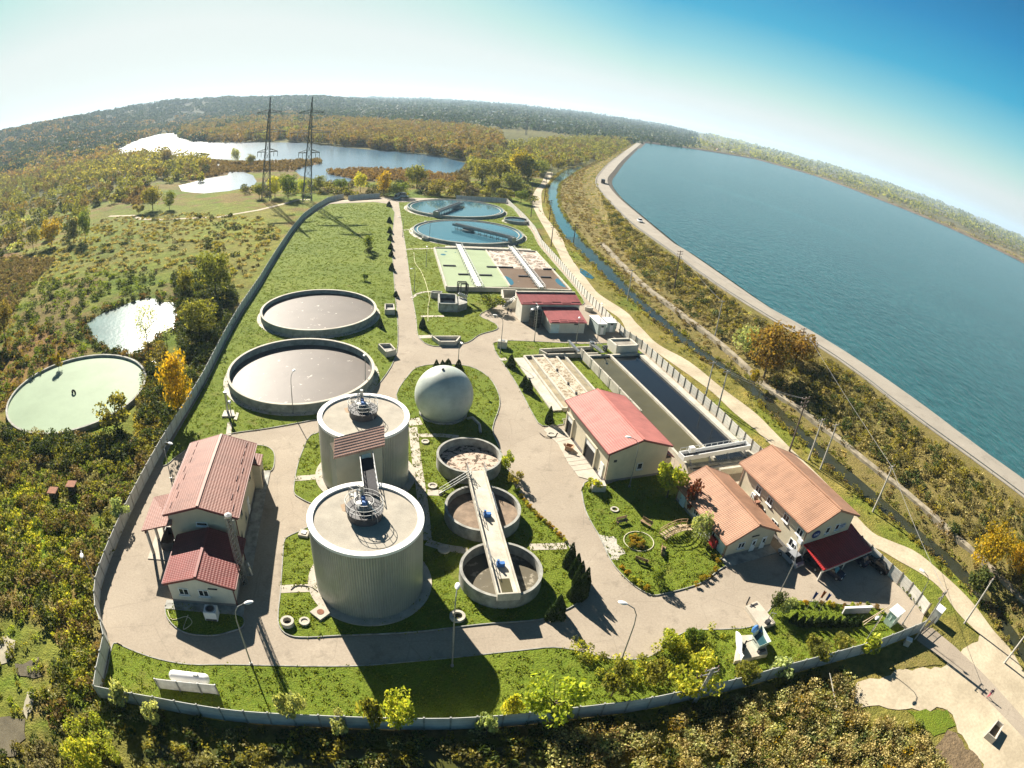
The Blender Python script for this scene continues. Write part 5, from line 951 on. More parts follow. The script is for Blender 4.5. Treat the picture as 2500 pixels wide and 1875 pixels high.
# transverse inlet channel and screen house
t = thing('inlet_channel', 'transverse concrete inlet channel above the grit channels', 'channel', d5(800, 950)); w = MB(); a, b = d5(540, 950, 1.2), d5(1230, 915, 1.2); c, d = d5(1330, 990, 1.2), d5(640, 1005, 1.2)
w.bar(Vector((a.x, a.y, .6)), Vector((b.x, b.y, .6)), .3, 1.2); w.bar(Vector((d.x, d.y, .5)), Vector((c.x, c.y, .5)), .3, 1.0); w.bar(Vector((a.x, a.y, .55)), Vector((d.x, d.y, .55)), .3, 1.1); w.build('wall', CONC, t); MB().sheet([a, b, c, d], .5).build('liquid', W_OLIVE, t)
t = thing('screen_walkway', 'railed steel walkway over the inlet channel screens', 'walkway', d5(1290, 940)); m = MB(); p_, q_ = d5(1230, 870, 1.5), d5(1390, 1000, 1.2); s2 = Vector((.5, .3, 0))
MB().bar(p_, q_, 1.0, .1).build('deck', STEEL, t)
for s in (-1, 1):
    for h in (.5, 1): m.bar(p_+s2*s+Vector((0, 0, h)), q_+s2*s+Vector((0, 0, h)), .06)
    for k in range(5): c = p_.lerp(q_, k/4)+s2*s; m.bar(c, c+Vector((0, 0, 1)), .06)
m.build('railing', STEEL, t); MB().box(d5(1240, 905, .9), (.9, .7, 1.8), (1, 0, 0)).build('screen_unit', ALU, t); MB().box(d5(1425, 935, .7), (.9, .6, 1.0), (1, 0, 0)).build('control_box', DARKM, t)
a, b, c, d = d5(1585, 905, 2.2), d5(1865, 895, 2.2), d5(1755, 805, 2.2), d5(1475, 812, 2.2); t = thing('receiving_pit', 'cream open topped concrete pit at the head of the settling basins', 'pit', (a.x, a.y, 0)); walls(MB(), [a, b, c, d], 0, 2.2, .35).build('wall', WALLW, t); MB().sheet([a, b, c, d], 1.8).build('floor', pm('pit_cover', (.26, .24, .20)), t)
# travelling scraper bridge at the near end
ZT = 1.9; pa, pb_ = d3(160, 330, ZT), d3(1040, 175, ZT); u = (pb_-pa).normalized(); u.z = 0; v = Vector((-u.y, u.x, 0)); Lb = (pb_-pa).length; mid = (pa+pb_)/2; mid.z = 0; t = thing('travelling_bridge', 'long white travelling scraper bridge across the near end of the settling basins', 'bridge', mid)
g_ = MB()
for s in (-.75, .75): g_.box(mid+v*(s+.55)+Vector((0, 0, ZT+.1)), (Lb, .14, .8), u)
for s in (-1, 1): g_.box(mid+u*s*(Lb/2+.08)+v*.55+Vector((0, 0, ZT+.1)), (.14, 1.64, .8), u)
g_.build('girder', PVC, t); MB().box(mid+v*.55+Vector((0, 0, ZT-.1)), (Lb-.1, 1.3, .06), u).build('deck', DARKM, t); r = MB()
for k in range(12): c = mid+u*(-Lb/2+Lb*k/11)+v*1.3; r.bar(c+Vector((0, 0, ZT+.5)), c+Vector((0, 0, ZT+1.15)), .06)
r.bar(mid-u*Lb/2+v*1.3+Vector((0, 0, ZT+1.1)), mid+u*Lb/2+v*1.3+Vector((0, 0, ZT+1.1)), .07); r.build('railing', ALU, t); l_ = MB()
for k in range(4): c = mid+u*(-Lb*.42+Lb*.28*k); l_.bar(c+Vector((0, 0, ZT)), c-v*1.6+Vector((0, 0, .6)), .14); l_.bar(c+v*.9+Vector((0, 0, ZT)), c-v*1.4+Vector((0, 0, .6)), .08)
l_.build('scraper_arm', ALU, t); MB().box(mid-u*Lb*.36+v*.9+Vector((0, 0, ZT+.85)), (.9, .7, .9), u).build('drive_box', PVC, t)
tw = thing('overflow_weir', 'toothed overflow weir below the travelling bridge', 'weir', mid-v*3); m = MB(); wa, wb = d3(210, 450, .9), d3(1000, 350, .9)
m.bar(wa, wb, .3, .3); m2_ = (wb-wa).normalized(); n_ = 30
for k in range(n_): c = wa.lerp(wb, (k+.5)/n_); m.bar(c+Vector((0, 0, .2)), c+v*.9+Vector((0, 0, .05)), .16, .1)
m.build('weir_plate', CONCD, tw); m = MB().bar(d3(640, 510, .6), d3(950, 465, .6), .5, 1.2); m.build('end_wall', CONC, tw)
# ------------------------------------------------------------------ fences
def fence(name, label, pts, h, step, mpanel, post_w=.16, post_m=None, thick=.07, skip=None):
    t = thing(name, label, 'fence', pts[len(pts)//2]); P = [Vector((p.x, p.y, 0)) for p in pts]; Lt = sum((b-a).length for a, b in zip(P[:-1], P[1:])); n = int(round(Lt/step)); Q = resample(P, n+1); pan = MB()
    for i in range(n):
        a, b = Q[i], Q[i+1]; pan.bar(a+Vector((0, 0, h/2)), b+Vector((0, 0, h/2)), thick, h-.02)
    pan.build('panel', mpanel, t); pm_ = MB().box((0, 0, h/2+.06), (post_w, post_w, h+.16)).build('post', post_m or CONCD, t, local=True); first = True
    if n+1 <= 100:
        for q in Q:
            o = pm_ if first else pm_.copy()
            if not first: COL.objects.link(o); o.parent = t
            first = False; o.location = q-t.location
    else:
        bpy.data.objects.remove(pm_); m = MB()
        for q in Q: m.box(q+Vector((0, 0, h/2+.06)), (post_w, post_w, h+.16))
        tag(m.build('post', post_m or CONCD, t), kind='stuff')
    return t
fence('front_wall', 'long grey concrete panel wall curving along the front of the compound', FRONT, 2.15, 2.4, FENCE); fence('concrete_fence', 'tall concrete panel fence down the left side of the compound', smooth_line(LEFTF, 2), 2.15, 2.35, FENCE, .17)
fence('white_fence', 'white panel fence with dark posts along the dirt track on the right', RIGHTF[4:], 2.0, 2.35, FENCEW, .2, pm('fence_post_dark', (.14, .12, .10))); fence('white_fence', 'short far run of white panel fence beyond the blue clarifiers', RIGHTF[:5], 2.0, 2.5, FENCEW, .2, bpy.data.materials['fence_post_dark'])
fence('far_fence', 'grey concrete fence behind the farther blue clarifier', Os([(985, 431), (1025, 434), (1094, 438)]), 2.2, 2.5, FENCE); fence('far_fence', 'grey concrete fence at the far left corner by the pylon', Os([(752, 432), (820, 427)]), 2.2, 2.5, FENCE); fence('far_fence', 'bent end of the concrete fence beside the pylon foot', Os([(708, 436), (742, 428)]), 2.2, 2.5, FENCE)
# ------------------------------------------------------------------ lamps and poles
LAMPCOL = STEEL
def lamp(base, hd, H, label, group='street lamps in the compound'):
    t = thing('street_lamp', label, 'street lamp', base, 0, group); b = Vector((0, 0, 0)); d = Vector((hd[0], hd[1], 0)).normalized()
    m = MB().tube(b, (0, 0, H*.78), .085, .06, 8); pts = [Vector((0, 0, H*.78)), Vector((0, 0, H*.9))+d*.12, Vector((0, 0, H*.97))+d*.5, Vector((0, 0, H))+d*1.3]; m.path(pts, .05, 6); m.tube(b, (0, 0, .3), .16, n=8); m.build('pole', STEEL, t, local=True)
    h = MB(); h.lathe((0, 0, 0), [(.0, -.12), (.18, -.1), (.24, 0), (.16, .09), (0, .12)], 14); e = Vector((0, 0, H))+d*1.65
    h.v = [Vector((0, 0, 0))+e+d*(q.x*2.0)+Vector((-d.y, d.x, 0))*q.y+Vector((0, 0, q.z)) for q in h.v]; h.build('lamp_head', WHITE, t, local=True, smooth=True); return t
def lamp_px(bx, by, tx, ty, label, **k):
    b = at(bx, by); H = zray(tx, ty, b.length); H = max(6.5, min(11, H)); h = at(tx, ty, H); d = Vector((h.x-b.x, h.y-b.y, 0)); d = d if d.length > .4 else Vector((0, 1, 0)); return lamp(b, d, H, label, **k)
for a in [(614, 1622, 581, 1476, 'tall lamp in the front lawn below the air conditioning unit'), (1104, 1627, 1104, 1461, 'tall lamp at the road edge in the shadow of the nearer digester'), (1503, 1648, 1544, 1478, 'tall lamp among shrubs at the bend of the front road'), (1901, 1452, 1945, 1345, 'lamp rising past the silver car'), (2203, 1524, 2253, 1394, 'lamp at the white fence beside the guard booth'),
          (1536, 1189, 1530, 1066, 'lamp with a curved arm before the end wall of the garage'), (1221, 862, 1210, 769, 'curved lamp beside the white concrete box'), (1304, 834, 1312, 755, 'lamp in front of the black tank'), (1406, 838, 1413, 787, 'lamp before the annex door of the blower house'), (1458, 833, 1470, 747, 'lamp before the larger white kiosk'),
          (1117, 908, 1128, 838, 'lamp behind the gas holder'), (716, 1011, 705, 915, 'thin lamp at the near rim of the front sludge tank'), (892, 940, 889, 870, 'thin lamp between sludge tank and farther digester'), (418, 1170, 410, 1080, 'lamp behind the lean to canopy'), (1135, 600, 1128, 520, 'thin lamp at the clarifier')]:
    if a[4] != 'thin lamp at the clarifier': lamp_px(*a)
for i, (bx, by, tx, ty, nm) in enumerate([(1040, 651, 1042, 606, 'first lamp on the left edge of the green basin lawn'), (1011, 712, 1007, 655, 'lamp on the lawn between straight road and basin'), (983, 578, 982, 530, 'lamp at the road beside the near clarifier'), (1048, 585, 1046, 540, 'lamp at the pit of the near clarifier')]): lamp_px(bx, by, tx, ty, nm)
lamp_px(238, 1435, 200, 1362, 'lamp outside the left fence in the green scrub'); lamp_px(2100, 1585, 2085, 1555, 'lamp over the front wall above the garden')
def pole(base, H, label, kind=0, ang=0.0, group='utility poles along the canal', name='utility_pole'):
    t = thing(name, label, 'pole', base, ang, group); m = MB()
    if kind == 2:                                          # ladder like concrete pole
        for s in (-.16, .16): m.bar((s, 0, 0), (s*.7, 0, H), .12, .22)
        for k in range(int(H/.75)): m.bar((-.15, 0, .4+k*.75), (.15, 0, .4+k*.75), .2, .3)
    else: m.tube((0, 0, -.3), (0, 0, H), .19, .11, 10)
    m.build('shaft', POLEW if kind == 1 else POLEC, t, local=True); c = MB(); n = MB()
    for z, w in (((H-.3, 1.9),) if kind == 0 else ((H-.3, 1.6), (H-1.0, 2.2)) if kind == 2 else ((H-.3, 2.0), (H-1.1, 2.0), (H-1.9, 1.6))):
        c.bar((-w/2, .1, z), (w/2, .1, z), .1, .12)
        for x in (-w/2+.1, 0, w/2-.1): n.lathe((x, .1, z+.05), [(.04, 0), (.09, .08), (.04, .16), (.08, .22), (0, .3)], 8)
    c.build('crossarm', STEEL if kind != 1 else POLEW, t, local=True); n.build('insulator', pm('porcelain', (.20, .12, .09), .3), t, local=True); return t
def pole_px(bx, by, tx, ty, label, kind=0, ang=.4, zb=0.0, **k):
    b = at(bx, by, zb); H = zray(tx, ty, b.length)-zb; return pole(b, max(6, min(14, H)), label, kind, ang, **k)
PL = []
for a in [(2234, 1560, 2309, 1442, 'ladder like concrete pole at the gate with a crown of insulators', 2), (2355, 1521, 2428, 1416, 'plain concrete pole standing on the dirt track outside the gate', 0), (2131, 1249, 2182, 1139, 'concrete pole in the verge behind the car port', 0), (1974, 1122, 2007, 1023, 'left of two paired poles behind the tan office roof', 0), (2003, 1145, 2045, 1037, 'right of two paired poles behind the tan office roof', 0), (1927, 1101, 1968, 970, 'tallest pole rising behind the office roof ridge', 1),
          (1721, 972, 1742, 883, 'left of two poles beside the white fence and dark basin', 0), (1753, 997, 1777, 905, 'right of two poles beside the white fence and dark basin', 0), (1532, 733, 1543, 658, 'pole on the grass between canal and track right of the blower house', 0), (1345, 601, 1350, 543, 'pole on the track beside the near blue clarifier', 1), (1296, 530, 1301, 489, 'pole left of the track beyond the small round tank', 1), (1341, 537, 1346, 488, 'pole at the canal edge beyond the puddle', 1), (1400, 593, 1404, 548, 'pole standing in the canal bend', 1), (1297, 482, 1298, 436, 'dark pole left of the track where it bends', 1), (1328, 495, 1331, 425, 'dark pole between track and canal head', 1), (1345, 437, 1348, 400, 'far dark pole at the canal head', 1), (1386, 434, 1390, 398, 'farthest dark pole by the canal', 1)]:
    PL.append(pole_px(*a))
for a in [(1744, 828, 1767, 735, 'pole on the ledge beyond the canal below the orange bush', 0, .4, .6), (1645, 708, 1662, 612, 'tall pole halfway up the embankment slope', 1, .4, 2.4), (1942, 885, 1968, 802, 'pole on the slope below the guard rail behind the orange bush', 1, .4, 3.2), (2455, 1615, 2500, 1560, 'pole in the brown scrub at the right edge', 0, .4, .3)]: PL.append(pole_px(*a))
pole_px(1695, 1716, 1732, 1646, 'ladder like concrete pole against the front wall among shrubs', 2, .3, group='utility poles in the garden')
def wire(p, q, sag=.8, n=10): return [p.lerp(q, i/n)-Vector((0, 0, 4*sag*(i/n)*(1-i/n))) for i in range(n+1)]
def top(o): return max((o.matrix_basis @ Vector(v) for ch in o.children[:1] for v in ch.bound_box), key=lambda v: v.z)
for a, b in ((5, 6), (5, 7), (2, 19), (0, 2), (17, 18), (18, 19)):
    if a < len(PL) and b < len(PL):
        w = MB(); p, q = PL[a].location+Vector((0, 0, top(PL[a]).z-PL[a].location.z)), PL[b].location+Vector((0, 0, top(PL[b]).z-PL[b].location.z))
        w.path(wire(p, q), .03, 4)
        tag(w.build('overhead_wire', pm('wire_grey', (.25, .25, .25)), loc=p), 'thin sagging wire strung between canal side poles', 'wire', 'overhead wires by the canal')
# lattice pylons
def pylon(base, H, label, ang=0.25):
    t = thing('lattice_pylon', label, 'pylon', base, ang, 'lattice pylons'); m = MB(); B = H*.042
    hw = lambda z: B*(1-z/(H*.62)*.62) if z < H*.62 else B*.38*(1-(z-H*.62)/(H*.38)*.9)
    zs = list(np.linspace(0, H*.62, 9))+list(np.linspace(H*.62, H, 8))[1:]; cs = [(-1, -1), (1, -1), (1, 1), (-1, 1)]
    for z0, z1 in zip(zs[:-1], zs[1:]):
        a, b = hw(z0), hw(z1)
        for k in range(4):
            (x, y), (x2, y2) = cs[k], cs[(k+1) % 4]; m.bar((x*a, y*a, z0), (x*b, y*b, z1), .2); m.bar((x*a, y*a, z0), (x2*b, y2*b, z1), .13); m.bar((x2*a, y2*a, z0), (x*b, y*b, z1), .13); m.bar((x*b, y*b, z1), (x2*b, y2*b, z1), .08)
    m.build('tower', pm('pylon_steel_dark', (.10, .105, .10), .7), t, local=True)
    for z, w in ((H*.85, H*.12), (H*.66, H*.19), (H*.47, H*.10)):
        m = MB(); a = hw(z); hh = H*.028
        for s in (-1, 1):
            for y in (-a, a): m.bar((s*a, y, z), (s*w, 0, z), .3); m.bar((s*a, y, z+hh), (s*w, 0, z+.1), .26)
            for f in (.3, .55, .78): x = s*(a+(w-a)*f); m.bar((x, -a*(1-f), z), (x, a*(1-f)*.3, z+hh*(1-f)), .1)
        m.build('crossarm', MATS['pylon_steel_dark'], t, local=True); i = MB()
        for s in (-1, 1):
            for f in (.98, .62): i.tube((s*w*f, 0, z-.1), (s*w*f, 0, z-2.4), .14, n=6)
        i.build('insulator', pm('glass_insulator', (.35, .36, .36), .3), t, local=True)
def pylon_px(bx, by, tx, ty, label, **k): b = at(bx, by); pylon(b, max(20, min(56, zray(tx, ty, b.length))), label, **k)
pylon_px(650, 489, 660, 237, 'left of two tall lattice pylons before the lake'); pylon_px(750, 493, 759, 237, 'right of two tall lattice pylons before the lake, at the fence corner')
for bx, by, tx, ty, lab in [(1284, 330, 1290, 281, 'nearest pylon in the far orange wood'), (1405, 325, 1410, 295, 'pylon above the far wood left of the dike road'), (1466, 325, 1469, 295, 'small pylon beyond the far end of the canal'), (1511, 325, 1514, 300, 'small pylon left of the far reservoir corner'), (1777, 378, 1779, 350, 'distant pylon on the far reservoir shore, left'), (1994, 428, 1997, 403, 'distant pylon on the far reservoir shore, right'), (1240, 290, 1240, 262, 'tiny pylon on the hazy horizon woods')]: pylon_px(bx, by, tx, ty, lab)
# ------------------------------------------------------------------ vehicles
def car(name, label, loc, rotz, paint, L=4.3, Wd=1.75, H=1.45, group=None, cat='car', van=False):
    t = thing(name, label, cat, loc, rotz, group); hw = Wd/2; x = L/2
    def loft(secs): # secs: (x, z0, z1, halfwidth bottom, halfwidth top)
        m = MB(); V = []
        for sx, z0, z1, wb, wt in secs: V += [(sx, -wb, z0), (sx, -wb*1.0, (z0+z1)/2), (sx, -wt, z1), (sx, wt, z1), (sx, wb, (z0+z1)/2), (sx, wb, z0)]
        F = []; n = len(secs)
        for i in range(n-1):
            for k in range(6): a = 6*i+k; b = 6*i+(k+1) % 6; F.append((a, b, b+6, a+6))
        F += [tuple(range(6))[::-1], tuple(range(6*n-6, 6*n))]; return m.add(V, F)
    zb = .25; zh = .82
    b = loft([(-x, .42, .75, hw*.80, hw*.74), (-x*.93, zb, .88, hw*.97, hw*.86), (-x*.5, zb, .92, hw, hw*.92), (0, zb, .9, hw, hw*.94), (x*.45, zb, .90, hw, hw*.92), (x*.88, zb, .72, hw*.95, hw*.84), (x, .38, .62, hw*.76, hw*.68)])
    bo = b.build('body', paint, t, local=True, smooth=True); c0, c1_, r0, r1 = (-x*.78, x*.42, -x*.50, x*.12) if not van else (-x*.97, x*.62, -x*.92, x*.42)
    cb = MB(); zt = H; wr = hw*.74; wb = hw*.90
    cb.add([(c0, -wb, .88), (c1_, -wb, .88), (c1_, wb, .88), (c0, wb, .88), (r0, -wr, zt), (r1, -wr, zt), (r1, wr, zt), (r0, wr, zt)], [(0, 1, 5, 4), (1, 2, 6, 5), (2, 3, 7, 6), (3, 0, 4, 7)]); cb.build('window_glass', GLASS, t, local=True)
    rf = MB(); rf.box(((r0+r1)/2, 0, zt+.01), (r1-r0+.12, wr*2+.06, .07)); 
    for s in (-1, 1):
        for px, pz in ((c0, r0), (c1_, r1)): rf.bar((px, s*wb, .88), (pz, s*wr, zt), .09, .07)
        mx = (c0+c1_)/2; rf.bar((mx, s*(wb+.005), .88), ((r0+r1)/2, s*(wr+.005), zt), .08, .06)
    rf.build('roof', paint, t, local=True, bevel=.02)
    for sx in (-.62, .62):
        for s in (-1, 1):
            w = MB().tube((sx*x, s*(hw-.19), .31), (sx*x, s*(hw+.01), .31), .31, n=18).build('wheel', RUBBER, t, local=True); MB().tube((sx*x, s*(hw-.02), .31), (sx*x, s*(hw+.02), .31), .19, n=12).build('rim', ALU, w, local=True)
    for s in (-1, 1):
        MB().box((x*.93, s*hw*.62, .62), (.16, .34, .14)).build('headlight', WHITE, t, local=True, bevel=.03); MB().box((-x*.955, s*hw*.68, .72), (.1, .3, .18)).build('tail_light', REDT, t, local=True, bevel=.02); MB().box((c1_-.15, s*(hw+.06), .95), (.14, .16, .12)).build('wing_mirror', paint, t, local=True, bevel=.03)
    MB().box((-x*.99, 0, .55), (.04, .5, .11)).build('number_plate', WHITE, t, local=True); return t
SILVER = pm('car_silver', (.42, .45, .50), .3, .03, 2, metal=.5, fine=.01); BLACKP = pm('car_black', (.012, .013, .016), .25, .03, 2, fine=.01, spec=.3); NAVYP = pm('car_dark_blue', (.02, .025, .045), .25, .03, 2, fine=.01, spec=.3); WHITEP = pm('car_white', (.7, .7, .7), .35, .03, 2, fine=.01)
p, q = d4(690, 810), d4(470, 590); d = q-p; c_ = (p+q)/2; car('parked_car', 'silver saloon parked at the side of the workshop yard, half in sun', (c_.x+.2, c_.y, 0), math.atan2(d.y, d.x), SILVER, group='parked cars')
car('parked_car', 'dark car under the left part of the car port', d4(905, 760), math.atan2(d.y, d.x), BLACKP, group='parked cars'); car('parked_car', 'dark blue car nosing out of the car port beside the corner post', d4(1150, 880), math.atan2(d.y, d.x)+.3+math.pi, NAVYP, group='parked cars'); car('parked_car', 'black car in the shade between car port and white fence', d4(1770, 800), math.atan2(d.y, d.x)+.15, BLACKP, group='parked cars'); car('parked_car', 'dark car at the back of the car port near the right post', d4(1500, 700), math.atan2(d.y, d.x)+.1, NAVYP, group='parked cars')
a = RL[30]; i_ = min(range(120), key=lambda k: (RL[k]-c2(1845, 885, ZR)).length); d = RL[i_+1]-RL[i_-1]; q = c2(1845, 885, ZR); car('parked_car', 'white car driving on the embankment road', (q.x, q.y, ZR), math.atan2(d.y, d.x), WHITEP, group='vehicles on the embankment road')
q = c2(1612, 640, ZR); i_ = min(range(120), key=lambda k: (RL[k]-q).length); d = RL[i_+1]-RL[i_-1]; t = thing('dark_truck', 'small dark truck on the bend of the embankment road', 'truck', q, math.atan2(d.y, d.x), 'vehicles on the embankment road')
MB().box((2.2, 0, 1.5), (2.0, 2.3, 2.2)).build('cab', BLACKP, t, local=True, bevel=.15); MB().box((-1.2, 0, 1.5), (4.4, 2.4, 1.6)).build('cargo_bed', DARKM, t, local=True, bevel=.05); MB().box((3.22, 0, 1.95), (.04, 1.9, .8)).build('windscreen', GLASS, t, local=True)
for sx in (2.1, -1.6, -2.6):
    for s in (-1, 1): MB().tube((sx, s*.9, .5), (sx, s*1.2, .5), .5, n=14).build('wheel', RUBBER, t, local=True)
car('white_van', 'white van parked at the far gate, left one', e2(32, 78), 1.5, WHITEP, 5.2, 2.0, 2.3, 'vans at the far gate', 'van', True); car('white_van', 'white van parked at the far gate, right one by the clarifier', e2(76, 66), .1, WHITEP, 5.2, 2.0, 2.3, 'vans at the far gate', 'van', True)
# ------------------------------------------------------------------ small things on the ground
q = at(440, 1660); c, d = at(413, 1648, .9), at(512, 1660, .9); u = (d-c).normalized(); t = thing('gas_tank', 'white horizontal gas tank on the front lawn behind a screen wall', 'tank', ((c.x+d.x)/2, (c.y+d.y)/2, 0)); r = .62; L = (d-c).length; mid = (c+d)/2; m = MB(); pr = [(0, 0), (r*.5, .08), (r*.85, .25), (r, .5), (r, L-.5), (r*.85, L-.25), (r*.5, L-.08), (0, L)]
lt = MB().lathe((0, 0, 0), pr, 28); bas = (Vector((-u.y, u.x, 0)), Vector((0, 0, 1)), u); lt.v = [c+bas[0]*q_.x+bas[1]*q_.y+bas[2]*q_.z for q_ in lt.v]; lt.build('shell', WHITE, t, smooth=True)
MB().box(mid+u*L*.2+Vector((0, 0, r+.05)), (.5, .35, .22), u).build('valve_box', STEEL, t); m = MB()
for s in (-.3, .3): m.box(mid+u*L*s-Vector((0, 0, .62)), (.25, .9, .6), u)
m.build('saddle', CONC, t)
a, b = at(378, 1657, 1.7), at(525, 1672, 1.7); t = thing('screen_wall', 'white stained screen wall on posts before the gas tank', 'wall', ((a.x+b.x)/2, (a.y+b.y)/2, 0)); u = (b-a).normalized(); mid = (a+b)/2; MB().box(Vector((mid.x, mid.y, .9)), ((b-a).length, .1, 1.6), u).build('panel', pm('stained_white_wall', (.52, .51, .47), .8, .2, 1.2, col2=(.62, .61, .58)), t)
for s in (0, .36, .72, 1): q = a.lerp(b, s); MB().box(Vector((q.x, q.y, .95))-Vector((u.y, -u.x, 0))*-.1, (.14, .14, 1.9), u).build('post', STEEL, t)
q = at(520, 1508); t = thing('air_conditioning_unit', 'white air conditioning unit with a round fan before the front wing', 'air conditioner', q); MB().box(q+Vector((0, 0, .8)), (1.5, 1.3, 1.3), G1b.u).build('casing', PVC, t, bevel=.04); MB().ring(q, .02, .48, 1.455, 1.48, 28).build('fan', DARKM, t); MB().ring(q, .46, .56, 1.452, 1.53, 28).build('fan_ring', STEEL, t); MB().box(q+Vector((0, 0, .35))-G1b.v*.66, (1.3, .05, .25), G1b.u).build('grille', DARKM, t)
for s in (-.6, .6): MB().box(q+G1b.u*s+Vector((0, 0, .08)), (.12, 1.2, .15), G1b.u).build('foot', STEEL, t)
q = at(556, 1007); t = thing('flare_stack', 'slim steel flare stack with a small globe on a slab by the near sludge tank', 'flare stack', q); H = zray(551, 956, q.length); MB().tube(q, q+Vector((0, 0, H-.2)), .22, .20, 14).build('stack', ALU, t, smooth=True); MB().ring(q, .18, .34, H-.25, H, 16).build('crown', STEEL, t); g2 = c4(1462, 548); MB().tube(g2, g2+Vector((0, 0, 1.9)), .1, n=8).build('stub_pipe', STEEL, t); MB().lathe((g2.x, g2.y, 1.9), [(0, 0), (.25, .08), (.34, .32), (.25, .56), (0, .66)], 16).build('globe', ALU, t, smooth=True); MB().prism([c4(1405, 570), c4(1490, 568), c4(1480, 530), c4(1420, 532)], .0, .3).build('slab', CONC, t); struct('concrete_pad', MB().prism([c4(1480, 585), c4(1500, 588), c4(1512, 545), c4(1495, 540)], .0, .16), CONC); struct('footpath', MB().sheet([c4(1430, 685), c4(1462, 682), c4(1470, 600), c4(1440, 600)], .075), SLAB)
def manhole(label, q, r=.7, h=.25, hole=False):
    t = thing('manhole', label, 'manhole', q, 0, 'manhole rings on the lawns'); MB().ring(q, r*.62, r, 0, h, 24).build('ring', CONC, t); MB().cyl(q, r*.63, 0, h-.1 if not hole else .06, 20).build('cover', DARKM if hole else SLAB, t)
manhole('open dark manhole ring at the lower left of the near digester lawn', c8(1822, 748), .75, .6, True); manhole('closed round manhole beside the open ring', c8(1928, 738), .6, .3); manhole('manhole ring on the lawn by the middle thickener stair', c5(798, 870), .65); manhole('manhole on the lawn left of the farthest thickener', c5(758, 628), .6); manhole('manhole ring on the shaded path between digester and thickeners', c5(860, 1218), .75)
manhole('dark manhole ring at the foot of the roadside lamp in shade', c9(1080, 708), .85, .4, True); manhole('manhole with a hose loop on the garage apron', c6(378, 1198), .75, .2); manhole('round concrete ring beside the white kiosks', d5(1200, 430), 1.1, 1.0); manhole('manhole in the lawn above the round flower bed', e5(318, 17), .6, .2, True)
q = c8(2030, 682); t = thing('hatch_slab', 'square concrete slab with a round cover by the near digester', 'slab', q); MB().box(q+Vector((0, 0, .15)), (1.7, 1.7, .3), (1, -.6, 0)).build('slab', SLAB, t, bevel=.03); MB().cyl(q, .4, .28, .33, 20).build('cover', RUST, t)
q = d2(158, 985); t = thing('cardboard_crate', 'open tan crate on the garage apron', 'crate', q); m = MB(); u = Vector((1, -.35, 0)).normalized(); v = Vector((.35, 1, 0)).normalized()
for s in (-.5, .5): m.box(q+u*s+Vector((0, 0, .4)), (.06, 1.0, .8), u); m.box(q+v*s+Vector((0, 0, .4)), (1.06, .06, .8), u)
m.box(q+Vector((0, 0, .06)), (1, 1, .08), u); m.build('box', pm('crate_tan', (.45, .27, .16), .8), t); m = MB()
for s in (-1, 1): m.bar(q+u*s*.5+Vector((0, 0, .8))-v*.5, q+u*s*.8+Vector((0, 0, 1.0))-v*.2, .4, .04)
m.build('flap', MATS['crate_tan'], t)
hose = lambda name, label, pts, r, m: tag(MB().path(smooth_line(pts, 4), r, 5).build(name, m, loc=pts[0]), label, 'hose')
hose('garden_hose', 'pale yellow hose lying across the basin lawn', [e2(160, 495, .1), e2(170, 575, .1), e2(215, 640, .1), e2(255, 740, .1), e2(280, 850, .1), e2(270, 920, .1), c2(505, 1515, .1)], .07, pm('hose_yellow', (.55, .52, .3))); hose('garden_hose', 'pale looped hose on the shaded grass before the front wing', [c8(1060, 660, .1), c8(1090, 720, .1), c8(1180, 700, .1), c8(1215, 740, .1), c8(1160, 780, .1), c8(1190, 690, .1)], .05, MATS['hose_yellow']); hose('garden_hose', 'black hose curving onto the garage apron manhole', [c6(305, 1185, .1), c6(340, 1210, .1), c6(390, 1208, .12), c6(418, 1185, .1)], .05, RUBBER); hose('garden_hose', 'dark hose on the path at the foot of the near digester', [c8(1840, 530, .12), c8(1880, 505, .12), c8(1960, 512, .12), c8(2010, 540, .2)], .05, RUBBER)
# beehives and floating drum
for i, (x, y) in enumerate(((352, 1085), (468, 1045))):
    q = c4(x, y); t = thing('field_hut', ('left' if i == 0 else 'right')+' of two small rusty roofed hutches in the scrub left of the fence', 'hutch', q, .3); MB().box((0, 0, .75), (1.2, 1.2, 1.5)).build('body', pm('hutch_wood', (.10, .07, .05)), t, local=True); MB().box((0, 0, 1.56), (1.7, 1.6, .12), (1, 0, 0), (.12, 0, 1)).build('roof', RUST, t, local=True)
q = c4(470, 425); t = thing('floating_tyre', 'black tyre like float in the old green tank', 'float', q); m = MB(); N = 20
for k in range(N): a0, a1 = 2*math.pi*k/N, 2*math.pi*(k+1)/N; m.tube((.45*math.cos(a0), 0, .5+.45*math.sin(a0)), (.45*math.cos(a1), 0, .5+.45*math.sin(a1)), .2, n=8, cap=False)
m.build('tyre', RUBBER, t, local=True)
# ------------------------------------------------------------------ garden by the workshop
def bench(label, q, ang):
    t = thing('park_bench', label, 'bench', q, ang, 'benches round the flower bed'); m = MB()
    for k in range(3): m.box((0, -.18+k*.17, .45), (1.7, .14, .05))
    m.build('seat', WOOD, t, local=True); m = MB()
    for k in range(3): m.box((0, .3, .58+k*.15), (1.7, .05, .12))
    m.build('backrest', WOOD, t, local=True)
    for s in (-.65, .65): l_ = MB(); l_.box((s, 0, .22), (.08, .45, .44)); l_.bar((s, .27, .4), (s, .33, 1.0), .07); l_.build('leg', DARKM, t, local=True)
for x, y, a, lab in ((375, 118, .45, 'brown bench at the top left of the flower bed'), (558, 135, -.75, 'brown bench at the top right of the flower bed'), (692, 350, 1.35, 'pale wooden bench to the right below the flower bed'), (525, 418, 2.7, 'dark bench at the bottom of the flower bed')): bench(lab, e5(x, y), a)
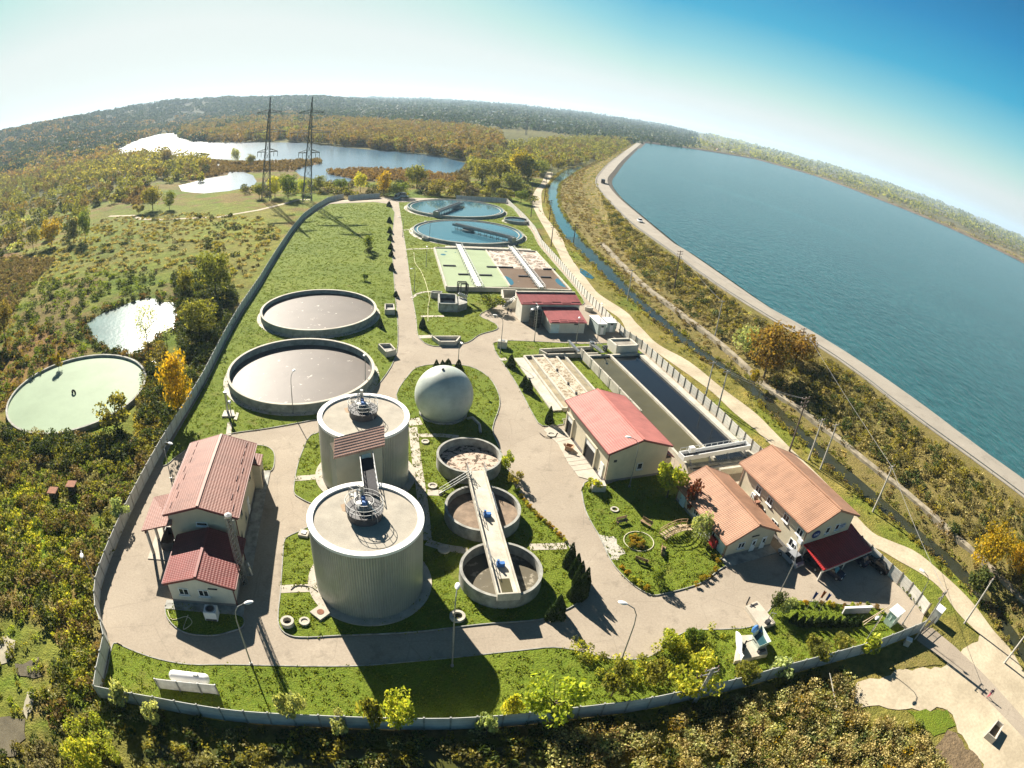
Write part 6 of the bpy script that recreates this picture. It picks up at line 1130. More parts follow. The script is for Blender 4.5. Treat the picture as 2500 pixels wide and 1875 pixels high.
fb = e5(505, 262); t = thing('flower_bed_ring', 'pale hose like ring edging the round flower bed', 'edging', fb); rx = (e5(620, 280)-e5(390, 270)).length/2
MB().ring(fb, rx-.05, rx+.05, .05, .14, 48).build('edging', pm('edge_pale', (.5, .48, .35)), t)
p, q = e5(690, 225, .3), e5(900, 150, .3); t = thing('garden_footbridge', 'small arched wooden footbridge with rails in the garden', 'footbridge', (p+q)/2); d = (q-p); s_ = Vector((-d.y, d.x, 0)).normalized(); dk = MB(); n = 13
arc = lambda f: p.lerp(q, f)+Vector((0, 0, .55*math.sin(math.pi*f)))
for k in range(n): dk.box(arc((k+.5)/n), (d.length/n*.72, 1.35, .06), d)
dk.build('deck', pm('plank_pale', (.42, .33, .22)), t); rl = MB()
for s in (-.72, .72):
    for h in (.45, .9):
        for k in range(8): rl.bar(arc(k/8)+s_*s+Vector((0, 0, h)), arc((k+1)/8)+s_*s+Vector((0, 0, h)), .08)
    for k in range(5): rl.bar(arc(k/4)+s_*s, arc(k/4)+s_*s+Vector((0, 0, .95)), .08)
rl.build('railing', WOOD, t)
m = MB(); t = thing('terrace_rail', 'white slatted rail along the workshop wall beside the lawn', 'railing', e5(1010, 220)); a, b = e5(950, 190, .0), e5(1130, 345, .0)
for h in (.4, .8): m.bar(a+Vector((0, 0, h)), b+Vector((0, 0, h)), .07)
for k in range(12): q = a.lerp(b, k/11); m.bar(q, q+Vector((0, 0, .9)), .06)
m.build('railing', WHITE, t)
# flags, sign wall, guard booth, gate, cabinet
for i, (x, y, cm) in enumerate(((815, 1385, (.02, .05, .25)), (925, 1370, (.55, .12, .02)), (990, 1405, (.02, .06, .35)))):
    q = d4(x, y); t = thing('flag', ['left, dark blue one of three small garden flags', 'middle, orange red one of three small garden flags', 'right, bright blue one of three small garden flags'][i], 'flag', q, 0, 'three flags in the garden'); MB().tube((0, 0, 0), (0, 0, 3.4), .035, .025, 8).build('pole', ALU, t, local=True); f = MB(); nX = 8
    for k in range(nX+1): xx = k/nX*.75; yy = .12*math.sin(k*1.1); f.v += [Vector((xx*.8, yy, 3.3-.25*xx-.15*k/nX)), Vector((xx*.55, yy*1.2, 2.1-.1*k/nX))]
    f.f = [(2*k, 2*k+1, 2*k+3, 2*k+2) for k in range(nX)]; o = f.build('cloth', pm('flag_cloth_%d' % i, cm, .8, .1, 2), t, local=True); so_ = o.modifiers.new('s', 'SOLIDIFY'); so_.thickness = .012
a, b = d4(1350, 1345, 1.15), d4(1710, 1330, 1.15); t = thing('sign_wall', 'long low white sign wall in the front garden', 'wall', ((a.x+b.x)/2, (a.y+b.y)/2, 0)); u = (b-a).normalized(); mid = (a+b)/2; MB().box(Vector((mid.x, mid.y, .56)), ((b-a).length, .28, 1.1), u).build('body', pm('sign_wall_grey', (.42, .41, .42), .8, .1), t, bevel=.03); MB().box(Vector((mid.x, mid.y, 1.13)), ((b-a).length+.1, .38, .08), u).build('coping', WHITE, t)
zr_ = 2.3; ra, rb, rc, rd = d4(1945, 1375, zr_), d4(2060, 1480, zr_), d4(2160, 1390, zr_), d4(2045, 1285, zr_); u = (rb-ra).normalized(); v = Vector((-u.y, u.x, 0)); w_ = (rb-ra).length; l_ = (rd-ra).dot(v); mid = (ra+rc)/2; t = thing('guard_booth', 'small glazed guard booth with a striped white roof at the gate', 'booth', (mid.x, mid.y, 0))
MB().box(Vector((mid.x, mid.y, zr_-.04)), (w_, l_, .12), u).build('roof', WHITE, t); sm = MB()
for k in range(1, 4): sm.box(ra.lerp(rb, .5)+v*l_*k/4+Vector((0, 0, .025)), (w_, .06, .02), u)
sm.build('roof_seam', DARKM, t); MB().box(Vector((mid.x, mid.y, .5)), (w_-.3, l_-.3, 1.0), u).build('wall', pm('booth_green', (.34, .44, .38), .5, .05), t); MB().box(Vector((mid.x, mid.y, 1.6)), (w_-.34, l_-.34, 1.2), u).build('window', pm('booth_glass', (.35, .48, .42), .15, .1), t); m = MB()
for sx in (-1, 0, 1):
    for sy in (-1, 1): m.box(Vector((mid.x, mid.y, 1.6))+u*sx*(w_/2-.17)+v*sy*(l_/2-.17), (.09, .09, 1.25), u)
m.build('frame', PVC, t)
q = e4(570, 355); t = thing('gate_cabinet', 'white electric cabinet at the end of the white fence by the gate', 'cabinet', q, .55); MB().box((0, 0, 1.0), (1.5, 1.3, 2.0)).build('body', pm('cabinet_white', (.6, .6, .56)), t, local=True, bevel=.03); MB().box((0, 0, 2.05), (1.65, 1.45, .1)).build('roof', WHITE, t, local=True); MB().box((0, -.66, 1.0), (.9, .03, 1.6)).build('door', PVC, t, local=True)
a, b = e4(455, 478), e4(555, 395); t = thing('sliding_gate', 'open barred steel gate between the ladder like pole and the cabinet', 'gate', a); m = MB()
for h in (.15, .75, 1.45): m.bar(a+Vector((0, 0, h)), b+Vector((0, 0, h)), .07)
for f in (0, .5, 1): q = a.lerp(b, f); m.bar(q, q+Vector((0, 0, 1.5)), .08)
m.build('frame', DARKM, t); m = MB()
for k in range(1, 14): q = a.lerp(b, k/14); m.bar(q+Vector((0, 0, .15)), q+Vector((0, 0, 1.45)), .03)
m.build('bar', DARKM, t)
q = c11(1110, 735); t = thing('stone_post', 'pale block post lying outside the front wall near the gate', 'post', q, -.6); MB().box((0, 0, .5), (.9, .7, 1.0)).build('body', CONC, t, local=True, bevel=.04); MB().box((0, 0, 1.04), (1.0, .8, .08)).build('cap', WHITE, t, local=True)
# platforms with pump exhibits
a, b, c, d = e3(318, 255, .45), e3(440, 425, .45), e3(552, 385, .45), e3(410, 212, .45); t = thing('concrete_platform', 'long bare concrete platform with a dark slot beside the garden corner', 'platform', ((a+c)/2).xy.to_3d()); MB().prism([a, b, c, d], -.02, .5).build('slab', SLAB, t, bevel=.03); u = (d-a).normalized(); MB().box(a.lerp(d, .55)+(b-a)*.1+Vector((0, 0, .06)), (1.3, .3, .05), u).build('slot', DARKM, t); MB().box(c.lerp(b, .5)-(b-a)*.1+Vector((0, 0, .3)), (.6, .5, .5), u).build('metal_box', DARKM, t); m = MB(); q = a.lerp(c, .75); m.path([q+Vector((0, 0, 0)), q+Vector((0, 0, 1.1)), q+Vector((.5, -.4, 1.3))], .05); m.path([q+Vector((.4, -.2, 0)), q+Vector((.4, -.2, .9))], .05); m.build('pipe', STEEL, t); m = MB(); q = a.lerp(d, .2)+Vector((.1, .6, -.4)); m.tube(q, q+Vector((0, 0, 1.2)), .1, n=10); m.build('bollard', DARKM, t)
a, b, c, d = e3(270, 480, .6), e3(235, 680, .6), e3(490, 625, .6), e3(460, 470, .6); t = thing('exhibit_platform', 'pale concrete platform carrying a glassy basin, blue pump and white sheet fish', 'platform', ((a+c)/2).xy.to_3d()); MB().prism([a, b, c, d], -.02, .62).build('slab', SLAB, t, bevel=.03)
PALEG = pm('pale_green_metal', (.50, .58, .52), .35, .1, 2); q0, q1, q2, q3 = e3(365, 520, .62), e3(410, 590, .62), e3(480, 560, .62), e3(425, 460, .62); m = MB(); V = [q0, q1, q2, q3]
for i in range(4):
    x, y = V[i], V[(i+1) % 4]; cen = (q0+q2)/2; ox, oy = x+(x-cen)*.25+Vector((0, 0, .9)), y+(y-cen)*.25+Vector((0, 0, .9)); m.add([x, y, oy, ox, x*.999+Vector((0, 0, 0)), y, oy+(cen-oy).normalized()*.06, ox+(cen-ox).normalized()*.06], [(0, 1, 2, 3), (3, 2, 6, 7), (7, 6, 5, 4)])
m.build('basin', PALEG, t); MB().sheet([V[i]+Vector((0, 0, .4)) for i in range(4)]).build('basin_water', W_CANAL, t); q = e3(385, 450, .62); m = MB().lathe(q, [(.35, 0), (.42, .4), (.3, .8), (.18, 1.0), (.0, 1.1)], 16); m.tube(q+Vector((0, 0, .6)), q+Vector((.7, -.5, .5)), .12, n=8); m.build('pump', BLUEM, t, smooth=True); q = e3(290, 590, .62); m = MB(); m.lathe(q, [(.3, 0), (.3, .7), (.1, .8), (.1, 1.5)], 12); m.path([q+Vector((0, 0, 1.3)), q+Vector((.9, .2, 1.5)), q+Vector((1.6, .3, .7))], .06); m.build('hydrant', DARKM, t)
m = MB(); p, q = e3(225, 490, .2), e3(270, 700, .2); ax = (q-p).normalized(); pts = []; n = 14
for k in range(n+1): f = k/n; hgt_ = .9*math.sin(math.pi*min(1, f*1.15))**.8*(1 if f < .87 else 0)+(.55*(f-.8)/.2 if f >= .8 else 0); pts.append((f, max(.08, hgt_)))
for s in (-.04, .04): m.v += [p.lerp(q, f)+Vector((0, 0, .9+h))+Vector((ax.y, -ax.x, 0))*s for f, h in pts]+[p.lerp(q, f)+Vector((0, 0, .9-h*.7))+Vector((ax.y, -ax.x, 0))*s for f, h in pts]
N_ = n+1
for k in range(n): m.f += [(k, k+1, N_+k+1, N_+k), (2*N_+k, 3*N_+k, 3*N_+k+1, 2*N_+k+1), (k, 2*N_+k, 2*N_+k+1, k+1), (N_+k, N_+k+1, 3*N_+k+1, 3*N_+k)]
m.build('fish_sheet', PVC, t); MB().box(e3(440, 600, .72), (1.1, .35, .2), (1, .3, 0)).build('kerb_block', DARKM, t)
# skip at the lower right, leaning stick, person
q = [c11(1690, 1440, .0), c11(1750, 1490, .0), c11(1815, 1375, .0), c11(1772, 1332, .0)]; q = [c11(1695, 1430), c11(1752, 1478), c11(1812, 1372), c11(1770, 1335)]; c = sum(q, Vector())/4; t = thing('waste_skip', 'open rusty waste skip on the dirt yard', 'skip', c); walls(MB(), q, .05, 1.0, .12).build('body', pm('skip_pale', (.42, .38, .32)), t); MB().sheet(q, .3).build('contents', pm('skip_soil', (.10, .085, .06)), t)
p, q = c11(605, 1280), c11(488, 1020); t = thing('leaning_pole', 'thin pale stick leaning in the scrub outside the front wall', 'stick', p); MB().tube(p, Vector((q.x, q.y, 1.8)), .07, .05, 6).build('stick', CONC, t)
p = [c11(785, 590), c11(1000, 430)]; t = thing('timber_rails', 'loose pale timbers leaning by the guard booth', 'timber', c11(880, 560)); m = MB()
for a, b in (((790, 590), (960, 490)), ((785, 570), (945, 500)), ((860, 635), (905, 565)), ((940, 500), (995, 440))): x, y = c11(*a), c11(*b); m.bar(x+Vector((0, 0, .1)), y+Vector((0, 0, 1.2)), .1)
m.build('plank', pm('plank_pale2', (.45, .36, .26)), t)
def person(label, loc, rotz, top_m, leg_m, H=1.72, group=None):
    t = thing('person', label, 'person', loc, rotz, group); k = H/1.72
    V = [(0, 0, .95), (0, 0, 1.18), (0, .01, 1.38), (0, 0, 1.50), (0, .02, 1.60), (.10, 0, .90), (.12, .16, .50), (.12, .06, .08), (.12, .20, .05), (-.10, 0, .90), (-.12, -.08, .50), (-.12, -.30, .14), (-.12, -.18, .06), (.20, 0, 1.40), (.27, -.12, 1.14), (.25, .02, .92), (.25, .08, .84), (-.20, 0, 1.40), (-.27, .10, 1.14), (-.25, .22, .94), (-.25, .27, .87)]
    E = [(0, 1), (1, 2), (2, 3), (3, 4), (0, 5), (5, 6), (6, 7), (7, 8), (0, 9), (9, 10), (10, 11), (11, 12), (2, 13), (13, 14), (14, 15), (15, 16), (2, 17), (17, 18), (18, 19), (19, 20)]
    Rr = [.15, .14, .16, .06, .085, .10, .07, .05, .045, .10, .07, .05, .045, .075, .05, .04, .035, .075, .05, .04, .035]
    me = bpy.data.meshes.new('body'); me.from_pydata([tuple(c*k for c in v) for v in V], E, []); o = bpy.data.objects.new('body', me); COL.objects.link(o); o.parent = t; md = o.modifiers.new('skin', 'SKIN')
    sv = me.skin_vertices[0].data if me.skin_vertices else None
    if sv is None:
        bm = bmesh.new(); bm.from_mesh(me); bm.verts.layers.skin.verify(); bm.to_mesh(me); bm.free(); sv = me.skin_vertices[0].data
    for i, r in enumerate(Rr): sv[i].radius = (r*k, r*k*.85)
    sv[0].use_root = True; o.modifiers.new('sub', 'SUBSURF').levels = 1; o.modifiers['sub'].render_levels = 2
    m_, nt, n, l, pp = newmat('clothing'); g_ = n.new('ShaderNodeTexCoord').outputs['Object']; sp = n.new('ShaderNodeSeparateXYZ'); l.new(g_, sp.inputs[0]); r_ = ramp(nt, sp.outputs[2], [(0, (.03, .03, .04)), (.10*k, leg_m), (.92*k, leg_m), (.93*k, top_m)]); r_.color_ramp.interpolation = 'CONSTANT'; dv = n.new('ShaderNodeMath'); dv.operation = 'MULTIPLY'; dv.inputs[1].default_value = .55; l.new(sp.outputs[2], dv.inputs[0]); l.new(dv.outputs[0], r_.inputs[0])
    e = r_.color_ramp.elements; e[1].position = .055*k; e[2].position = .515*k-.002; e[3].position = .515*k; l.new(r_.outputs[0], pp.inputs['Base Color']); me.materials.append(m_)
    MB().lathe((0, .02*k, 1.52*k), [(0, 0), (.06*k, .02*k), (.085*k, .1*k), (.088*k, .15*k), (.06*k, .21*k), (0, .23*k)], 14).build('head', SKINM, t, local=True, smooth=True); MB().lathe((0, .0, 1.61*k), [(.088*k, 0), (.1*k, .06*k), (.07*k, .13*k), (0, .155*k)], 14).build('hair', DARKM, t, local=True, smooth=True); return t
person('person in dark top and red trousers walking on the drive outside the gate', c11(1722, 1132), 2.3, (.035, .02, .05), (.42, .02, .08), 1.75); person('left of two people in dark clothes standing by the blower house stair', e1(633, 597), 1.0, (.02, .02, .03), (.02, .02, .03), 1.75, 'two people by the blower house'); person('right of two people in dark clothes standing by the blower house stair', e1(656, 600), 2.4, (.03, .03, .05), (.02, .02, .03), 1.7, 'two people by the blower house')
# ------------------------------------------------------------------ foliage
rg = np.random.default_rng(11)
def leaves(name, P, size, mat, rng=rg, upright=0.0, aspect=1.6, loc=None, parent=None):
    n = len(P); a = rng.standard_normal((n, 3)); a[:, 2] = a[:, 2]*(1-upright)+upright*2.2; a /= np.linalg.norm(a, axis=1)[:, None]
    b = rng.standard_normal((n, 3)); b -= (b*a).sum(1)[:, None]*a; b /= np.linalg.norm(b, axis=1)[:, None]
    s = (size if hasattr(size, '__len__') else np.full(n, size))[:, None]*rng.uniform(.65, 1.35, (n, 1)); V = np.stack([P-a*s*aspect/2, P+b*s/2, P+a*s*aspect/2, P-b*s/2], 1).reshape(-1, 3)
    me = bpy.data.meshes.new(name); me.vertices.add(4*n); me.vertices.foreach_set('co', V.ravel().astype(np.float32)); me.loops.add(4*n); me.loops.foreach_set('vertex_index', np.arange(4*n, dtype=np.int32)); me.polygons.add(n); me.polygons.foreach_set('loop_start', np.arange(0, 4*n, 4, dtype=np.int32)); me.update(calc_edges=True); me.materials.append(mat); return me
def blob(n, k, rng, top=1.0, bot=.18, wid=.5, shape='round'):  # unit plant: height 1, half width wid
    if shape == 'cone':
        z = 1-np.sqrt(rng.uniform(0, 1, n))*.97; r = wid*(1-z)**.75*rng.uniform(.75, 1.05, n)**.5; t = rng.uniform(0, 6.28, n); r *= 1+.12*np.sin(3*t+9*z); return np.c_[r*np.cos(t), r*np.sin(t), z]
    zc = (top+bot)/2; hz = (top-bot)/2; c = rng.standard_normal((k, 3)); c /= np.linalg.norm(c, axis=1)[:, None]; c *= rng.uniform(.35, .78, (k, 1)); c[:, 2] = np.where(c[:, 2] < -.5, -.5+.2*rng.random(k), c[:, 2]); rad = rng.uniform(.20, .42, k)
    i = rng.integers(0, k, n); d = rng.standard_normal((n, 3)); d /= np.linalg.norm(d, axis=1)[:, None]; P = c[i]+d*(rad[i]*rng.uniform(.45, 1.05, n)**.5)[:, None]
    if shape == 'fountain': P[:, 2] -= .5*(P[:, 0]**2+P[:, 1]**2)
    return np.c_[P[:, 0]*wid, P[:, 1]*wid, zc+P[:, 2]*hz]
CACHE = {}
def tree_mesh(mat, size, shape, v):
    key = (mat.name, size, shape, v)
    if key in CACHE: return CACHE[key]
    rng = np.random.default_rng(abs(hash((size, shape, v))) % 9999 if False else {'s': 10, 'm': 20, 'l': 30}[size]+v*7+len(shape)); n, k, ls = {'s': (420, 9, .085), 'm': (1100, 16, .052), 'l': (2300, 30, .034)}[size]
    if shape == 'sparse': n = n//4; ls *= .8
    if shape == 'cone': n = int(n*3.2); ls *= .95
    P = blob(n, k, rng, bot=.02 if size == 's' or shape == 'cone' else (.05 if shape != 'sparse' else .2), shape=shape); cm = leaves('crown', P, ls, mat, rng, .35 if shape == 'cone' else .1)
    t = MB(); th = .5 if shape != 'cone' else .2; r = {'s': .018, 'm': .022, 'l': .020}[size]; t.tube((0, 0, -.02), (0, 0, th), r, r*.55, 7)
    for q in range(6 if shape != 'cone' else 0):
        a = q*1.05+v; e = Vector((.3*math.cos(a), .3*math.sin(a), .62+.22*rng.random())); s0 = Vector((0, 0, .18+.3*rng.random())); md = s0.lerp(e, .5)+Vector((0, 0, -.04)); t.tube(s0, md, r*.5, r*.33, 5, False); t.tube(md, e, r*.33, r*.1, 5, False)
        if shape == 'sparse':
            for u_ in range(4): f = md.lerp(e, .3+.2*u_); t.tube(f, f+Vector((.16*math.cos(a+u_*1.9), .16*math.sin(a+u_*1.9), .1+.05*u_)), r*.16, r*.05, 4, False)
    tm = bpy.data.meshes.new('trunk'); tm.from_pydata([tuple(q) for q in t.v], [], t.f); tm.materials.append(BARK); CACHE[key] = (cm, tm); return CACHE[key]
NV = [0]
def plant(name, label, cat, base, H, W, mat, shape='round', group=None, size=None):
    size = size or ('s' if H < 2.6 else 'm' if H < 7 else 'l'); NV[0] += 1; cm, tm = tree_mesh(mat, size, shape, NV[0] % 3)
    t = thing(name, label, cat, base, NV[0]*2.4, group); t.scale = (W, W, H)
    for nm, me_ in (('crown', cm), ('trunk', tm)): o = bpy.data.objects.new(nm, me_); COL.objects.link(o); o.parent = t
    return t
def plantO(name, label, cat, bx, by, topy, wO, mat, shape='round', group=None, z=0.0, size=None):   # overview pixels: base, top row, width
    b = O(bx, by, z); d = b.to_2d().length; H = max(.8, zray(bx*1.1302, (topy-.06*(by-topy))*1.1302, d)-z); W = wO*1.1302/FPX*math.hypot(d, CH)*1.05; return plant(name, label, cat, b, H, W, mat, shape, group, size)
T = plantO
# single trees and bushes one can point at
T('willow_tree', 'large dark willow standing left of the concrete fence', 'tree', 466, 642, 536, 92, L_OLIVE); T('willow_tree', 'smaller olive tree behind and left of the dark willow', 'tree', 400, 640, 578, 44, L_OLIVE); T('willow_tree', 'bushy light green willow on the right bank of the glittering pond', 'tree', 432, 728, 640, 96, L_OLIVE)
T('bare_tree', 'thin half bare pale tree before the glittering pond', 'tree', 322, 765, 655, 70, L_PALE, 'sparse'); T('bare_tree', 'small bare sapling right of the half bare tree by the pond', 'tree', 362, 752, 690, 34, L_PALE, 'sparse'); T('yellow_tree', 'bright yellow autumn tree between the old green tank and the fence', 'tree', 388, 905, 752, 84, L_YELLOW); T('green_bush', 'rounded olive bush overhanging the rim of the old green tank', 'bush', 255, 928, 852, 88, L_OLIVE)
T('yellow_tree', 'tiny yellow sapling above the old green tank', 'tree', 128, 800, 758, 26, L_YELLOW); T('pale_bush', 'pale silvery bush below the old green tank', 'bush', 264, 1128, 1075, 56, L_PALE); T('orange_bush', 'tall yellow brown bush at the left edge above the old tank', 'bush', 14, 745, 640, 60, L_ORANGE)
for i, (x, y, t_, w, mt) in enumerate([(330, 452, 398, 56, L_OLIVE), (366, 452, 412, 34, L_GREEN), (300, 462, 440, 30, L_OLIVE), (185, 522, 448, 38, L_GREEN), (160, 525, 470, 34, L_DARK), (112, 530, 470, 62, L_YELLOW), (72, 540, 486, 40, L_OLIVE), (362, 352, 322, 40, L_ORANGE), (508, 354, 318, 22, L_PALE), (540, 358, 332, 26, L_OLIVE)]): T('marsh_tree', ['olive tree by the lagoon left of the pylons', 'dark green bush right of the lagoon tree', 'low olive bush below the brown marsh', 'tall green tree at the right end of the yellow clump in the left field', 'dark tree beside the tall green one in the left field', 'broad yellow green clump in the left field', 'olive tree left of the yellow clump', 'orange tree on the lake shore peninsula', 'slim pale tree on the lake peninsula', 'small round tree on the lake peninsula'][i], 'tree', x, y, t_, w, mt)
for i, (x, y, t_, w, mt) in enumerate([(594, 425, 378, 40, L_LIME), (622, 428, 372, 50, L_GREEN), (652, 420, 385, 26, L_LIME), (690, 412, 378, 34, L_OLIVE), (735, 412, 384, 34, L_GREEN), (778, 415, 370, 32, L_LIME), (828, 420, 368, 36, L_YELLOW), (862, 425, 392, 44, L_GREEN), (900, 408, 352, 56, L_OLIVE), (945, 422, 385, 44, L_OLIVE), (985, 425, 388, 46, L_OLIVE), (560, 428, 396, 30, L_OLIVE), (1020, 425, 400, 40, L_BROWN), (1090, 430, 405, 40, L_OLIVE), (1125, 438, 408, 34, L_GREEN)]): T('shore_tree', 'leafy tree number %s in the row behind the far fence, counted from the left' % ['one', 'two', 'three', 'four', 'five', 'six', 'seven', 'eight', 'nine', 'ten', 'eleven', 'twelve', 'thirteen', 'fourteen', 'fifteen'][i], 'tree', x, y, t_, w, mt, group='trees behind the far fence')
for i, (x, y, t_, w, mt) in enumerate([(1040, 400, 345, 60, L_OLIVE), (1078, 400, 338, 62, L_OLIVE), (1118, 388, 318, 62, L_YELLOW), (1140, 392, 335, 52, L_OLIVE), (1105, 415, 372, 56, L_OLIVE), (1062, 415, 380, 44, L_OLIVE), (1165, 380, 345, 40, L_GREEN), (1000, 412, 375, 40, L_BROWN), (1205, 370, 340, 34, L_OLIVE)]): T('grove_tree', ['left tree of the big grove right of the lake', 'central tall olive tree of the grove right of the lake', 'yellow topped tree of the grove right of the lake', 'olive tree right of the yellow topped one', 'round front tree of the grove', 'low front left tree of the grove', 'dark tree at the right end of the grove', 'brown bush at the left foot of the grove', 'small tree beyond the track by the canal head'][i], 'tree', x, y, t_, w, mt, group='grove right of the lake')
T('yellow_tree', 'broad golden shrub on the embankment above the pole', 'tree', 1650, 815, 685, 120, L_ORANGE, z=1.2); T('yellow_tree', 'rusty golden shrub at the right side of the embankment thicket', 'tree', 1712, 800, 705, 90, L_ORANGE, z=1.6); T('yellow_tree', 'small bright yellow bush at the foot of the golden shrub', 'tree', 1628, 832, 795, 36, L_YELLOW, z=.8); T('pale_bush', 'pale dry bush behind the golden shrub', 'bush', 1610, 770, 700, 70, L_PALE, z=1.2)
T('yellow_tree', 'large bright yellow tree at the right edge beyond the canal', 'tree', 2118, 1235, 1098, 110, L_YELLOW, z=.6); T('yellow_tree', 'second yellow tree overlapping the large one at the right edge', 'tree', 2185, 1245, 1140, 80, L_YELLOW, z=.6); T('dark_bush', 'dark bush below the yellow trees at the canal', 'bush', 2110, 1282, 1215, 90, L_DARK, z=.3); T('pale_bush', 'thin yellowish bush at the right frame edge', 'bush', 2205, 1290, 1190, 50, L_OLIVE, z=.6)
T('green_tree', 'round bright green tree at the right rear corner of the garage', 'tree', 1440, 1075, 985, 78, L_LIME, size='m'); T('willow_tree', 'drooping pale willow at the workshop wall by the footbridge', 'tree', 1508, 1165, 1098, 56, L_PALE, 'fountain', size='m'); T('vine', 'dark red vine clump climbing the rear corner of the workshop roof', 'vine', 1490, 1110, 1025, 36, leafmat('leaf_vine', [(.06, .02, .015), (.12, .03, .02), (.08, .05, .02)], .2), size='s')
for i, (x, y, t_, w, mt) in enumerate([(640, 1562, 1478, 74, L_PALE), (275, 1530, 1452, 56, L_PALE), (345, 1560, 1502, 50, L_PALE), (735, 1590, 1550, 46, L_PALE), (808, 1580, 1505, 60, L_OLIVE), (865, 1575, 1500, 86, L_LIME), (1050, 1590, 1535, 60, L_PALE), (1102, 1555, 1500, 54, L_LIME), (1190, 1552, 1470, 130, L_LIME), (735, 1560, 1520, 24, L_PALE), (1320, 1505, 1430, 90, L_OLIVE), (1490, 1495, 1418, 120, L_LIME), (1410, 1480, 1425, 70, L_OLIVE), (1600, 1480, 1425, 70, L_OLIVE), (1680, 1465, 1418, 66, L_PALE), (1755, 1425, 1365, 84, L_OLIVE), (1868, 1415, 1358, 60, L_LIME), (1820, 1400, 1370, 60, L_OLIVE)]): T('garden_bush', ['silvery willow bush on the front lawn right of the stack shadow', 'silvery bush at the left corner of the front wall', 'pale bush outside the wall below the gas tank screen', 'small pale bush outside the wall left of the big shadow', 'olive bush at the wall in the left side of the big shadow', 'yellow green bush at the wall in the big shadow', 'pale bush straddling the wall right of the big shadow', 'thin light green sapling right of the big shadow', 'broad golden green bush on the front lawn', 'tiny seedling bush on the front lawn', 'tall olive shrub beside the bend lamp', 'broad lime shrub left of the exhibit platform', 'olive shrub between lamp and exhibit platform', 'olive shrub right below the exhibit platform', 'pale shrub at the wall right of the exhibit platform', 'brownish green shrub in the middle of the gate garden', 'lime shrub at the wall near the gate', 'low olive shrub between garden shrub and wall'][i], 'bush', x, y, t_, w, mt, size='s' if w < 70 else 'm')
T('green_bush', 'round trimmed dark bush where the hedge meets the road', 'bush', 1492, 1395, 1345, 54, L_GREEN); T('green_bush', 'yellow leafed bush left of the round trimmed one', 'bush', 1440, 1400, 1358, 60, L_LIME); T('green_bush', 'dark bush at the right end of the bare platform', 'bush', 1668, 1322, 1262, 36, L_DARK); T('green_bush', 'feathery green bush beside the dark one at the bare platform', 'bush', 1690, 1330, 1278, 50, L_PALE); T('weeping_bush', 'small weeping green tree casting a round shadow on the garden lawn', 'bush', 1419, 1264, 1222, 36, L_GREEN, 'fountain')
T('green_bush', 'dark bush pair in the middle of the left lawn', 'bush', 795, 540, 505, 26, L_GREEN); T('green_bush', 'lower dark bush below the pair in the left lawn', 'bush', 796, 552, 530, 22, L_DARK); T('green_bush', 'small bush near the far sludge tank on the left lawn', 'bush', 788, 606, 590, 20, L_GREEN); T('green_bush', 'bright green thicket between chamber and stair chamber', 'bush', 1062, 668, 636, 60, L_GREEN); T('green_bush', 'bushy weed by the front corner box of the garage', 'bush', 1282, 1058, 1030, 44, L_LIME); T('green_bush', 'bush of roadside shrubs along the farthest thickener', 'bush', 1092, 1018, 975, 34, L_LIME); T('green_bush', 'roadside shrub between farthest and middle thickener', 'bush', 1112, 1050, 1018, 34, L_OLIVE)
for i, (x, y, t_, w) in enumerate([(1229, 1222, 1172, 22), (1241, 1242, 1195, 22), (1248, 1265, 1212, 24), (1252, 1290, 1236, 26), (1240, 1292, 1240, 24), (1262, 1272, 1225, 20), (1203, 1330, 1285, 30), (1190, 1335, 1308, 22)]): T('cypress', '%s dark cypress in the clump at the corner of the thickener lawn' % ['uppermost', 'second', 'third', 'fourth', 'fifth', 'sixth', 'tall outlying', 'low outlying'][i], 'cypress', x, y, t_, w*1.3, L_CYP, 'cone', 'cypresses at the thickener corner')
for i, (x, y, t_, w) in enumerate([(942, 802, 780, 11), (955, 802, 780, 11), (967, 802, 778, 16), (990, 803, 780, 13), (1103, 792, 768, 13), (1133, 835, 814, 12), (1141, 846, 822, 13), (1186, 912, 880, 12), (913, 708, 688, 10), (840, 445, 437, 7), (841, 480, 470, 7), (842, 502, 492, 7), (843, 518, 508, 7), (844, 537, 527, 7), (845, 553, 543, 7), (846, 583, 570, 8), (855, 640, 630, 7), (822, 706, 690, 8)]): T('cypress', ['leftmost small cypress behind the gas holder', 'second small cypress behind the gas holder', 'widest small cypress behind the gas holder', 'right small cypress behind the gas holder by the lamp', 'cypress on the strip above the grit channels', 'left of the cypress pair beside the grit channels', 'right of the cypress pair beside the grit channels', 'single cypress before the garage', 'reddish cypress on the lawn beside the straight road', 'first tiny cypress along the straight road from the far gate', 'second tiny cypress along the straight road from the far gate', 'third tiny cypress along the straight road', 'fourth tiny cypress along the straight road', 'fifth tiny cypress along the straight road', 'sixth tiny cypress along the straight road', 'seventh tiny cypress along the straight road', 'lowest tiny cypress along the straight road', 'little cypress by the far open chamber'][i], 'cypress', x, y+1, t_-2, w*1.7, L_CYP, 'cone')
ORD = ['first', 'second', 'third', 'fourth', 'fifth', 'sixth', 'seventh', 'eighth', 'ninth', 'tenth', 'eleventh', 'twelfth', 'thirteenth', 'fourteenth', 'fifteenth', 'sixteenth', 'seventeenth', 'eighteenth', 'nineteenth', 'twentieth']
for i, (x, y) in enumerate([(678, 375), (735, 400), (795, 402), (855, 402), (905, 398), (957, 402), (1012, 402), (1068, 402), (1122, 402), (1180, 398)]):
    b = e3(x+6, y, 0); plant('clipped_conifer', '%s clipped conifer from the left in the garden row' % ORD[i], 'conifer', b, 1.75, 1.15, L_CYP, 'cone', 'row of clipped conifers in the garden', 's')
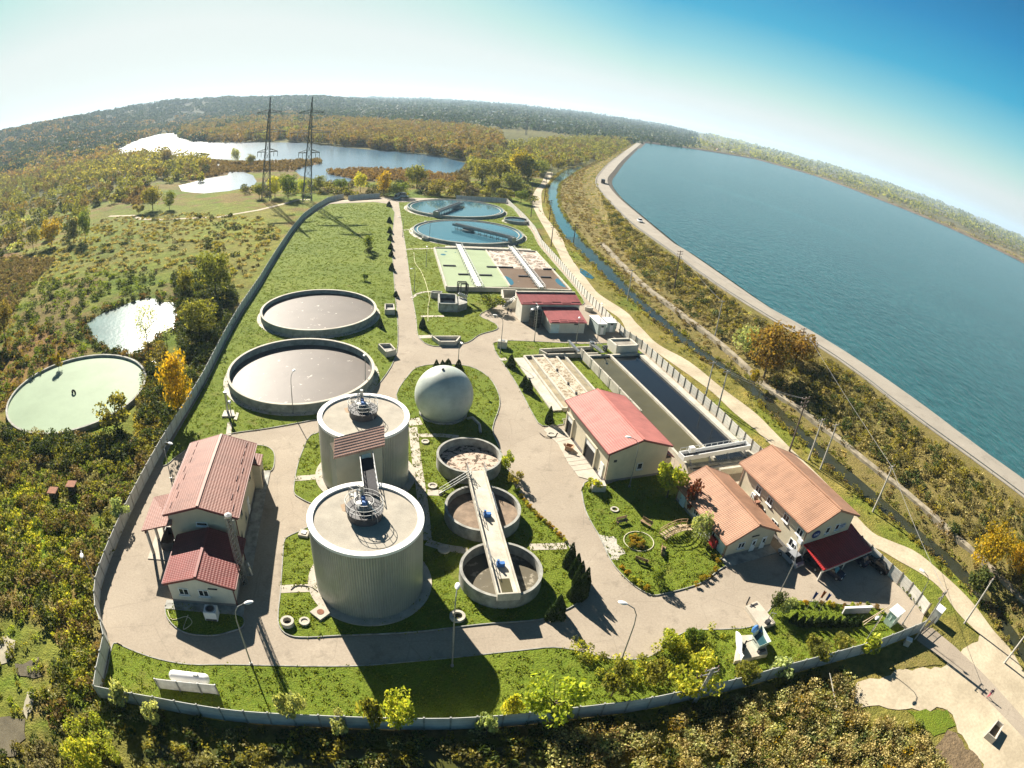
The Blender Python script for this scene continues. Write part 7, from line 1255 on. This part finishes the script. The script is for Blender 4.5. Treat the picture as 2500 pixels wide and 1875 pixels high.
for i, (x, y) in enumerate([(372, 465), (417, 505), (447, 548), (492, 566), (512, 590), (557, 622), (1082, 378), (1110, 412), (1092, 480), (1065, 515), (1025, 540), (990, 555), (950, 592)]): b = e5(x, y+12); plant('flower_bush', '%s round yellow flower bush along the garden kerb from the left' % ORD[i], 'flower bush', b, .85, 1.05, L_YELLOW if i not in (2, 3, 4, 9) else L_LIME if i != 9 else L_ORANGE, 'round', 'flower bushes round the garden lawn', 's')
for i, (x, y) in enumerate([(680, 500), (710, 545), (732, 578), (750, 602), (775, 625), (797, 655), (815, 675), (838, 695), (862, 715), (885, 738), (915, 760), (945, 785), (972, 812), (993, 840), (1025, 862), (1040, 885)]): b = e6(x, y+8); plant('flower_bush', '%s low yellow flower bush down the road edge by the thickeners' % ORD[i], 'flower bush', b, .65, .85, L_YELLOW if i % 3 else L_LIME, 'round', 'flower bushes along the thickener road', 's')
for i, (x, y) in enumerate([(440, 235), (470, 220), (500, 240), (465, 270), (500, 285), (530, 270), (450, 290), (520, 300)]): b = e5(x, y+14); plant('flower_bush', '%s yellow flower clump inside the round bed' % ORD[i], 'flower bush', b, .8, 1.1, L_YELLOW if i != 7 else L_ORANGE, 'round', 'flowers in the round bed', 's')
for i, (x, y) in enumerate([(570, 1280), (630, 1270), (720, 1290), (800, 1285), (930, 1290), (1020, 1290), (1110, 1290), (1160, 1310), (1230, 1325), (1320, 1330), (1420, 1320), (1520, 1310), (1640, 1310), (1760, 1345), (1840, 1400)]): b = d4(x, y+20); plant('hedge_bush', '%s bush from the left in the flowering hedge before the flags' % ORD[i], 'bush', b, .8, 1.1, [L_GREEN, L_ORANGE, L_LIME, L_YELLOW][i % 4], 'round', 'hedge before the flags', 's')
for i in range(9): b = c11(1040, 265).lerp(c11(1240, 490), i/8); plant('hedge_bush', '%s low green bush along the foot of the white fence' % ORD[i], 'bush', b, .6, .8, L_GREEN, 'round', 'bushes along the white fence', 's')
# ------------------------------------------------------------------ plant masses nobody could count
def Oc(pts, D): return [q if q.length < D else Vector((q.x*D/q.length, q.y*D/q.length, 0)) for q in Os(pts)]
def scatter(name, mat, poly, dens, H, W, nl, ls, seed=1, patch=None, excl=(), z=0.0, upright=.25, zfun=None):
    rng = np.random.default_rng(seed); X = np.array([p[0] for p in poly]); Y = np.array([p[1] for p in poly]); x0, x1, y0, y1 = X.min(), X.max(), Y.min(), Y.max(); n = int((x1-x0)*(y1-y0)*dens); x = rng.uniform(x0, x1, n); y = rng.uniform(y0, y1, n); k = inpoly(x, y, poly)
    for e in excl: k &= ~inpoly(x, y, e)
    if patch: nn = hash_noise(x, y, patch[0], patch[2] if len(patch) > 2 else seed+50); k &= nn > patch[1]
    x, y = x[k], y[k]; n = len(x)
    if n == 0: return
    if n == 0: return
    h = rng.uniform(*H, n); w = rng.uniform(*W, n); i = np.repeat(np.arange(n), nl); d = rng.standard_normal((len(i), 3)); d /= np.linalg.norm(d, axis=1)[:, None]; d *= rng.uniform(.4, 1, (len(i), 1))**.6
    zz = zfun(x, y) if zfun else np.full(n, z); P = np.c_[x[i]+d[:, 0]*w[i]/2, y[i]+d[:, 1]*w[i]/2, zz[i]+h[i]*(.52+.48*d[:, 2])]; me_ = leaves(name, P, ls, mat, rng, upright); o = bpy.data.objects.new(name, me_); COL.objects.link(o); tag(o, kind='stuff'); return o
V1 = Os([(-60, 935), (120, 940), (300, 948), (343, 965), (303, 1050), (258, 1140), (217, 1240), (205, 1300), (208, 1350), (226, 1395), (212, 1500), (120, 1570), (70, 1500), (140, 1400), (90, 1330), (-60, 1300)])
GP = Os([(0, 1050), (90, 1045), (160, 1160), (210, 1260), (200, 1330), (205, 1480), (150, 1500), (100, 1300), (0, 1200)]); OTX = [OTC+Vector((16.2*math.cos(a), 16.2*math.sin(a), 0)) for a in np.linspace(0, 6.2, 40)]
scatter('undergrowth', L_GREEN, V1, .75, (.4, 1.2), (.8, 1.7), 34, .22, 1, (9, -.25)); scatter('undergrowth', L_LIME, GP, 2.2, (.3, .8), (.6, 1.3), 24, .2, 2, (7, -.1)); scatter('undergrowth', L_OLIVE, V1, .4, (.5, 1.6), (1, 2.4), 60, .22, 29, (10, -.1)); scatter('undergrowth', L_BROWN, V1, .45, (.6, 1.8), (1.2, 2.6), 60, .24, 3, (11, .1)); scatter('undergrowth', L_STRAW, V1, .3, (.4, 1.3), (.8, 2.0), 50, .2, 52, (10, .0)); scatter('undergrowth', L_DARK, V1, .06, (1.2, 2.6), (1.6, 3.2), 110, .24, 4, (13, .15))
V2 = Os([(-40, 930), (60, 940), (200, 945), (300, 935), (320, 840), (325, 790), (440, 800), (395, 890), (345, 955), (300, 1000), (-40, 990)]); scatter('undergrowth', L_DARK, V2, .35, (1.0, 2.6), (1.6, 3.0), 110, .26, 5, (9, -.3), [OTX]); scatter('undergrowth', L_OLIVE, V2, .35, (.6, 1.8), (1.2, 2.4), 70, .25, 6, (8, -.1), [OTX])
V3 = Os([(370, 590), (500, 615), (515, 665), (475, 740), (440, 800), (395, 780), (385, 720), (395, 690)]); scatter('undergrowth', L_DARK, V3, .4, (1, 2.8), (1.8, 3.4), 100, .3, 7, (9, -.3), [PONDP]); scatter('undergrowth', L_OLIVE, V3, .2, (.8, 2), (1.5, 2.6), 60, .3, 8, (9, -.1), [PONDP])
V7 = Os([(-60, 640), (200, 590), (430, 590), (480, 640), (400, 660), (330, 640), (200, 680), (175, 730), (190, 770), (120, 790), (20, 880), (-60, 940)]); scatter('undergrowth', L_DARK, V7, .045, (.8, 2.6), (1.6, 3.4), 80, .32, 9, (16, .0), [PONDP, OTX]); scatter('undergrowth', L_GREEN, V7, .16, (.4, 1.4), (1.2, 2.8), 46, .3, 10, (12, -.2), [PONDP, OTX]); scatter('undergrowth', L_ORANGE, Os([(-60, 740), (120, 700), (170, 760), (80, 810), (10, 880), (-60, 920)]), .22, (.5, 1.6), (1.2, 2.6), 56, .28, 11, (10, -.1), [OTX])
V7b = Os([(0, 560), (130, 520), (230, 470), (420, 460), (560, 470), (610, 500), (560, 590), (500, 640), (430, 590), (200, 590), (0, 640)]); scatter('undergrowth', L_OLIVE, V7b, .05, (.3, .9), (1.2, 3.2), 40, .36, 12, (20, .05)); scatter('undergrowth', L_STRAW, V7b, .10, (.25, .7), (1, 2.6), 36, .3, 30, (12, -.2)); scatter('undergrowth', L_BROWN, V7b, .05, (.3, 1.0), (1, 3), 36, .34, 13, (14, .1)); scatter('undergrowth', L_DARK, V7b, .014, (.6, 1.6), (2, 4), 70, .4, 14, (22, .1))
BOT = Os([(222, 1520), (345, 1542), (520, 1572), (700, 1582), (980, 1590), (1140, 1578), (1270, 1560), (1490, 1526), (1690, 1474), (1780, 1450), (1830, 1445), (1835, 1500), (1880, 1560), (1990, 1570), (2040, 1640), (2060, 1760), (-100, 1760), (-100, 1640), (100, 1600)])
scatter('undergrowth', L_DARK, BOT, .28, (.4, 1.3), (1, 2.2), 60, .22, 15, (6, -.2)); scatter('undergrowth', L_OLIVE, BOT, .5, (.3, 1.2), (.8, 2), 46, .22, 16, (7, -.1)); scatter('undergrowth', L_STRAW, BOT, .35, (.3, 1.0), (.8, 1.8), 46, .18, 27, (7, -.1)); scatter('undergrowth', L_BROWN, BOT, .45, (.4, 1.2), (.8, 2), 46, .2, 17, (6, .05))
BR_ = Os([(1180, 1600), (1400, 1560), (1600, 1520), (1740, 1480), (1830, 1470), (1850, 1540), (1990, 1590), (2040, 1680), (2030, 1760), (1150, 1760)]); scatter('undergrowth', L_PALE, BR_, .3, (.8, 2.2), (1.2, 2.4), 90, .17, 18, (7, -.15)); scatter('undergrowth', L_STRAW, BR_, .6, (.8, 2.2), (1.2, 2.2), 100, .15, 28, (8, -.3)); scatter('undergrowth', L_BROWN, BR_, .35, (.8, 2.0), (1.2, 2.4), 80, .17, 19, (8, -.1)); scatter('undergrowth', L_YELLOW, BR_, .08, (.8, 2.0), (1.2, 2.0), 80, .16, 20, (6, .2)); scatter('undergrowth', L_LIME, Os([(150, 1560), (240, 1560), (260, 1640), (240, 1700), (150, 1700)]), .5, (1, 2.4), (1, 1.8), 90, .17, 21)
T('lime_bush', 'tall lime yellow bush at the bottom edge below the left wall corner', 'bush', 215, 1665, 1545, 92, L_LIME, size='m'); T('brown_bush', 'rusty brown bush at the bottom left below the soil bed', 'bush', 110, 1665, 1600, 100, L_BROWN, size='m')
LLS = Os([(-60, 1290), (70, 1320), (100, 1380), (90, 1480), (150, 1490), (215, 1500), (215, 1540), (150, 1560), (100, 1530), (50, 1560), (-60, 1560)]); scatter('undergrowth', L_OLIVE, LLS, .5, (.2, .8), (.8, 1.6), 36, .18, 45, (4, .1)); scatter('undergrowth', L_LIME, LLS, .35, (.2, .8), (.6, 1.4), 36, .17, 46, (5, .15))
CKM = [q+Vector((o_, 0, 0)) for o_ in (-3.2,) for q in [c4(975, 100), c4(985, 300), c4(985, 400), c4(930, 560), c4(950, 720), c4(890, 840)]]+[q+Vector((3.2, 0, 0)) for q in [c4(890, 840), c4(950, 720), c4(930, 560), c4(985, 400), c4(985, 300), c4(975, 100)]]
scatter('undergrowth', L_OLIVE, CKM, 1.1, (.4, 1.3), (.8, 1.8), 40, .2, 47); scatter('undergrowth', L_BROWN, CKM, .6, (.4, 1.5), (.8, 1.8), 40, .2, 48)
PM = rough(smooth_line(PONDP+[PONDP[0]], 4)[:-1], .1, 2, 3); pc = sum(PM, Vector())/len(PM); PO = [pc+(q-pc)*1.16 for q in PM]
scatter('pond_margin', L_DARK, PO, .35, (.5, 1.8), (1, 2.4), 60, .26, 49, None, [[pc+(q-pc)*.99 for q in PM]]); scatter('pond_margin', L_REED, PO, .5, (.6, 1.6), (.8, 2), 36, .24, 51, None, [PM], upright=.6)
# hedge of shrubs along the bend of the front road
HB = Os([(1205, 1390), (1240, 1385), (1330, 1425), (1400, 1420), (1450, 1385), (1560, 1352), (1565, 1400), (1500, 1440), (1420, 1480), (1330, 1480), (1270, 1450)]); scatter('undergrowth', L_LIME, HB, .9, (.5, 1.7), (.8, 1.8), 60, .16, 22, (5, -.2)); scatter('undergrowth', L_OLIVE, HB, .7, (.4, 1.4), (.8, 1.8), 60, .16, 23, (5, -.1)); scatter('undergrowth', L_OLIVE, Os([(1560, 1430), (1700, 1425), (1780, 1405), (1870, 1395), (1870, 1404), (1700, 1457), (1600, 1480)]), .35, (.4, 1.4), (.8, 1.8), 50, .16, 24, (5, .0))
# embankment thicket and canal margins
def between(i0, i1, t0, t1): return [bankpt(i, t0) for i in range(i0, i1)]+[bankpt(i, t1) for i in range(i1-1, i0-1, -1)]
TH = between(82, 119, .22, .9); scatter('embankment_thicket', L_BROWN, TH, .3, (.5, 1.8), (1, 2.6), 60, .22, 31, (12, -.25), zfun=bank_z); scatter('embankment_thicket', L_OLIVE, TH, .28, (.5, 1.6), (1, 2.4), 54, .22, 32, (10, -.1), zfun=bank_z); scatter('embankment_thicket', L_DARK, between(84, 119, .15, .8), .12, (.8, 2.2), (1.4, 3), 90, .24, 33, (12, .05), zfun=bank_z); scatter('embankment_thicket', L_STRAW, TH, .3, (.4, 1.2), (.8, 2.0), 50, .2, 38, (9, -.2), zfun=bank_z); scatter('embankment_thicket', L_PALE, TH, .1, (.4, 1.3), (.8, 1.8), 46, .2, 34, (9, .1), zfun=bank_z)
scatter('embankment_weeds', L_BROWN, between(20, 119, .02, .22), .28, (.3, 1.0), (.8, 2), 36, .22, 35, (9, -.1), zfun=bank_z); scatter('embankment_weeds', L_GREEN, between(30, 80, .05, .9), .025, (.3, 1.0), (1, 2.4), 36, .26, 36, (16, .1), zfun=bank_z); scatter('embankment_weeds', L_STRAW, between(20, 110, .05, .95), .08, (.2, .5), (.8, 2.2), 26, .24, 39, (12, -.1), zfun=bank_z); scatter('embankment_weeds', L_OLIVE, between(20, 80, .05, .95), .05, (.2, .6), (1, 2.4), 26, .28, 37, (12, .0), zfun=bank_z)
cm_ = []
for side, off in ((cl, -1), (cr, 1)):
    for w0, w1 in ((.2, 1.6),):
        A_, B_ = [], []
        for i, q in enumerate(side):
            o_ = (cr[i]-cl[i]).normalized()*off; A_.append(q-o_*.4); B_.append(q+o_*w1)
        cm_.append(A_+B_[::-1])
for k, poly in enumerate(cm_): scatter('canal_margin_weeds', L_OLIVE, poly, .55, (.3, .9), (.8, 1.8), 30, .2, 40+k); scatter('canal_margin_weeds', L_BROWN, poly, .4, (.3, 1.0), (.8, 1.8), 30, .2, 44+k, (10, -.1))
VG = Os([(1150, 440), (1185, 470), (1230, 560), (1340, 660), (1440, 740), (1560, 830), (1700, 960), (1900, 1130), (2050, 1240), (2120, 1300), (2212, 1440), (2150, 1350), (2030, 1230), (1880, 1100), (1650, 885), (1500, 775), (1400, 690), (1250, 560), (1190, 480)]); scatter('verge_tufts', L_OLIVE, VG, .5, (.12, .4), (.5, 1.2), 14, .18, 50, (8, -.1)); LW = Os([(1560, 1420), (2100, 1330), (2130, 1400), (2020, 1360)])
# lawn tufts, so that the grass has a nap
for k, P_ in enumerate(LAWN_W):
    area = abs(sum(P_[i].x*P_[(i+1) % len(P_)].y-P_[(i+1) % len(P_)].x*P_[i].y for i in range(len(P_))))/2; scatter('lawn_tufts', leafmat('leaf_lawn', [(.06, .095, .010), (.08, .115, .012), (.10, .125, .015), (.115, .13, .02)], .3) if k == 0 else bpy.data.materials['leaf_lawn'], P_, 1.6 if P_[0].length > 90 else 2.6, (.06, .16), (.5, 1.1), 7, .14, 60+k, (6, -.35), z=.04, upright=.5)
# reeds and marsh
for k, pts in enumerate([[(700, 362), (865, 366), (985, 380), (1010, 395), (860, 395), (760, 388), (712, 376)], [(430, 345), (500, 352), (600, 350), (690, 345), (696, 355), (640, 370), (560, 371), (490, 373), (440, 388), (380, 388), (390, 360)], [(230, 430), (310, 392), (350, 432), (300, 445)], [(1010, 350), (1020, 380), (990, 385), (960, 382), (1000, 370)]]): scatter('reed_bed', L_REED, Os(pts), .16, (1.2, 2.6), (1.6, 3.4), 26, .6, 70+k, None, [LAKE_W], upright=.7)
scatter('reed_bed', L_REED, Os([(-60, 560), (120, 560), (60, 630), (-20, 740), (-60, 740)]), .5, (.6, 1.6), (1.2, 2.6), 30, .35, 75, (18, -.4), upright=.7)
W3 = Oc([(-120, 300), (100, 292), (240, 312), (238, 338), (380, 345), (450, 362), (440, 395), (340, 400), (270, 438), (205, 452), (150, 515), (0, 560), (-120, 560)], 800)
scatter('marsh_wood', L_AUT, W3, .0045, (4, 9), (4, 8), 130, .75, 80, (120, -.3), [LAKE_W]); scatter('marsh_wood', L_OLIVE, W3, .0075, (3, 8), (4, 8), 130, .75, 81, (90, -.3), [LAKE_W]); scatter('marsh_wood', L_DARK, W3, .0025, (3, 8), (4, 8), 120, .75, 82, (90, .1), [LAKE_W]); scatter('marsh_wood', L_PALE, W3, .0030, (2, 5), (3, 7), 90, .65, 83, (70, .0), [LAKE_W])
SH = Os([(600, 400), (900, 398), (1030, 400), (1140, 405), (1160, 440), (1100, 436), (990, 428), (870, 424), (740, 424), (700, 420), (600, 425), (540, 425), (520, 410)]); scatter('shore_scrub', L_OLIVE, SH, .02, (1.5, 4), (3, 6), 90, .5, 84, (40, -.2)); scatter('shore_scrub', L_BROWN, SH, .02, (1, 3), (3, 5), 80, .5, 85, (40, -.2)); scatter('shore_scrub', L_DARK, SH, .006, (2, 4), (3, 6), 90, .5, 86)
W1 = Oc([(388, 297), (392, 275), (480, 262), (640, 259), (850, 270), (1000, 280), (1080, 295), (1090, 325), (1015, 352), (960, 339), (830, 325), (640, 307), (470, 307), (420, 304)], 1700)
scatter('far_wood', L_ORANGE, W1, .0055, (9, 15), (8, 14), 150, 1.15, 90, (260, -.35)); scatter('far_wood', L_AUT, W1, .0045, (8, 14), (8, 14), 150, 1.15, 91, (200, -.4)); scatter('far_wood', L_OLIVE, W1, .0025, (8, 14), (8, 14), 140, 1.15, 92, (200, .05))
W1s = Os([(420, 304), (640, 305), (830, 323), (960, 337), (1015, 350), (1060, 330), (1060, 322), (960, 330), (830, 317), (640, 301), (470, 301)]); scatter('far_wood', L_DARK, W1s, .012, (4, 9), (6, 10), 120, .9, 93)
W2 = Oc([(1015, 352), (1090, 318), (1250, 300), (1375, 303), (1330, 335), (1285, 352), (1210, 366), (1150, 388), (1110, 402), (1030, 388), (1005, 366)], 1300); scatter('far_wood', L_OLIVE, W2, .0075, (5, 11), (6, 11), 140, .9, 94, (150, -.35), [[(p.x, p.y) for p in cl]+[(p.x, p.y) for p in cr[::-1]]]); scatter('far_wood', L_AUT, W2, .0035, (5, 11), (6, 11), 140, .9, 95, (150, -.1))
def polar(name, mat, az0, az1, D0, D1, n, H, W, nl, ls, seed, zf):
    rng = np.random.default_rng(seed); a = np.radians(rng.uniform(az0, az1, n)); d = D0*(D1/D0)**rng.uniform(0, 1, n); x, y = d*np.sin(a), d*np.cos(a); k = hash_noise(x, y, 320, seed) > -.25; k &= ~inpoly(x, y, LAKE_W); k &= ~inpoly(x, y, [(p.x, p.y) for p in WL]+[(p.x, p.y) for p in FAR[::-1]]); x, y = x[k], y[k]; n = len(x); d = np.hypot(x, y); h = rng.uniform(*H, n)*(.6+d/2500); w = rng.uniform(*W, n)*(.6+d/1200); i = np.repeat(np.arange(n), nl); q = rng.standard_normal((len(i), 3)); q /= np.linalg.norm(q, axis=1)[:, None]; z = zf(x, y); P = np.c_[x[i]+q[:, 0]*w[i]/2, y[i]+q[:, 1]*w[i]/2, z[i]+h[i]*(.5+.5*q[:, 2])]; me_ = leaves(name, P, ls*(.5+d[i]/1500), mat, rng, .0); o = bpy.data.objects.new(name, me_); COL.objects.link(o); tag(o, kind='stuff')
def gz(x, y):
    ix = np.clip(np.searchsorted(gx, x)-1, 0, nx-2); iy = np.clip(np.searchsorted(gy, y)-1, 0, ny-2); u = (x-gx[ix])/(gx[ix+1]-gx[ix]); v = (y-gy[iy])/(gy[iy+1]-gy[iy]); return Z[iy, ix]*(1-u)*(1-v)+Z[iy, ix+1]*u*(1-v)+Z[iy+1, ix]*(1-u)*v+Z[iy+1, ix+1]*u*v
polar('hill_wood', L_FAR, -60, -18, 800, 3000, 4600, (8, 13), (9, 14), 44, 2.2, 100, gz); polar('hill_wood', L_AUT, -60, -22, 620, 1800, 1500, (7, 12), (8, 12), 44, 1.9, 101, gz); polar('hill_wood', L_OLIVE, -60, -30, 480, 1000, 900, (6, 11), (7, 12), 60, 1.5, 102, gz)
polar('plain_wood', L_FAR, -30, 14, 1100, 5200, 3000, (8, 12), (12, 26), 26, 3.0, 103, gz); polar('plain_wood', L_FAR, -30, 14, 1800, 7000, 1200, (8, 12), (14, 30), 22, 3.4, 107, gz); polar('plain_wood', L_OLIVE, 14, 62, 1800, 7000, 700, (8, 12), (14, 30), 22, 3.4, 104, gz); polar('plain_wood', L_OLIVE, 12, 62, 640, 3000, 700, (3, 7), (6, 14), 30, 1.6, 105, gz); polar('plain_wood', L_BROWN, 12, 62, 520, 2200, 800, (2, 5), (6, 14), 30, 1.5, 106, gz)
# village houses far behind the reservoir
hp = MB(); rng = np.random.default_rng(5); k_ = 0
for px, py in [(1700, 352), (1752, 368), (1790, 372), (1830, 380), (1905, 386), (1918, 392), (1943, 398), (2012, 415), (2040, 422), (2065, 430), (2365, 548), (2378, 552), (2392, 556), (2455, 585), (1630, 340), (1600, 337), (1560, 330), (1520, 325)]:
    q = at(px, py, 0); 
    if q.length > 2600: continue
    k_ += 1; z = float(gz(np.array([q.x]), np.array([q.y]))[0]); t = thing('village_house', 'small pale house in the far village beyond the reservoir', 'house', (q.x, q.y, z-.3), rng.uniform(0, 3), 'far village houses'); s = rng.uniform(.8, 1.3); MB().box((0, 0, 2*s), (11*s, 8*s, 4*s)).build('wall', WALLW, t, local=True); MB().add([(-6*s, -4.5*s, 4*s), (6*s, -4.5*s, 4*s), (6*s, 4.5*s, 4*s), (-6*s, 4.5*s, 4*s), (-6*s, 0, 6.5*s), (6*s, 0, 6.5*s)], [(0, 1, 5, 4), (2, 3, 4, 5), (0, 4, 3), (1, 2, 5), (3, 2, 1, 0)]).build('roof', CONC if k_ % 2 else ROOF_TAN, t, local=True)

# ------------------------------------------------------------------ air
hz = MB().box((0, 9000, 55), (34000, 24000, 290)); hm = bpy.data.materials.new('haze_air'); hm.use_nodes = True; hn = hm.node_tree.nodes; hn.remove(hn['Principled BSDF']); pv = hn.new('ShaderNodeVolumePrincipled'); pv.inputs['Color'].default_value = (.60, .80, 1.0, 1); pv.inputs['Density'].default_value = .00010; pv.inputs['Anisotropy'].default_value = .2
hm.node_tree.links.new(pv.outputs[0], hn['Material Output'].inputs['Volume']); tag(hz.build('haze', hm), kind='stuff')
